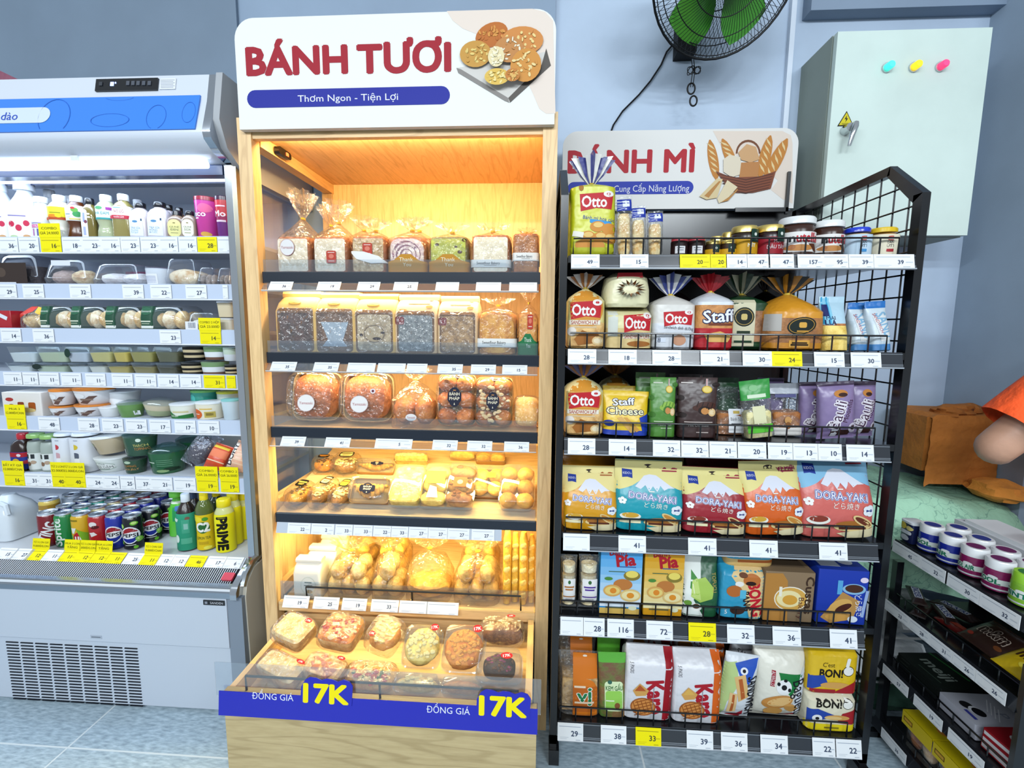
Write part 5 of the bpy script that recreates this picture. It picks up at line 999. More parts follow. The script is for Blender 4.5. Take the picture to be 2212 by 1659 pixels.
for ci, (nm, L, R_, T, B_) in enumerate(cols_):
    p0 = aZ((L+R_)/2, B_, ZD)
    x0 = base.x-(5-ci)*(wcan+.004)-.002; 
    for r_i in range(5):
        if ci == 5 and r_i > 2: continue
        P = It(); kk = CK[nm] if (r_i == 0 or ci == 5) else dict(col=GC2[nm], ds=())
        can(P, wcan, wcan, hcan, **kk)
        y_ = 1.53+r_i*(wcan+.003)+(.01 if ci == 5 and r_i == 2 else 0)
        finish(P, 'drink_can', (f'{nm} drink can in the {rown[r_i]} row on the bottom deck'), 'can', (x0+(.006 if ci == 5 else 0)*r_i*2.2, y_, ZD), (0, 0, .36+(.25 if ci == 5 and r_i == 1 else 0) if (ci == 5 or r_i == 0) else R.uniform(0, .6)), GC)
P = It(); can(P, .062, .062, .15, 'G:b8963a', zones=[(.44, 'G:d9c27a'), (.86, 'G:a5802c'), (1.1, 'G:d6ba58')], ds=[('o', -.1, .3, .5, .14, 'e9c83c'), ('o', -.05, .3, .2, .08, 'b02a2a'), ('r', -.2, .6, .3, .3, 'e3d9b8')], tab='5a2a8a')
gp_ = aZ(97, 1163, ZD); finish(P, 'drink_can', 'tall gold can at the left end of the drink cans', 'can', (gp_.x, gp_.y+.03, ZD), (0, 0, .2), GC)
for i, (xx, yy) in enumerate(((122, 1150), (150, 1142), (180, 1133))):
    P = It(); can(P, .0615, .0615, .14, 'G:c3d0e2', tab='24305a'); q = aZ(xx, yy, ZD); finish(P, 'drink_can', f"silver white can behind the gold can, {('nearest', 'middle', 'farthest')[i]} of three", 'can', (gp_.x+.01, gp_.y+.105+.066*i, ZD), (0, 0, .4), GC)
def jug(P, w, d, h):
    P.part('jug', MB().loft(sc([(0, .92, .92, 5), (.03, 1, 1, 5), (.6, 1, 1, 5), (.78, .8, .8, 3.5), (.93, .4, .4, 2.5), (1, .3, .3, 2)], w, d, h, 'G:e3ecf4'), 32)); P.part('handle', MB().tube([(w*.2, -d*.4, h*.9), (w*.46, -d*.45, h*.86), (w*.5, -d*.46, h*.66)], .009, 'G:e3ecf4', 8))
q = aZ(20, 1172, ZD); P = It(); jug(P, .13, .13, .165); finish(P, 'milk_jug', 'big white plastic jug at the left frame edge on the deck', 'jug', (q.x-.055, q.y+.06, ZD), (0, 0, 0), None)
GB = 'drink bottles on the fridge deck'
bd_ = lambda lab, L, R_, T, B_, prof, col, **k: item('drink_bottle', lab, 'bottle', dk_, L, R_, T, bottle, group=GB, B=B_, rot=(0, 0, .3), prof=prof, col=col, **k)
bd_('green sleeved tea bottle with a white cap beside the lime cola cans', 370, 408, 1073, 1193, 'pet', 'G:2a1d1c', cap='G:e6edf5', label='2f9a78', lz=(.03, .68), ds=[('o', .2, .6, .22, .06, '7a5a4a'), ('o', -.34, .24, .22, .14, 'dfeee6'), ('r', .1, .46, .36, .24, '47a888'), ('r', .12, .46, .2, .1, '8fc4b8'), ('r', -.35, .58, .2, .05, 'cfe6d6', 0, -20), ('r', .1, .2, .5, .1, '57b090')])
bd_('lemon tea bottle with yellow cap and big white C2 letters', 413, 448, 1069, 1192, 'c2', 'L:6a7a3c', cap='G:f2d81c', label='e9c81e', lz=(.03, .64), ds=[('o', .0, .42, .7, .2, '2c6a34'), ('t', 'C2', 0, .43, .16, 'f6f7f4', 0, .66, .05), ('t', 'LEMON TEA', 0, .24, .05, '3a5a24', 0, .7, .015), ('o', -.25, .57, .5, .1, 'f3e23c'), ('o', .15, .57, .3, .07, '4f9a34'), ('r', 0, .15, .5, .05, 'c9a81c'), ('o', .2, .07, .4, .06, 'f0e85a')])
PRD = [('r', 0, .36, 1.15, .68, 'f6ec1c'), ('t', 'PRIME', .0, .38, .17, '15150f', -90, .62, .06), ('r', 0, .68, .4, .012, 'a8a020')]
bd_('yellow sports drink bottle with a tall black word, nearest of three', 454, 492, 1084, 1196, 'prime', 'L:eef0b0', cap='G:f6e31e', label='f6ec1c', lz=(.02, .74), ds=PRD[1:], capr=.72)
bd_('yellow sports drink bottle behind the nearest yellow one', 480, 510, 1069, 1180, 'prime', 'L:eef0b0', cap='G:f6e31e', label='f6ec1c', lz=(.02, .74), ds=[('r', -.05, .4, .3, .4, 'd0c81c')], capr=.72)
bd_('yellow sports drink bottle half behind the chrome post', 506, 530, 1069, 1168, 'prime', 'L:eef0b0', cap='G:f6e31e', label='f6ec1c', lz=(.02, .74), ds=[('r', -.1, .4, .3, .4, 'c9c420')], capr=.72)
bd_('green milk bottle with a lime shoulder behind the tea bottle', 357, 388, 1063, 1160, 'milk', 'G:5fc43c', cap='G:7ad84c', ds=[('r', 0, .74, .6, .05, 'e6f4dc'), ('r', .1, .5, .5, .3, '2c9a58'), ('r', .2, .62, .4, .1, '4a7ac4')], capr=.9)
bd_('dark tea bottle in the back row behind the white cap', 393, 424, 1068, 1162, 'pet', 'G:231a1c', cap='G:3a4a6a', label='2f9a78', lz=(.03, .6))
bd_('dark tea bottle in the back row behind the yellow caps', 442, 474, 1064, 1162, 'c2', 'L:3a4a2c', cap='G:f2d81c', label='e9c81e', lz=(.03, .6))
bd_('clear water bottle with a purple label seen through the side glass', 530, 560, 1064, 1158, 'pet', 'C:dfe8f4', cap='G:e6edf6', label='7a6ad0', lz=(.24, .52), ds=[('t', 'HUI', -.2, .38, .08, 'f2f4fb', 90, .3, .03)])
# ================================================================== goods in the bakery cabinet
b0, b1, b2 = ((q[0], q[1]+.0005, q[2], q[3]) for q in BSH)
GL = 'bagged loaves on the cabinet\'s top shelf'; WCR, CRU = 'B:e9e2d2:d5c9b2:60', 'B:a8622c:7a3f18:30'
def lf(lab, sh, L, R_, T, bagT, group=GL, **k):
    m_ = (L+R_)/2; zt, z0, zb = aY(m_, T, sh[0]).z, sh[1], aY(m_, bagT, sh[0]).z
    k.setdefault('top', (zb-z0)/(zt-z0)); return item('bread_loaf', lab, 'bread', sh, L, R_, T, loaf, group=group, dep=k.pop('dep', .15), **k)
TY = lambda c, ink: (.0, .3, c, [('p', [(-.5, .28), (-.3, .34), (-.12, .5), (.12, .5), (.3, .34), (.5, .28), (.5, .2), (-.5, .2)], c), ('t', 'Thank', 0, .36, .11, ink, 0, .34, .0), ('t', 'You', .02, .22, .1, ink, 0, .2, .0)])
SF = lambda z: (z, z+.2, 'f4f3ee', [('t', 'Sweetflour Bakery', -.05, z+.11, .07, '3a3a3a', 0, .56, .0), ('r', 0, z+.05, .3, .01, '9a9a9a')])
RD = lambda x, z: [('r', x, z, .26, .34, 'c2402c', .15), ('o', x, z+.02, .14, .12, 'e0806a'), ('r', x, z-.11, .16, .02, 'f2d5cc'), ('r', x, z+.12, .18, .02, 'f2d5cc')]
lf('tall white loaf with a round Yamazaki sticker at the left of the top shelf', b0, 592, 671, 509, 393, crumb=WCR, crust=CRU, neck=None, ds=[('o', -.12, .68, .4, .46, 'a8506a'), ('o', -.12, .68, .385, .44, 'eceaea'), ('t', 'Yamazaki', -.12, .68, .08, 'a02438', 0, .34, .02)])
lf('white loaf with a small red sticker low on its face', b0, 671, 752, 509, 418, crumb=WCR, crust=CRU, ds=RD(.06, .42))
lf('wholegrain loaf with a white film strip and red sticker', b0, 754, 835, 508, 462, crumb='B:cdb894:9f8258:70', crust=CRU, ds=RD(0, .62)+[('p', [(-.5, .58), (-.1, .56), (.3, .44), (.52, .26), (.1, .24), (-.3, .36)], 'f4f3f0')])
lf('purple swirled loaf with a gold Thank You band', b0, 833, 922, 509, 459, crumb='B:e6d8d6:c9aebb:60', crust=CRU, round_=.7, swirl='B:6e3f5c:8a5a76:60', band=TY('c98d1c', 'fbf0d0'))
lf('green matcha loaf with dark beans and a gold Thank You band', b0, 922, 1014, 509, 471, crumb='B:b9bf4c:98a432:60', crust='B:6a6a2a:4f4a1c:30', spots=[(-.28, .76, .1), (.3, .56, .12), (.2, .7, .08), (.4, .88, .1)], band=TY('c98d1c', 'fbf0d0'))
lf('plain white loaf with a white Sweetflour Bakery band', b0, 1014, 1105, 505, 472, crumb='B:f0ebda:ddd4bd:60', crust=CRU, band=SF(.14))
lf('brown crusted loaf with a white band at the right of the top shelf', b0, 1105, 1172, 502, 484, crumb='B:b8783c:8a4f20:40', crust=CRU, band=SF(.3))
lf('white loaf in a clear bag behind the round sticker loaf', (b0[0]+.17, *b0[1:]), 660, 735, 512, 415, crumb=WCR, crust=CRU, top=1.9)
lf('bagged loaf standing behind the two red sticker loaves', (b0[0]+.17, *b0[1:]), 735, 806, 512, 456, crumb=WCR, crust=CRU)
lf('bagged loaf standing behind the purple swirled loaf', (b0[0]+.17, *b0[1:]), 855, 935, 512, 460, crumb=WCR, crust=CRU)
# second shelf
GPb = 'paper bags with windows on the second shelf'; LG = [('o', -.05, .8, .3, .06, 'b98a3a'), ('o', -.05, .8, .26, .045, 'd9ae5e'), ('r', -.05, .8, .2, .01, '9a6f28')]
pb = lambda lab, L, R_, T, **k: item('bread_bag', lab, 'bread bag', b1, L, R_, T, paperbag, group=GPb, dep=.13, **k)
pb('tan paper bag with a window onto dark brown bread, leftmost', 592, 683, 627, crumb='B:4a2c26:2f1a16:40', ds=LG)
pb('tan paper bag with a window showing bread and a pale glare patch', 676, 768, 629, crumb='B:6a4a34:4a3022:40', ds=LG+[('p', [(-.32, .5), (.34, .5), (.2, .2), (.3, .1), (-.3, .1), (-.16, .22)], 'a9b8c6')])  # the pale glare over the window is painted on as a print
pb('tan paper bag with a window onto a raisin swirl loaf', 761, 855, 632, crumb='B:b5a385:8f7d62:50', ds=LG+[('o', 0, .32, .5, .3, '7d6b58'), ('o', 0, .32, .44, .26, 'b5a385'), ('o', -.3, .3, .08, .05, '2f2028'), ('o', .06, .24, .2, .05, '2f2028'), ('o', .2, .34, .1, .04, '2f2028')])
BC = [('o', -.3, .72, .2, .04, 'c98a4a'), ('o', .3, .78, .16, .05, 'd09a5a'), ('o', .3, .9, .1, .03, 'd09a5a'), ('r', .05, .83, .5, .012, 'c07a3c'), ('r', -.36, .55, .2, .13, '7a1422', .2), ('r', -.36, .57, .14, .012, 'e9cfd0'), ('r', -.36, .545, .14, .012, 'e9cfd0')]
pb('printed bakery bag with a window onto grey sesame bread', 850, 945, 634, crumb='B:84898a:545a60:90', paper='e6c49a', paper2='ead0a8', ds=BC)
pb('printed bakery bag with a window onto brown grain bread', 943, 1033, 637, crumb='B:a9865a:7a5a3a:70', paper='e6c49a', paper2='ead0a8', ds=BC)
lf('round topped loaf with a white Sweetflour Bakery band on the second shelf', b1, 1026, 1118, 672, 639, group=None, crumb='B:e0a850:c07f30:40', crust='B:d09440:a8682a:30', round_=.9, band=SF(.17))
lf('loaf with red sticker and green Thank You band at the shelf\'s right end', b1, 1117, 1172, 675, 622, group=None, crumb='B:e2a64c:c88334:40', crust='B:d09440:a8682a:30', round_=.7, ds=RD(.1, .78), band=TY('1e7a48', 'e4f2e6'))
# third shelf
YZ = [('o', -.03, .36, .34, .34, 'c0a8a8'), ('o', -.03, .36, .32, .32, 'f1eeec'), ('t', 'Yamazaki', -.03, .36, .055, 'a02438', 0, .26, .02)]
BP = lambda x, z, s=1: [('r', x, z, .3*s, .2*s, '161a33', .3), ('r', x, z, .22*s, .32*s, '161a33', .5), ('t', 'BÁNH', x, z+.05*s, .05*s, 'e6dcc2', 0, .22*s, .03), ('t', 'PHÁP', x, z-.025*s, .05*s, 'e6dcc2', 0, .22*s, .03), ('r', x, z+.11*s, .06*s, .015*s, 'c98a4a'), ('p', [(x-.015*s, z-.13*s), (x+.015*s, z-.13*s), (x, z-.09*s)], 'e6dcc2')]
BR1, BR2 = 'B:a8602a:7c3f18:26', 'B:c07a38:8f4a1e:26'
GT = 'round loaves in square paper trays'
facing('round_loaf', 'brown round loaf in a square tray with a white sticker, left one', 'bread', b2, 607, 719, 812, .09, dict(kind='dome', key=BR1, key2=BR2, tray='d8c29a', lid=None, film='T:fff4e2', ds=YZ, n=5, fill=.9), group=GT, lean=.16)
facing('round_loaf', 'brown round loaf in a square tray with two stickers, right one', 'bread', b2, 721, 836, 815, .09, dict(kind='dome', key=BR1, key2=BR2, tray='d8c29a', lid=None, film='T:fff4e2', ds=YZ+[('o', .22, .62, .1, .1, 'efe6ea'), ('o', .22, .62, .05, .05, '6a2438')], n=5, fill=.9), group=GT, lean=.16)
def lowloaf(P, w, d, h, **k):
    mb = MB(); mb.blob((-w*.23, 0, h*.265), (w*.25, d*.46, h*.25), BR2, 18, .05); mb.blob((w*.23, 0, h*.265), (w*.25, d*.46, h*.25), BR2, 18, .05); P.part('bread', mb)
    bm_ = MB().loft([(0, w/2*.98, d/2, 5, 'T:fff2d8'), (h*.46, w/2, d/2, 4, 'T:fff2d8'), (h*.64, w*.3, d*.3, 2.6, 'T:fff2d8'), (h*.78, w*.05, d*.06, 2, 'T:fff2d8')], 36); fan(bm_, h*.78, h, w*.6, d*.5, 'T:fff2d8', n=14); P.part('clear_bag', bm_)
    sm = MB(); flat_prints(sm, [('o', 0, .19, .24, .12, 'f2efee'), ('t', 'Yamazaki', 0, .19, .035, 'a02438', 0, .18, .02)], w, h, Matrix.Translation((0, -d/2*1.01, 0))); P.part('sticker', sm); P.part('tie', MB().loft([(h*.775, w*.05, d*.06, 2, 'e0b93c'), (h*.79, w*.05, d*.06, 2, 'e0b93c')], 12))
item('bread_loaf', 'double humped loaf in a clear bag tied with gold wire', 'bread', b2, 837, 938, 797, lowloaf, dep=.12)
facing('bun_tray', 'tray of six brown buns with a dark blue label, no almonds', 'bread', b2, 938, 1024, 815, .07, dict(kind='n2x3', key='B:c8792f:9a511c:20', key2='B:b46a28:8f4a1a:20', tray='c9a878', lid=None, film='T:fff4e2', ds=BP(0, .56, 1.15), n=9, fill=.95), group='trays of buns with dark labels', lean=.12)
facing('bun_tray', 'tray of almond flake buns with a dark blue label', 'bread', b2, 1022, 1106, 822, .07, dict(kind='n2x3', key='B:bf7c3c:95531f:20', key2='B:a9642c:7f451a:20', tray='c9a878', lid=None, film='T:fff4e2', ds=BP(0, .52, 1.1), toppings=[('ecd9b0', 40, .007)], n=9, fill=.95), group='trays of buns with dark labels', lean=.12)
facing('egg_roll', 'pale round cream roll in clear wrap at the right of the third shelf', 'bread', b2, 1108, 1166, 866, .05, dict(kind='dome', key='B:eccb84:d9a850:30', key2='B:c98a3a:a8682a:30', lid=None, film='T:fff4e2', n=3, fill=.95), lean=.3)
# sloping fourth shelf
S4 = lambda lab, nm, L, R_, T, B_, h, **k: lying(nm, lab, 'bread', (L, R_, T, B_), .706, T4, h, k.pop('sk'), k.pop('group', None), k.pop('rz', 0), k.pop('up', 0), **k)
SEED = lambda c, inner: [('r', 0, .68, .52, .4, '1d1a17', .3), ('r', 0, .68, .44, .3, c, .3), ('r', 0, .74, .44, .07, inner), ('r', 0, .64, .3, .03, inner), ('r', 0, .59, .24, .02, inner)]
FK = dict(lid=None, film='T:fff0d0')
GS = 'seeded rolls on the sloping shelf'
S4('pumpkin seed roll with a black label at the front left corner', 'seeded_roll', 609, 656, 1036, 1104, .055, sk=dict(kind='oval', key='B:d9a02c:b0741c:40', toppings=[('6a4a1a', 14, .006)], ds=SEED('1d1a17', 'e3c45a'), **FK), group=GS, rz=-.2)
S4('sesame roll with a pale label in the front row', 'seeded_roll', 660, 699, 1028, 1110, .06, sk=dict(kind='oval', key='B:9a6a24:6f4716:40', toppings=[('f0dfa8', 90, .0045)], ds=SEED('f0dfa0', '6a4a2a'), **FK), group=GS, rz=-.25)
S4('sesame roll with a bright yellow label in the front row', 'seeded_roll', 703, 742, 1034, 1112, .055, sk=dict(kind='oval', key='B:a8742a:7a4e18:40', toppings=[('f3e4b4', 80, .0045)], ds=SEED('f0d43c', '7a5a2a'), **FK), group=GS, rz=-.2)
S4('pumpkin seed roll with a black and orange label in the back row', 'seeded_roll', 673, 716, 984, 1026, .055, sk=dict(kind='oval', key='B:d8942c:a8661c:40', toppings=[('5a3a1a', 12, .006)], ds=SEED('1d1a17', 'e39a3a'), **FK), group=GS)
S4('sesame roll with a cream label in the back row', 'seeded_roll', 712, 768, 978, 1032, .06, sk=dict(kind='oval', key='B:7a521c:573810:40', toppings=[('f0dfa8', 80, .0045)], ds=SEED('e9d690', '6a5a2a'), **FK), group=GS)
CRK, CRK2 = 'B:e0a63e:b87a24:26', 'B:cf8f30:a2661c:26'
S4('clear lidded croissant box with a dark blue label in front', 'croissant_box', 750, 831, 1026, 1106, .06, up=.7, sk=dict(kind='croissant', key=CRK, key2=CRK2, tray='b98f58', ds=BP(.02, .46, 1.3), n=9), group='croissant boxes')
S4('clear lidded croissant box with a dark label in the back row', 'croissant_box', 771, 850, 990, 1026, .05, up=.42, sk=dict(kind='croissant', key=CRK, key2=CRK2, tray='b98f58', ds=BP(.1, .4, 1.1), n=9), group='croissant boxes')
S4('long clear tray covered in pale yellow shredded floss', 'floss_tray', 834, 904, 1000, 1112, .05, up=.42, sk=dict(kind='slab', key='B:e8cf6a:c9a83c:50', tray='C:f4e8c0', toppings=[('f3e2a0', 60, .007)], n=6), group='floss trays')
S4('clear tray of shredded floss at the back of the slope', 'floss_tray', 852, 926, 978, 1004, .05, up=.2, sk=dict(kind='slab', key='B:e8cf6a:c9a83c:50', tray='C:f4e8c0', toppings=[('f3e2a0', 30, .007)], n=6), group='floss trays')
S4('slim clear box of yellow pastry with a yellow label', 'pastry_box', 903, 960, 998, 1114, .05, up=.42, sk=dict(kind='n1x3', key='B:ecc858:c99a34:26', tray='C:f4e8c0', ds=[('r', 0, .6, .7, .3, 'f3d83c'), ('p', [(-.2, .12), (.2, .12), (.1, .36), (-.14, .4)], 'f6f3ea')], n=10))
S4('slim clear box of walnut pastry with a red label', 'pastry_box', 958, 1017, 996, 1116, .05, up=.42, sk=dict(kind='n1x3', key='B:c98a3c:8f551c:30', key2='B:9a5a20:6a3a14:30', tray='C:f4e8c0', toppings=[('7a4218', 14, .009)], ds=[('r', 0, .48, .46, .22, 'd4502c', .1), ('o', 0, .48, .2, .1, 'f0a888')], n=10))
S4('slim clear box of pale pastry at the back of the slope', 'pastry_box', 972, 1026, 974, 996, .045, up=.2, sk=dict(kind='n1x3', key='B:ecc858:c99a34:26', tray='C:f4e8c0', n=10))
S4('paper tray of puff pastries with an orange label in the front row', 'puff_tray', 1018, 1088, 1004, 1080, .05, up=.42, sk=dict(kind='n2x2', key='B:eab23c:c4821f:24', key2='B:dca030:b0721c:24', tray='a87a44', ds=[('r', .1, .6, .26, .2, 'e5a03c', .1), ('r', .1, .6, .2, .14, 'd88a30', .1)], n=10), group='puff pastry trays')
S4('paper tray of puff pastries with a red label in the back row', 'puff_tray', 1028, 1092, 974, 1004, .05, up=.2, sk=dict(kind='n2x2', key='B:eab23c:c4821f:24', key2='B:dca030:b0721c:24', tray='a87a44', ds=[('r', .0, .6, .3, .3, 'd4502c', .1)], n=10), group='puff pastry trays')
S4('ribbed clear box of small croissants at the right of the slope', 'croissant_pack', 1092, 1166, 1000, 1118, .055, up=.42, sk=dict(kind='n2x3', key=CRK, key2=CRK2, tray='C:f6ecd0', n=6))
# fifth shelf
S5 = (BY0+.035, .4005, BX0+.047, BX1-.044); GW5 = 'white paper bags on the fifth shelf'
for L, R_, T, B_, dy, t in ((632, 692, 1213, 1281, 0, 'front'), (661, 724, 1187, 1255, .09, 'middle'), (688, 748, 1162, 1230, .18, 'back')):
    item('paper_bag', f"white paper bag with a folded top, {t} of three in a row", 'bread bag', (S5[0]+dy, *S5[1:]), L, R_, T, paperbag, group=GW5, dep=.07, crumb='', window=False, paper='f0ebdd', ds=[('o', .06, .34, .56, .5, 'dfe0cf'), ('o', .06, .36, .5, .42, 'f4f2e6'), ('r', .06, .44, .26, .03, '5a6a5a'), ('r', .06, .36, .3, .025, '5a5a4a'), ('o', .1, .2, .22, .1, 'b08a4a')])
def bunsack(P, w, d, h, a=3, b_=2, key='B:e2c48c:b98d4a:26', key2=None, film='T:fff0c8', big=False):
    mb = MB(); rows = 2 if h > .12 else 1; hb = h*.6
    for k in range(rows):
        for i in range(a-k):
            for j in range(b_): mb.blob(((i+.5)/(a-k)*w*.9-w*.45, (j+.5)/b_*d*.86-d*.43, hb*(.31+.46*k)), (w/a*.5, d/b_*.48, hb*.27), key if (i+k) % 2 else key2 or key, 12, .09)
    P.part('buns', mb); bm_ = MB().loft([(0, w/2*.96, d/2, 4, film), (h*.35, w/2, d/2, 3.4, film), (h*.62, w*.36, d*.36, 2.6, film), (h*.76, w*.06, d*.08, 2, film)], 32); fan(bm_, h*.76, h, w*.85, d*.6, film, n=14); P.part('clear_bag', bm_)
    P.part('tie', MB().loft([(h*.755, w*.055, d*.075, 2, 'e0b93c'), (h*.77, w*.055, d*.075, 2, 'e0b93c')], 12))
GB5 = 'clear bags of rolls on the fifth shelf'
item('bun_bag', 'bag of small pale dinner rolls beside the white paper bags', 'bread bag', S5, 694, 794, 1180, bunsack, group=GB5, dep=.13, a=3, b_=2, key='B:d9b780:a87c44:26', key2='B:e6cf9e:c09a5c:26')
item('bun_bag', 'bag of long pale rolls with a script word printed on it', 'bread bag', S5, 793, 866, 1176, bunsack, group=GB5, dep=.13, a=2, b_=2, key='B:d8bb84:b08d54:26')
item('bun_bag', 'bag of one long bread roll tied high with spread film', 'bread bag', S5, 866, 972, 1172, bunsack, group=GB5, dep=.13, a=1, b_=1, key='B:e2b054:b98030:26')
item('bun_bag', 'bag of round rolls left of the baguettes', 'bread bag', S5, 972, 1081, 1180, bunsack, group=GB5, dep=.13, a=3, b_=2, key='B:dcb068:b08540:26')
for i, (a, b_, c) in enumerate(((706, 800, 'left'), (806, 876, 'middle'), (990, 1078, 'right'))):
    item('bun_bag', f'bag of rolls in the back row of the fifth shelf, {c} one', 'bread bag', (S5[0]+.17, *S5[1:]), a, b_, 1150, bunsack, group=GB5, dep=.14, a=3, b_=2, key='B:e6bc5c:c08a30:26')
def stick(P, w, d, h):
    mb = MB(); pts = [(0, 0, h*t) for t in [i/9 for i in range(10)]]; mb.tube(pts, [w*.36, w*.48]+[w*.5]*6+[w*.46, w*.3], 'B:e9b63c:c98f22:30', 12)
    for i in range(5):
        z = h*(.14+.17*i); mb.blob((0, -w*.42, z), (w*.34, w*.1, h*.055), 'B:f3d678:dcae48:40', 8, .1, Matrix.Rotation(.7, 3, 'Y'))
    P.part('baguette', mb)
GBg = 'baguettes standing at the right of the fifth shelf'
for i, (a, b_, T) in enumerate(((1085, 1104, 1157), (1103, 1121, 1161), (1120, 1140, 1160), (1140, 1160, 1165))):
    item('baguette', f"golden baguette standing upright, {('first', 'second', 'third', 'last')[i]} from the left of four", 'bread', (S5[0]+.015+.012*(i % 2), *S5[1:]), a, b_, T, stick, group=GBg, dep=.02, rot=(-.12, 0, 0))
# pull-out tray of 17K breads
K17 = lambda x, z, s=.2: [('o', x, z, s, s*.8, 'd8242c'), ('t', '17K', x, z, s*.34, 'f7eeee', 10, s*.75, .04)]
TS = .30; Z0 = .325; T0 = DY+.03
def D(nm, lab, L, R_, T, B_, h, sk, rz=0, up=0, dz=0, group='breads in the front tray'): return lying(nm, lab, 'bread', (L, R_, T, B_), Z0, TS, h, sk, group, rz, up, T0, dz, (-.772, -.03))
FT_ = dict(lid=None, film='T:fbf3ea')
CH, CH2 = 'B:efdcae:d9b878:30', 'B:d9b070:b98442:40'
D('cheese_slab', 'cheese topped bread slab in clear film, back left of the tray', 576, 668, 1322, 1406, .05, dict(kind='slab', key=CH, key2=CH2, ds=K17(.3, .8), **FT_), rz=-.35, dz=.022)
D('drizzled_bun', 'pastry with red sauce drizzle in clear film, back row', 678, 772, 1320, 1412, .05, dict(kind='slab', key='B:d98a3c:b05a24:34', key2=CH2, toppings=[('b8301c', 26, .009), ('f0d9b0', 10, .008)], ds=(), **FT_), rz=-.15, dz=.022)
D('long_bun', 'long glazed bun with a cream stripe and a red price dot', 784, 862, 1326, 1420, .055, dict(kind='oval', key='B:d99a44:b06c24:30', toppings=[('ecd48e', 30, .007)], ds=K17(-.2, .2), **FT_), rz=-.3, dz=.022)
D('floss_bun', 'bun covered in pale yellow floss in a clear box, back row', 868, 946, 1346, 1450, .06, dict(kind='oval', key='B:e6cf78:c9a84a:40', toppings=[('f0e0a0', 70, .006)], ds=K17(.3, .88, .22), tray='C:f4f0e6'), up=.25)
D('floss_bun', 'bun covered in orange floss in a clear box, back row', 954, 1042, 1346, 1460, .06, dict(kind='oval', key='B:d98a34:b8641c:40', toppings=[('e6a24a', 70, .006)], ds=K17(.3, .86, .22), tray='C:f4f0e6'), up=.25)
D('chocolate_bun', 'round brown chocolate bread in clear film, back right corner', 1052, 1142, 1332, 1400, .06, dict(kind='dome', key='B:8a5a34:5f3a20:26', ds=K17(.2, .92), **FT_), dz=.02)
D('cheese_slab', 'cheese topped bread slab in clear film, front left of the tray', 534, 652, 1408, 1484, .045, dict(kind='slab', key=CH, key2=CH2, ds=K17(.36, .86), **FT_), rz=-.35)
D('ham_pastry', 'ham pastry with a pale cheese crust in the front row', 642, 744, 1410, 1486, .045, dict(kind='slab', key='B:e9cf98:cf9a58:34', key2=CH2, toppings=[('d98a6a', 12, .012)], ds=K17(.3, .9), **FT_), rz=-.25)
D('pizza_bun', 'round pizza bun with green herbs and red topping', 742, 846, 1424, 1498, .04, dict(kind='dome', key='B:e8b860:c98a3a:30', toppings=[('5a7a2c', 10, .008), ('c8402c', 8, .01), ('f0d890', 10, .009)], **FT_))
D('floss_bun', 'clear box with pale floss bun in the front row of the tray', 850, 946, 1452, 1506, .05, dict(kind='oval', key='B:e0c47c:bd9a50:40', toppings=[('f0e0a0', 30, .006)], tray='C:f4f0e6'))
D('floss_bun', 'clear box with orange bun in the front row of the tray', 954, 1040, 1462, 1510, .05, dict(kind='oval', key='B:c98a44:a0622a:40', tray='C:f4f0e6'))
D('chocolate_cupcake', 'dark chocolate cupcake in a ribbed clear box', 1040, 1136, 1396, 1486, .06, dict(kind='dome', key='B:35211c:1f120e:40', toppings=[('8a3a5a', 18, .005), ('5a3a2a', 30, .005)], ds=K17(.16, .66, .26), tray='C:eef0f2', n=6, fill=.7), up=.15)
# ================================================================== goods on the black rack
rs = lambda k, dy=.0: (RSH[k][0]+dy, RSH[k][1]+.0005, RSH[k][2], RSH[k][3])
def OTTO(x, z, w, hh):
    return [('p', [(x-w*.5, z+hh*.42), (x+w*.2, z+hh*.5), (x+w*.5, z+hh*.34), (x+w*.46, z-hh*.42), (x, z-hh*.34), (x-w*.46, z-hh*.52)], 'c4202c'), ('t', 'Otto', x-w*.06, z+hh*.02, hh*.62, 'f8f4ee', 0, w*.74, .03), ('o', x+w*.36, z+hh*.42, w*.3, hh*.34, 'f7f2ee'), ('o', x+w*.36, z+hh*.42, w*.12, hh*.14, 'c4202c')]
ROLLS = [('o', x, z, .32, .1, 'd9923c') for x, z in ((.1, .27), (.34, .25), (-.1, .18), (.16, .17), (.36, .16), (-.2, .1), (.1, .09))]+[('o', x+.01, z+.015, .2, .05, 'f0c878') for x, z in ((.1, .27), (-.1, .18), (.16, .17), (.36, .16))]
def tb(lab, k, L, R_, T, dy=0, **kw): return item('bread_bag', lab, 'bread bag', rs(k, dy), L, R_, T, tied, group=kw.pop('group', None), dep=kw.pop('dep', .13), **kw)
tb('tall yellow-green Otto bread bag with a striped gathered top', 0, 1219, 1335, 316, col='F:cfd01e', neck=.715, sh=.64, top='F:e9e7e2', top2='F:3a3f8a', tie='b89a20', ds=OTTO(.06, .5, .7, .17)+[('t', 'Bánh mì hoa cúc', .12, .345, .035, '2a4a9a', -6, .66, .0), ('r', .16, .31, .46, .035, '3a9ad8', .4, -8), ('o', -.26, .63, .1, .06, 'a8721c')]+ROLLS+[('r', -.3, .2, .22, .05, 'f3efe2', 0, -10), ('r', 0, .045, .9, .06, 'b9bd2a')])
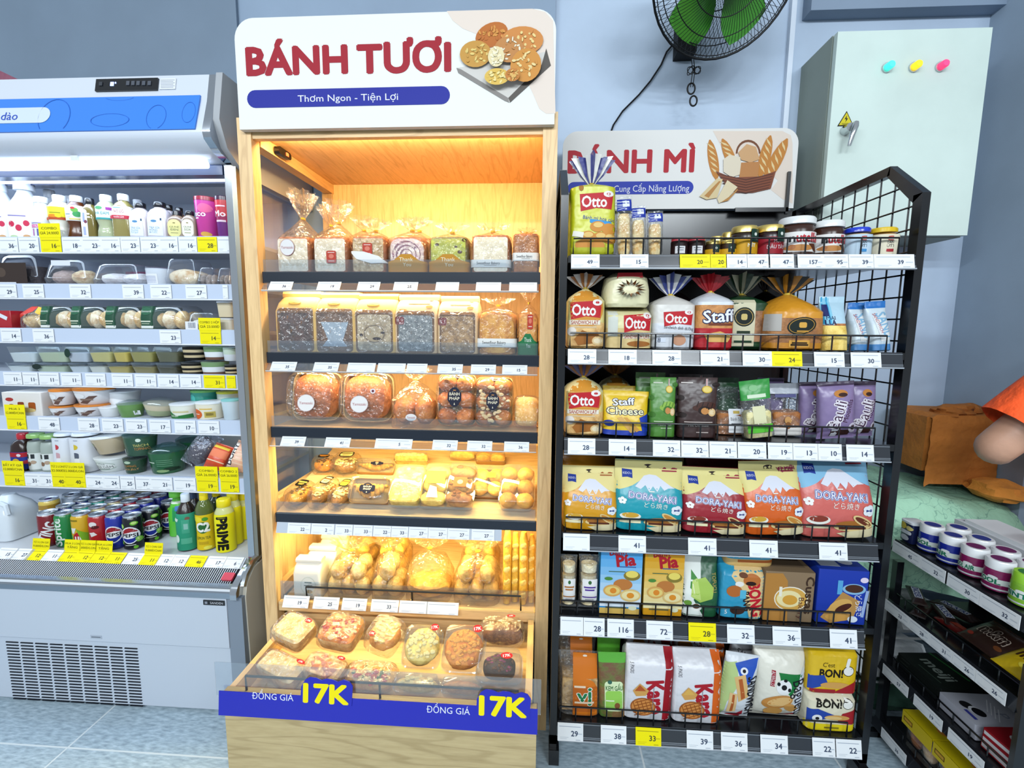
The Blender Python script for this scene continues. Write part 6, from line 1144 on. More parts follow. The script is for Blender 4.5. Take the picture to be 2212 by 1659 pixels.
def stickbread(P, w, d, h):
    mb = MB(); mb.tube([(0, 0, h*.02), (0, 0, h*.1), (0, 0, h*.62), (0, 0, h*.7)], [w*.3, w*.38, w*.38, w*.3], 'B:ecd8a4:c99a54:40', 12); P.part('bread', mb)
    bm_ = MB().loft(sc(PILLOW, w, d, h, 'T:f6f8fa'), 30); P.part('wrapper', bm_); lm = MB(); loft_prints(lm, [('r', 0, .84, .84, .2, '2238a0'), ('r', .1, .86, .4, .1, 'e9ecf6'), ('t', 'STICK', -.2, .84, .2, 'e9ecf6', 90, .16)], w, h, sc(PILLOW, w, d, h, ''), off=.001); P.part('label', lm)
for i, (a, b_, T) in enumerate(((1334, 1371, 421), (1366, 1401, 441), (1402, 1438, 453))): item('bread_stick', f"wrapped bread stick with a blue label, {('left', 'middle', 'right')[i]} of three", 'bread', rs(0), a, b_, T, stickbread, group='wrapped bread sticks', dep=.035, rot=(0, -.04, 0))
jr = lambda lab, L, R_, T, dy=0, **k: item(k.pop('nm', 'jam_jar'), lab, 'jar', rs(0, dy), L, R_, T, jar, **k)
JL = [('r', -.06, .32, .56, .4, 'f0eef0'), ('r', -.06, .42, .4, .05, '4a4a5a'), ('r', -.06, .3, .36, .04, '7a7a8a')]
jr('small dark jam jar with a red checked lid, left of two', 1454, 1491, 512, group='small jars with checked lids', col='G:2a1416', cap='G:c8404c', capz=.84, ds=JL, label='2a1416', lz=(.1, .8))
jr('small dark jam jar with a red checked lid, right of two', 1491, 1529, 511, group='small jars with checked lids', col='G:2a1416', cap='G:c8404c', capz=.84, ds=JL, label='2a1416', lz=(.1, .8))
YL = [('r', 0, .26, 1.1, .34, 'e0a81c'), ('r', .06, .46, .44, .5, '16352c'), ('o', .06, .5, .16, .16, 'dfe6dc')]
jr('tiny honey jar with a gold lid, left of two in front', 1529, 1562, 519, group='tiny honey jars', col='G:3a2412', cap='M:d9c070', label='3a2412', lz=(.06, .76), ds=YL)
jr('tiny honey jar with a gold lid, right of two in front', 1562, 1596, 517, group='tiny honey jars', col='G:3a2412', cap='M:d9c070', label='3a2412', lz=(.06, .76), ds=YL)
jr('tiny honey jar behind the left front honey jar', 1538, 1567, 509, dy=.06, group='tiny honey jars', col='G:3a2412', cap='M:d9c070')
jr('tiny honey jar behind the right front honey jar', 1564, 1595, 500, dy=.06, group='tiny honey jars', col='G:3a2412', cap='M:d9c070')
TG = lambda c: [('r', .24, .66, .36, .42, '153a30'), ('o', .24, .7, .12, .11, 'e6ece4'), ('t', 'LE FRUIT', .24, .56, .05, 'd9dfc8', 0, .28)]
jr('jam jar with a gold lid and yellow label', 1590, 1648, 485, group='fruit jam jars', col='G:2a1a10', cap='M:d9c070', label='dca41c', lz=(.06, .6), ds=[('t', 'MÍT', .1, .34, .12, 'f6efd6', 0, .3, .03)]+[(*q[:3], *q[3:]) for q in TG(0)])
jr('jam jar with a gold lid and dark red label reading DÂU TÂY', 1646, 1705, 483, group='fruit jam jars', col='G:2a1014', cap='M:d9c070', label='a01c2c', lz=(.06, .6), ds=[('t', 'MỨT', .1, .46, .1, 'f0dfe0', 0, .3), ('t', 'DÂU TÂY', .06, .28, .12, 'f6eeee', 0, .66, .02)]+TG(0))
NUT = [('r', 0, .37, 1.2, .48, 'f2efec'), ('t', 'n', -.3, .45, .2, '1c1c22', 0, -1, .03), ('t', 'utella', .1, .46, .24, 'cc2a38', 0, .62, .03), ('o', -.1, .2, .7, .16, 'c98a4a'), ('p', [(.1, .3), (.3, .12), (.42, .1), (.3, .3)], '5a2c14'), ('o', -.3, .22, .16, .12, 'b8764a')]
jr('large spread jar with white lid and red and black wordmark', 1700, 1780, 464, nm='spread_jar', group='chocolate spread jars', col='G:3d1f14', cap='G:f2f3f3', capz=.84, label='f2efec', lz=(.1, .6), ds=NUT[1:])
jr('smaller spread jar with white lid beside the large spread jar', 1772, 1841, 473, nm='spread_jar', group='chocolate spread jars', col='G:3d1f14', cap='G:f2f3f3', capz=.84, label='f2efec', lz=(.1, .6), ds=NUT[1:])
PBd = lambda c: [('o', .05, .6, .5, .16, 'c23a34'), ('o', .05, .6, .4, .09, 'f3ece8'), ('t', 'PEANUT', .06, .46, .09, '3a3a4a', 0, .5, .02), ('t', 'BUTTER', .06, .34, .1, '2c2c3c', 0, .56, .02), ('r', .1, .18, .5, .1, c)]
jr('peanut butter jar with a blue lid', 1839, 1894, 489, nm='peanut_butter_jar', group='peanut butter jars', col='G:d9b98a', cap='G:1f3fd0', capz=.86, prof='jarlow', label='c9e0f2', lz=(.04, .74), ds=PBd('4a9ad8'))
jr('peanut butter jar with a yellow lid at the right end', 1895, 1954, 489, nm='peanut_butter_jar', group='peanut butter jars', col='G:c9995c', cap='G:f0c81c', capz=.86, prof='jarlow', label='efe6cc', lz=(.04, .74), ds=PBd('b02a34'))
# second shelf
LAT = lambda s=1: OTTO(-.02, .5, .8, .24)+[('r', -.04, .34, .78, .06, 'f4ecd8'), ('t', 'SANDWICH LÁT', -.04, .34, .05, 'a8382c', 0, .68, .025), ('r', -.04, .28, .6, .02, 'e3c9a0'), ('o', -.36, .22, .22, .12, 'f0e6dc'), ('p', [(-.3, .12), (-.1, .24), (.1, .2), (.3, .22), (.36, .08), (-.2, .04)], 'a8682a'), ('o', .3, .1, .3, .12, 'e8c890'), ('o', .3, .1, .22, .07, 'f3e2bd')]
OZ = [(.34, 'B:e0b878:b98a4c:30'), (.62, 'F:ead98c'), (1.2, 'F:efe6b0')]
def otto(lab, k, L, R_, T, dy=0, **kw): return tb(lab, k, L, R_, T, dy, col='F:efe6b0', zones=kw.pop('zones', OZ), neck=kw.pop('neck', .8), top=kw.pop('top', 'F:a8682c'), ds=[('o', 0, .52, .84, .5, 'd9973a')]+LAT() if kw.pop('print', 1) else (), **kw)
GO = 'cream sandwich bread bags'
otto('cream Otto sandwich bag standing at the left end of the second shelf', 1, 1213, 1311, 586, group=GO, top2='F:e9e4e0')
def blockbag(P, w, d, h, **k): pouch(P, w, d, h, prof=BLOCK, **k)
item('bread_bag', 'cream Otto sandwich bag standing under another cream bag', 'bread bag', rs(1), 1310, 1411, 664, blockbag, group=GO, dep=.13, col='F:efe6b0', zones=[(.0, 'F:ead98c'), (.5, 'F:e3c88a'), (1.2, 'F:efe6b0')], ds=OTTO(.16, .62, .6, .44)+[('r', .16, .3, .6, .1, 'f4ecd8'), ('t', 'SANDWICH LẠT', .16, .3, .085, 'a8382c', 0, .54, .025), ('o', .2, .12, .5, .14, 'a8682a'), ('r', -.36, .6, .2, .6, 'd9dcd2')])
def lyingbag(P, w, d, h):
    mb = MB().loft(sc([(0, .9, .9, 4), (.1, 1, 1, 4), (.5, 1, 1, 3.4), (.85, .92, .9, 3), (1, .6, .6, 3)], w, d, h, 'F:efe9be'), 32); P.part('bag', mb); fm_ = MB(); fan(fm_, 0, d*.26, w*.5, h*.4, 'F:f2ecdc', 'F:b0703a'); P.part('gathered_top', fm_, None, (w*.02, -d*.36, h*.48), (pi/2-.1, 0, 0))
    P.part('brand_print', MB().prism([(-w*.26, h*.80), (w*.3, h*.84), (w*.28, h*.98), (-w*.24, h*.97)], -d*.43, -d*.40, 'c4202c'))
item('bread_bag', 'cream bread bag lying on its side on another bag', 'bread bag', rs(1), 1308, 1411, 586, lyingbag, group=GO, dep=.14, B=663)
tb('silvery white Otto bread bag with a red, white and blue pleated top', 1, 1411, 1510, 587, col='F:e6e3e0', zones=[(.34, 'F:dfe3ea'), (1.2, 'F:e6e2dc')], neck=.72, sh=.58, top='F:f0eeee', top2='F:3a4a9a', ds=OTTO(.06, .4, .66, .2)+[('t', 'Sandwich dinh dưỡng', .08, .28, .04, '3a3a44', -4, .66, .0), ('r', -.3, .12, .2, .06, 'dfe6f2'), ('t', '8', -.34, .12, .06, '1f2a4a', 0, -1, .02), ('o', .1, .12, .3, .14, 'd09a7a')])
tb('clear and red Staff sandwich bag with a red gathered top', 1, 1506, 1594, 587, col='F:e6eaf2', zones=[(.28, 'F:c01c28'), (.58, 'B:c88a4c:a0662c:30'), (1.2, 'F:e9edf4')], neck=.76, top='F:c01c28', ds=[('t', 'Staff', .06, .44, .16, '1c2450', 4, .78, .09), ('t', 'Staff', .06, .44, .16, 'f3f4f8', 4, .78, .024), ('r', .1, .33, .6, .03, '7a3a24'), ('p', [(-.3, .2), (.1, .24), (.4, .18), (.3, .1), (-.2, .1)], 'e9b86a')])
tb('dark green bread bag with a round black badge on cream', 1, 1572, 1669, 586, dy=.05, col='F:1f4a2c', zones=[(.1, 'F:1f4a2c'), (.5, 'B:a87854:7a5236:30'), (1.2, 'F:1c4428')], neck=.72, sh=.6, top='F:1b3f26', top2='F:cfc8a8', ds=[('r', -.12, .34, .5, .6, 'dfd8b8'), ('o', -.12, .42, .46, .25, '14201c'), ('o', -.12, .42, .4, .21, 'c9a85c'), ('o', -.12, .42, .37, .195, '14201c'), ('r', -.12, .42, .14, .08, 'd9c27a', .3), ('r', -.12, .22, .3, .04, '2a3a2a'), ('r', -.12, .1, .4, .03, '2a4a34')])
tb('large orange bread bag with a black gathered top and black badge', 1, 1665, 1795, 587, dep=.16, col='F:d98f22', zones=[(.1, 'F:cf8a24'), (.42, 'B:a8703c:84542a:26'), (1.2, 'F:e09a2a')], neck=.74, sh=.5, fw_=.74, top='F:d9932a', top2='F:1a1f1e', ds=[('o', .04, .32, .5, .22, '14201c', 10), ('o', .04, .32, .44, .19, 'c9953c', 10), ('o', .04, .32, .42, .175, '14201c', 10), ('r', .06, .33, .13, .07, 'e0aa4a', .3), ('r', .06, .25, .2, .02, 'c9953c'), ('r', .02, .09, .36, .09, 'e3a84a'), ('r', .02, .1, .26, .02, '3a2a14'), ('r', .02, .075, .3, .025, '3a2a14'), ('r', -.4, .36, .2, .22, 'b9b4ae')])
item('cake_bag', 'clear blue castella cake bag next to the orange bag', 'bread bag', rs(1), 1788, 1846, 638, pouch, prof=STAND, dep=.1, col='F:bfe0f2', zones=[(.46, 'B:ecd074:cfa83c:30'), (.5, 'B:b8743a:8f5424:40'), (1.2, 'F:bfe0f2')], ds=[('r', -.3, .72, .34, .5, '8ed0ec'), ('r', -.42, .74, .06, .5, '3aa8d8'), ('r', -.24, .74, .06, .5, '3aa8d8'), ('r', -.34, .74, .2, .22, '1f2a6a'), ('t', 'MAI', -.2, .6, .07, '1f2a5a', 0, .3, .02), ('t', 'LLA', -.22, .52, .09, '1f2a5a', 0, .34, .03)])
for a, b_, T, dy, t in ((1848, 1886, 652, .02, 'left'), (1891, 1938, 650, .0, 'right')):
    item('cake_bag', f'blue and clear sandwich cake bag, {t} of two by the mesh side', 'bread bag', rs(1, dy), a, b_, T, pouch, prof=STAND, dep=.08, col='F:d3e6f2', zones=[(.14, 'F:4a8ac8'), (.62, 'F:c9d9e4'), (.86, 'F:d6e4ee'), (1.2, 'F:2a78c8')], ds=[('r', .1, .46, .6, .5, 'e6e9ea', 0, 8), ('t', 'SAND', .22, .52, .22, '8ab8d8', -78, .5, .03), ('t', 'SANDWICH', -.1, .56, .06, 'c04a4a', -78, .4, .0)], rot=(0, -.06 if t == 'right' else 0, 0), group='blue sandwich cake bags')
for a, b_, T, c, t in ((1440, 1500, 588, 'F:5a4a50', 'dark bread bag behind the silvery white bag'), (1640, 1700, 590, 'F:2a2a30', 'black topped bread bag behind the green and orange bags')): tb(t, 1, a, b_, T, dy=.17, col=c, top=c, dep=.12)
# third shelf
otto('cream Otto sandwich bag at the left end of the third shelf', 2, 1204, 1308, 788, group=GO, top2='F:5a5a8a')
otto('cream Otto bag behind the yellow cheese snack bag', 2, 1300, 1369, 787, dy=.14, group=GO, top2='F:8a5a30')
STC = [('t', 'Staff', -.05, .76, .15, '1c2450', 4, .56, .09), ('t', 'Staff', -.05, .76, .15, 'f6f6f4', 4, .56, .024), ('t', 'Cheese', -.02, .56, .16, '1c2450', 0, .78, .09), ('t', 'Cheese', -.02, .56, .16, 'f7f0c0', 0, .78, .024), ('p', [(-.2, .4), (-.1, .44), (.2, .1), (.1, .08)], 'e0b060'), ('p', [(-.06, .42), (.02, .42), (.3, .14), (.22, .1)], 'd9a048'), ('o', -.36, .28, .22, .14, '1f3a9a'), ('p', [(.28, .42), (.46, .5), (.48, .1), (.36, .08)], '1f3fae')]
item('snack_bag', 'yellow Staff Cheese bag in the front row of the third shelf', 'snack bag', rs(2), 1302, 1405, 849, pouch, prof=STAND, dep=.07, col='F:e8c01c', zones=[(.13, 'F:1f3fae'), (1.2, 'F:ecc41e')], ds=STC, group='yellow cheese snack bags', rot=(0, .02, 0))
item('snack_bag', 'yellow cheese snack bag standing behind the front one', 'snack bag', rs(2, .08), 1303, 1392, 836, pouch, prof=STAND, dep=.06, col='F:e8c01c', group='yellow cheese snack bags')
def CROI(c1, c2): return [('o', .2, .54, .5, .13, c1), ('o', .1, .5, .5, .12, c1), ('o', .16, .46, .34, .14, c2), ('o', .34, .43, .2, .13, 'e6c088'), ('o', .34, .43, .13, .08, 'f0d8ae'), ('o', .16, .45, .2, .11, 'c98a4c')]+[('r', -.02+.12*i, .56-.01*i, .02, .1, c2, 0, -20) for i in range(4)]+[('o', -.44, .66, .2, .09, c2), ('o', -.42, .38, .26, .09, c2), ('o', .46, .88, .2, .08, c2)]
MED = [('r', .22, .9, .05, .16, 'e8e4e0'), ('r', .22, .9, .018, .16, 'b02a34'), ('o', .22, .8, .26, .12, 'd9b43c'), ('o', .22, .8, .2, .09, 'f0d678')]
item('snack_bag', 'green matcha croissant pouch in the front row', 'snack bag', rs(2), 1406, 1464, 817, pouch, prof=STAND, dep=.05, col='F:4f8a34', ds=CROI('8fb84a', '3f7428')+MED+[('r', -.2, .91, .36, .02, 'dfe6d0'), ('t', 'Matcha Flan', .05, .215, .035, 'eef4e2', 0, .5, .01), ('r', 0, .27, .7, .014, 'cfe0bd'), ('r', .1, .16, .4, .012, 'cfe0bd')], group='croissant snack pouches')
item('snack_bag', 'dark brown milk chocolate croissant pouch in the front row', 'snack bag', rs(2), 1467, 1555, 817, pouch, prof=STAND, dep=.05, col='F:3c2624', ds=CROI('4a2a22', '21120f')+MED+[('r', -.28, .91, .3, .02, 'e6dcd6'), ('t', 'Milk Chocolate', .0, .215, .035, 'f0e8e2', 0, .5, .01), ('r', 0, .27, .7, .014, 'cfbfb8'), ('r', .1, .1, .3, .014, 'cfbfb8')], group='croissant snack pouches')
item('snack_bag', 'green croissant pouch behind the front matcha pouch', 'snack bag', rs(2, .07), 1374, 1440, 806, pouch, prof=STAND, dep=.05, col='F:4f8a34', ds=MED+[('r', -.2, .91, .36, .02, 'dfe6d0')], group='croissant snack pouches')
item('snack_bag', 'brown croissant pouch behind the front chocolate pouch', 'snack bag', rs(2, .07), 1448, 1545, 810, pouch, prof=STAND, dep=.05, col='F:3c2624', ds=MED, group='croissant snack pouches')
def cakebag(P, w, d, h, key, ds=(), film='T:eef2f6', top=None):
    mb = MB(); mb.loft([(0, w*.4, d*.4, 8, key), (h*.42, w*.41, d*.41, 8, key), (h*.46, w*.36, d*.36, 6, key)], 28); P.part('cake', mb)
    r_ = sc(STAND, w, d, h, film); r_ = zoned(r_, [(top[0]*h, film), (9, top[1])]) if top else r_
    P.part('bag', MB().loft(r_, 32))
    if ds: lm = MB(); loft_prints(lm, ds, w, h, sc(STAND, w, d, h, ''), off=.001); P.part('label', lm)
item('cake_bag', 'clear bag of brown cake with a white paper label', 'bread bag', rs(2, .05), 1545, 1625, 840, cakebag, dep=.09, key='B:b0703c:8a5228:30', ds=[('r', .12, .3, .44, .5, 'f0f2f6', .06), ('r', .12, .48, .18, .06, 'd0b45a'), ('t', 'Bánh Sữa', .12, .34, .07, '2a2a34', 0, .34, .01), ('r', .12, .24, .3, .02, '4a4a54')])
item('cake_bag', 'green topped clear bag of long castella cake', 'bread bag', rs(2), 1616, 1684, 826, cakebag, dep=.045, key='B:d9cf9a:b8ab6a:30', top=(.66, 'F:2f9a3c'), ds=[('o', -.06, .86, .3, .11, '8ac48a'), ('r', 0, .72, .6, .06, 'dcebd0'), ('r', 0, .16, .8, .14, '5fc43c'), ('r', 0, .4, .4, .3, 'e6e3b8')], rot=(0, -.14, 0))
item('cake_bag', 'clear bag with a brown figure printed on a caramel cake', 'bread bag', rs(2, .05), 1668, 1745, 832, cakebag, dep=.07, key='B:b06f34:8a5020:30', top=(.8, 'F:c3c8d2'), ds=[('r', 0, .08, .84, .16, 'e6e2de'), ('o', 0, .3, .2, .14, 'cf9a5c'), ('o', 0, .2, .16, .14, '8a5a34'), ('r', 0, .76, .6, .06, '5a5a8a')], rot=(0, -.03, 0))
BAU = [('t', 'Bauli', -.06, .44, .2, 'f0eaf2', 74, .48, .08), ('t', 'Bauli', -.06, .44, .2, '4a2a4a', 74, .48, .0), ('t', 'Moonfils', .22, .5, .09, '4a2a44', 74, .4, .0), ('o', .05, .8, .36, .13, 'c9843c'), ('o', .1, .78, .24, .07, '3a1c14'), ('r', .05, .12, .5, .1, '3a2220'), ('r', -.1, .12, .16, .14, 'dfe0ea'), ('o', .38, .2, .26, .18, 'd8cfe0'), ('o', .38, .2, .12, .1, '3a2220')]
for i, (a, b_, T, dy, ry) in enumerate(((1735, 1800, 828, .05, -.04), (1778, 1862, 829, .0, -.08), (1845, 1910, 826, .05, -.03))):
    item('snack_bag', f"lilac croissant bag with slanted lettering, {('left', 'middle', 'right')[i]} of three", 'snack bag', rs(2, dy), a, b_, T, pouch, dep=.045, col='F:8f7ca8', zones=[(.93, 'F:8f7ca8'), (1.2, 'F:4a3c54')], ds=BAU, rot=(0, ry, 0), group='lilac croissant bags')
item('snack_bag', 'lilac croissant bag behind the caramel cake bag', 'snack bag', rs(2, .09), 1640, 1700, 818, pouch, dep=.05, col='F:7a6a94', group='lilac croissant bags')
item('bread_bag', 'green and clear bag behind the brown cake bag', 'bread bag', rs(2, .1), 1556, 1602, 818, pouch, dep=.06, prof=STAND, col='F:1f5a30')
# fourth shelf: dorayaki bags
def DORA(sky, bag, x=0, new=False, taste=None, z=.0):
    mt = [(-.5, .58), (-.3, .66), (-.1, .74+.02), (.12, .76), (.3, .66), (.5, .58), (.5, 1.02), (-.5, 1.02)]
    ds = [('p', [(-.5, .56), (-.26, .65), (-.1, .74), (.14, .74), (.3, .66), (.5, .58), (.5, .995), (-.5, .995)], sky),
          ('p', [(-.22, .64), (-.08, .78), (.0, .8), (.1, .79), (.3, .66), (.36, .63), (.26, .63), (.2, .6), (.15, .66), (.1, .58), (.04, .65), (-.02, .58), (-.07, .66), (-.14, .61)], 'e6e9f6'),
          ('o', 0, .9, .17, .075, '2a1a1c'), ('r', 0, .872, .17, .02, sky),
          ('p', [(-.4, .86), (-.25, .85), (-.25, .74), (-.325, .755), (-.4, .745)], '1c3a9a'), ('t', "KIDO's", -.325, .805, .03, 'eef2fb', 0, .12, .01),
          ('r', .29, .885, .26, .022, 'a8384c' if sky != 'f3e29a' else 'b06a3a'), ('r', .3, .85, .22, .018, 'a8384c' if sky != 'f3e29a' else 'b06a3a'),
          ('t', 'DORA-YAKI', .03, .5, .092, 'f6f7fb', -5, .68, .11), ('t', 'DORA-YAKI', .03, .5, .092, '1c2f9a', -5, .68, .075), ('t', 'DORA-YAKI', .03, .5, .092, 'f6f7fb', -5, .68, .012),
          ('t', 'どら焼き', .08, .385, .06, 'f3efe6', -4, .34, .01), ('r', .02, .58, .08, .014, 'f3efe6')]
    for i in range(5): ds.append(('o', -.4+.035*cos(2*pi*i/5+.3), .44+.028*sin(2*pi*i/5+.3), .05, .042, 'f6f3f0'))
    for i in range(5): ds.append(('o', .38+.04*cos(2*pi*i/5), .33+.034*sin(2*pi*i/5), .09, .075, 'eef2f8'))
    ds += [('r', .38, .33, .08, .03, '3a4a8a'), ('o', -.28, .22, .3, .11, 'f0efe6'), ('o', -.28, .235, .24, .08, '8a3a2c' if taste == 'bean' else 'd9a83c'), ('r', -.28, .14, .3, .045, 'efe6bc'),
           ('o', .16, .14, .5, .12, 'e3c88a'), ('o', .16, .16, .44, .1, 'a86a2c'), ('r', .16, .12, .36, .03, '5a2a1c'), ('o', .3, .2, .3, .1, 'e3c88a', -30), ('o', .3, .2, .24, .065, '6a2f1e' if taste == 'bean' else 'c98a3c', -30), ('p', [(-.05, .06), (.45, .12), (.46, .02), (.1, .0)], 'dcd0a8')]
    if new: ds.append(('t', 'VỊ MỚI', .28, .88, .055, 'a02a5a', 6, .3, .03))
    return ds
GD = 'dorayaki bags on the fourth shelf'
SKY = 'efe296'
dr = lambda lab, L, R_, T, dy=0, **k: item('dorayaki_bag', lab, 'snack bag', rs(3, dy), L, R_, T, pouch, prof=GUSSET, dep=k.pop('dep', .12), group=GD, **k)
dr('yellow dorayaki bag at the left end of the fourth shelf', 1203, 1338, 1018, col='F:e0a018', ds=DORA('f3e29a', 0))
dr('teal dorayaki bag with a pale yellow top', 1329, 1482, 1007, col='F:159fb0', ds=DORA(SKY, 0), rot=(0, .02, 0))
dr('dark red dorayaki bag with a pale yellow top', 1477, 1622, 1024, col='F:a0202e', ds=DORA(SKY, 0, taste='bean'), rot=(0, .02, 0))
dr('orange dorayaki bag with VỊ MỚI in its top corner', 1615, 1749, 1010, col='F:e0641c', ds=DORA(SKY, 0, new=True), rot=(0, -.05, 0))
dr('salmon pink dorayaki bag with a light blue top', 1738, 1905, 990, col='F:d96a62', ds=DORA('8cc4e6', 0, taste='bean'), rot=(0, -.03, 0), dep=.14)
for L, R_, T, c, t in ((1206, 1336, 984, 'F:d98f1c', 'yellow dorayaki bag behind the front yellow one'), (1352, 1490, 988, 'F:d9cf86', 'pale topped dorayaki bag behind the teal one'), (1488, 1620, 986, 'F:8a1826', 'dark red dorayaki bag behind the front dark red one'), (1622, 1736, 986, 'F:7a1a24', 'crimson dorayaki bag behind the orange one')): dr(t, L, R_, T, dy=.15, col=c)
# fifth shelf
def piapack(P, w, d, h, c):
    mb = MB()
    for i in range(4): mb.loft([(h*(.1+.2*i), w*.36, d*.36, 2, 'B:e9dcb8:c9b48a:40'), (h*(.24+.2*i), w*.38, d*.38, 2, 'B:e3cf9c:bfa06a:40')], 20)
    P.part('cakes', mb); P.part('wrapper', MB().loft(sc(PILLOW, w, d, h, 'T:eef2f6'), 30)); lm = MB(); loft_prints(lm, [('r', .02, .4, .68, .42, 'f0efee', .06), ('o', .02, .55, .16, .07, '3a6a3c'), ('r', .02, .46, .54, .03, c), ('r', .02, .41, .44, .03, c), ('r', .02, .27, .66, .025, c), ('r', .02, .22, .4, .015, '8a8a94')], w, h, sc(PILLOW, w, d, h, ''), off=.001); P.part('label', lm)
item('pia_cake_pack', 'clear pack of small round cakes with a brown lettered label', 'food pack', rs(4), 1202, 1248, 1206, piapack, c='b8783c', dep=.05, group='clear packs of small round cakes')
item('pia_cake_pack', 'clear pack of small round cakes with a purple lettered label', 'food pack', rs(4), 1250, 1297, 1206, piapack, c='5a3a9a', dep=.05, group='clear packs of small round cakes')
def PIA(t): return [('t', 'Bánh', -.1, .885, .1, 'b01c2c', 8, .4, .03), ('t', 'Pía', .1, .765, .16, 'b01c2c', 8, .44, .05), ('r', .15, .67, .4, .014, '3a5a9a'), ('r', -.1, .6, .4, .012, '4a6a4a'), ('o', .26, .55, .4, .14, '8a7a34'), ('o', .26, .57, .3, .1, 'ecd86a'), ('o', .05, .42, .46, .16, 'c07a3c'), ('o', -.2, .33, .44, .17, 'd9a85c'), ('o', -.2, .33, .36, .12, 'e9cf7a'), ('o', -.18, .33, .16, .08, 'e08a2c'), ('o', .24, .27, .5, .18, 'e0c07a'), ('o', .24, .27, .42, .13, 'efe0a8'), ('o', .24, .27, .18, .08, 'e0902c'), ('r', -.1, .09, .5, .02, '5a5a3a'), ('o', .3, .09, .2, .06, 'dfe0c0'), ('o', -.3, .5, .2, .05, '4f8a3c')]
def grad(z0, z1, c0, c1, n=8):
    a, b_ = [int(c0[i:i+2], 16) for i in (0, 2, 4)], [int(c1[i:i+2], 16) for i in (0, 2, 4)]
    return [('r', 0, z0+(z1-z0)*(i+.5)/n, 1, (z1-z0)/n*1.01, '%02x%02x%02x' % tuple(round(p+(q-p)*i/(n-1)) for p, q in zip(a, b_))) for i in range(n)]
item('pia_cake_box', 'blue and white cake carton with red script', 'box', rs(4), 1296, 1387, 1173, carton, dep=.06, col='2f8fd0', ds=grad(.1, 1, 'dfeaf4', '3a9ae0')+[('r', 0, .04, 1, .08, 'd9b45c')]+PIA(0), group='cake cartons with red script')
item('pia_cake_box', 'yellow and red cake carton with red script', 'box', rs(4), 1391, 1477, 1177, carton, dep=.06, col='d99a1c', ds=grad(.1, .86, 'f3e6b0', 'dca024')+grad(.86, 1, 'd07a1c', 'b82a1e', 4)+[('o', 0, .92, .24, .07, 'e3c23c'), ('t', '1', 0, .92, .05, '2a2a1c', 0, -1, .02), ('r', -.36, .84, .14, .05, 'c9a83c')]+PIA(0), group='cake cartons with red script')
item('cake_box', 'green and white coconut cake pack with a green sponge picture', 'snack bag', rs(4), 1474, 1556, 1217, pouch, prof=GUSSET, dep=.09, col='F:1f5a38', rot=(0, .03, 0), ds=[('p', [(-.5, .99), (.05, .99), (-.02, .6), (-.2, .3), (.1, .0), (-.5, .0)], 'e9eee8'), ('p', [(-.25, .78), (-.3, .5), (-.1, .38), (-.05, .62)], '3f8a3c'), ('p', [(-.28, .36), (-.24, .62), (.12, .68), (.34, .52), (.3, .34), (-.02, .26)], 'a8c85a'), ('p', [(-.28, .36), (-.24, .62), (-.1, .66), (.0, .3)], 'c3da7a'), ('r', -.2, .47, .02, .2, 'f0f3d0', 0, 10), ('o', -.12, .17, .3, .14, 'f3f2ec'), ('o', -.12, .19, .2, .09, '5a3a24'), ('o', -.34, .24, .2, .1, '6a9a3c'), ('t', 'TOFUCU', .36, .6, .07, 'c9a85c', -90, .3)])
item('cake_box', 'dark green snack pack behind the green and white cake pack', 'snack bag', rs(4, .12), 1478, 1556, 1200, pouch, prof=GUSSET, dep=.07, col='F:16382a', ds=[('r', 0, .85, .6, .08, 'b9bcc0')])
item('cake_box', 'blue and cream Bong Bang cake bag', 'snack bag', rs(4), 1556, 1652, 1224, pouch, prof=BLOCK, dep=.1, col='F:2c9ac0', ds=[('p', [(-.1, .99), (.48, .99), (.48, .0), (.2, .0), (.0, .5), (-.3, .8)], 'e6c890'), ('t', 'BONG', .3, .38, .2, 'c41c2c', -80, .62, .06), ('t', 'BANG', .1, .34, .12, '2a1a1a', -80, .36, .04), ('o', .18, .74, .4, .22, 'c07034'), ('o', .16, .68, .24, .08, '2a1410'), ('o', -.1, .66, .2, .1, 'f0ece6'), ('o', -.2, .52, .36, .22, 'b86a30'), ('r', -.0, .47, .14, .16, '5ab8d8'), ('o', -.1, .16, .34, .16, '3a241c'), ('t', '5', -.36, .12, .08, 'f3f3f0', 0, -1, .02), ('o', -.02, .82, .2, .08, '6a3a1c')], rot=(0, .02, 0))
item('cake_box', 'blue and cream cake bag lying across the top of Bong Bang', 'snack bag', rs(4, .02), 1566, 1676, 1199, pouch, dep=.1, B=1226, col='F:e0b870', prof=[(0, .95, .9, 6), (.2, 1, 1, 5), (.8, 1, 1, 5), (1, .9, .8, 5)], ds=[('r', 0, .8, .9, .3, '3a9ac0'), ('r', .1, .5, .7, .2, 'b8642c')])
item('cake_box', 'brown bakery carton with a custard bun picture', 'box', rs(4), 1652, 1760, 1236, carton, dep=.12, col='8a7358', ds=[('p', [(-.5, .96), (-.16, .97), (-.05, .82), (.0, .0), (-.5, .0)], 'b8813c'), ('o', .04, .46, .68, .5, 'f3ecdc'), ('o', .04, .46, .64, .46, 'd9a850'), ('o', .0, .46, .5, .34, 'efe0a8'), ('o', .02, .44, .3, .2, 'd9a03c'), ('t', 'Custas', .4, .55, .15, '3f2a1c', -90, .8, .03), ('t', 'Bakery', .25, .28, .1, '5a2f2a', -90, .44, .01), ('r', -.18, .6, .06, .2, 'f0ead8')], tops=[('r', 0, .5, .8, .5, '6f5c48'), ('r', .1, .6, .6, .06, '3a2e24')], rot=(0, 0, -.03))
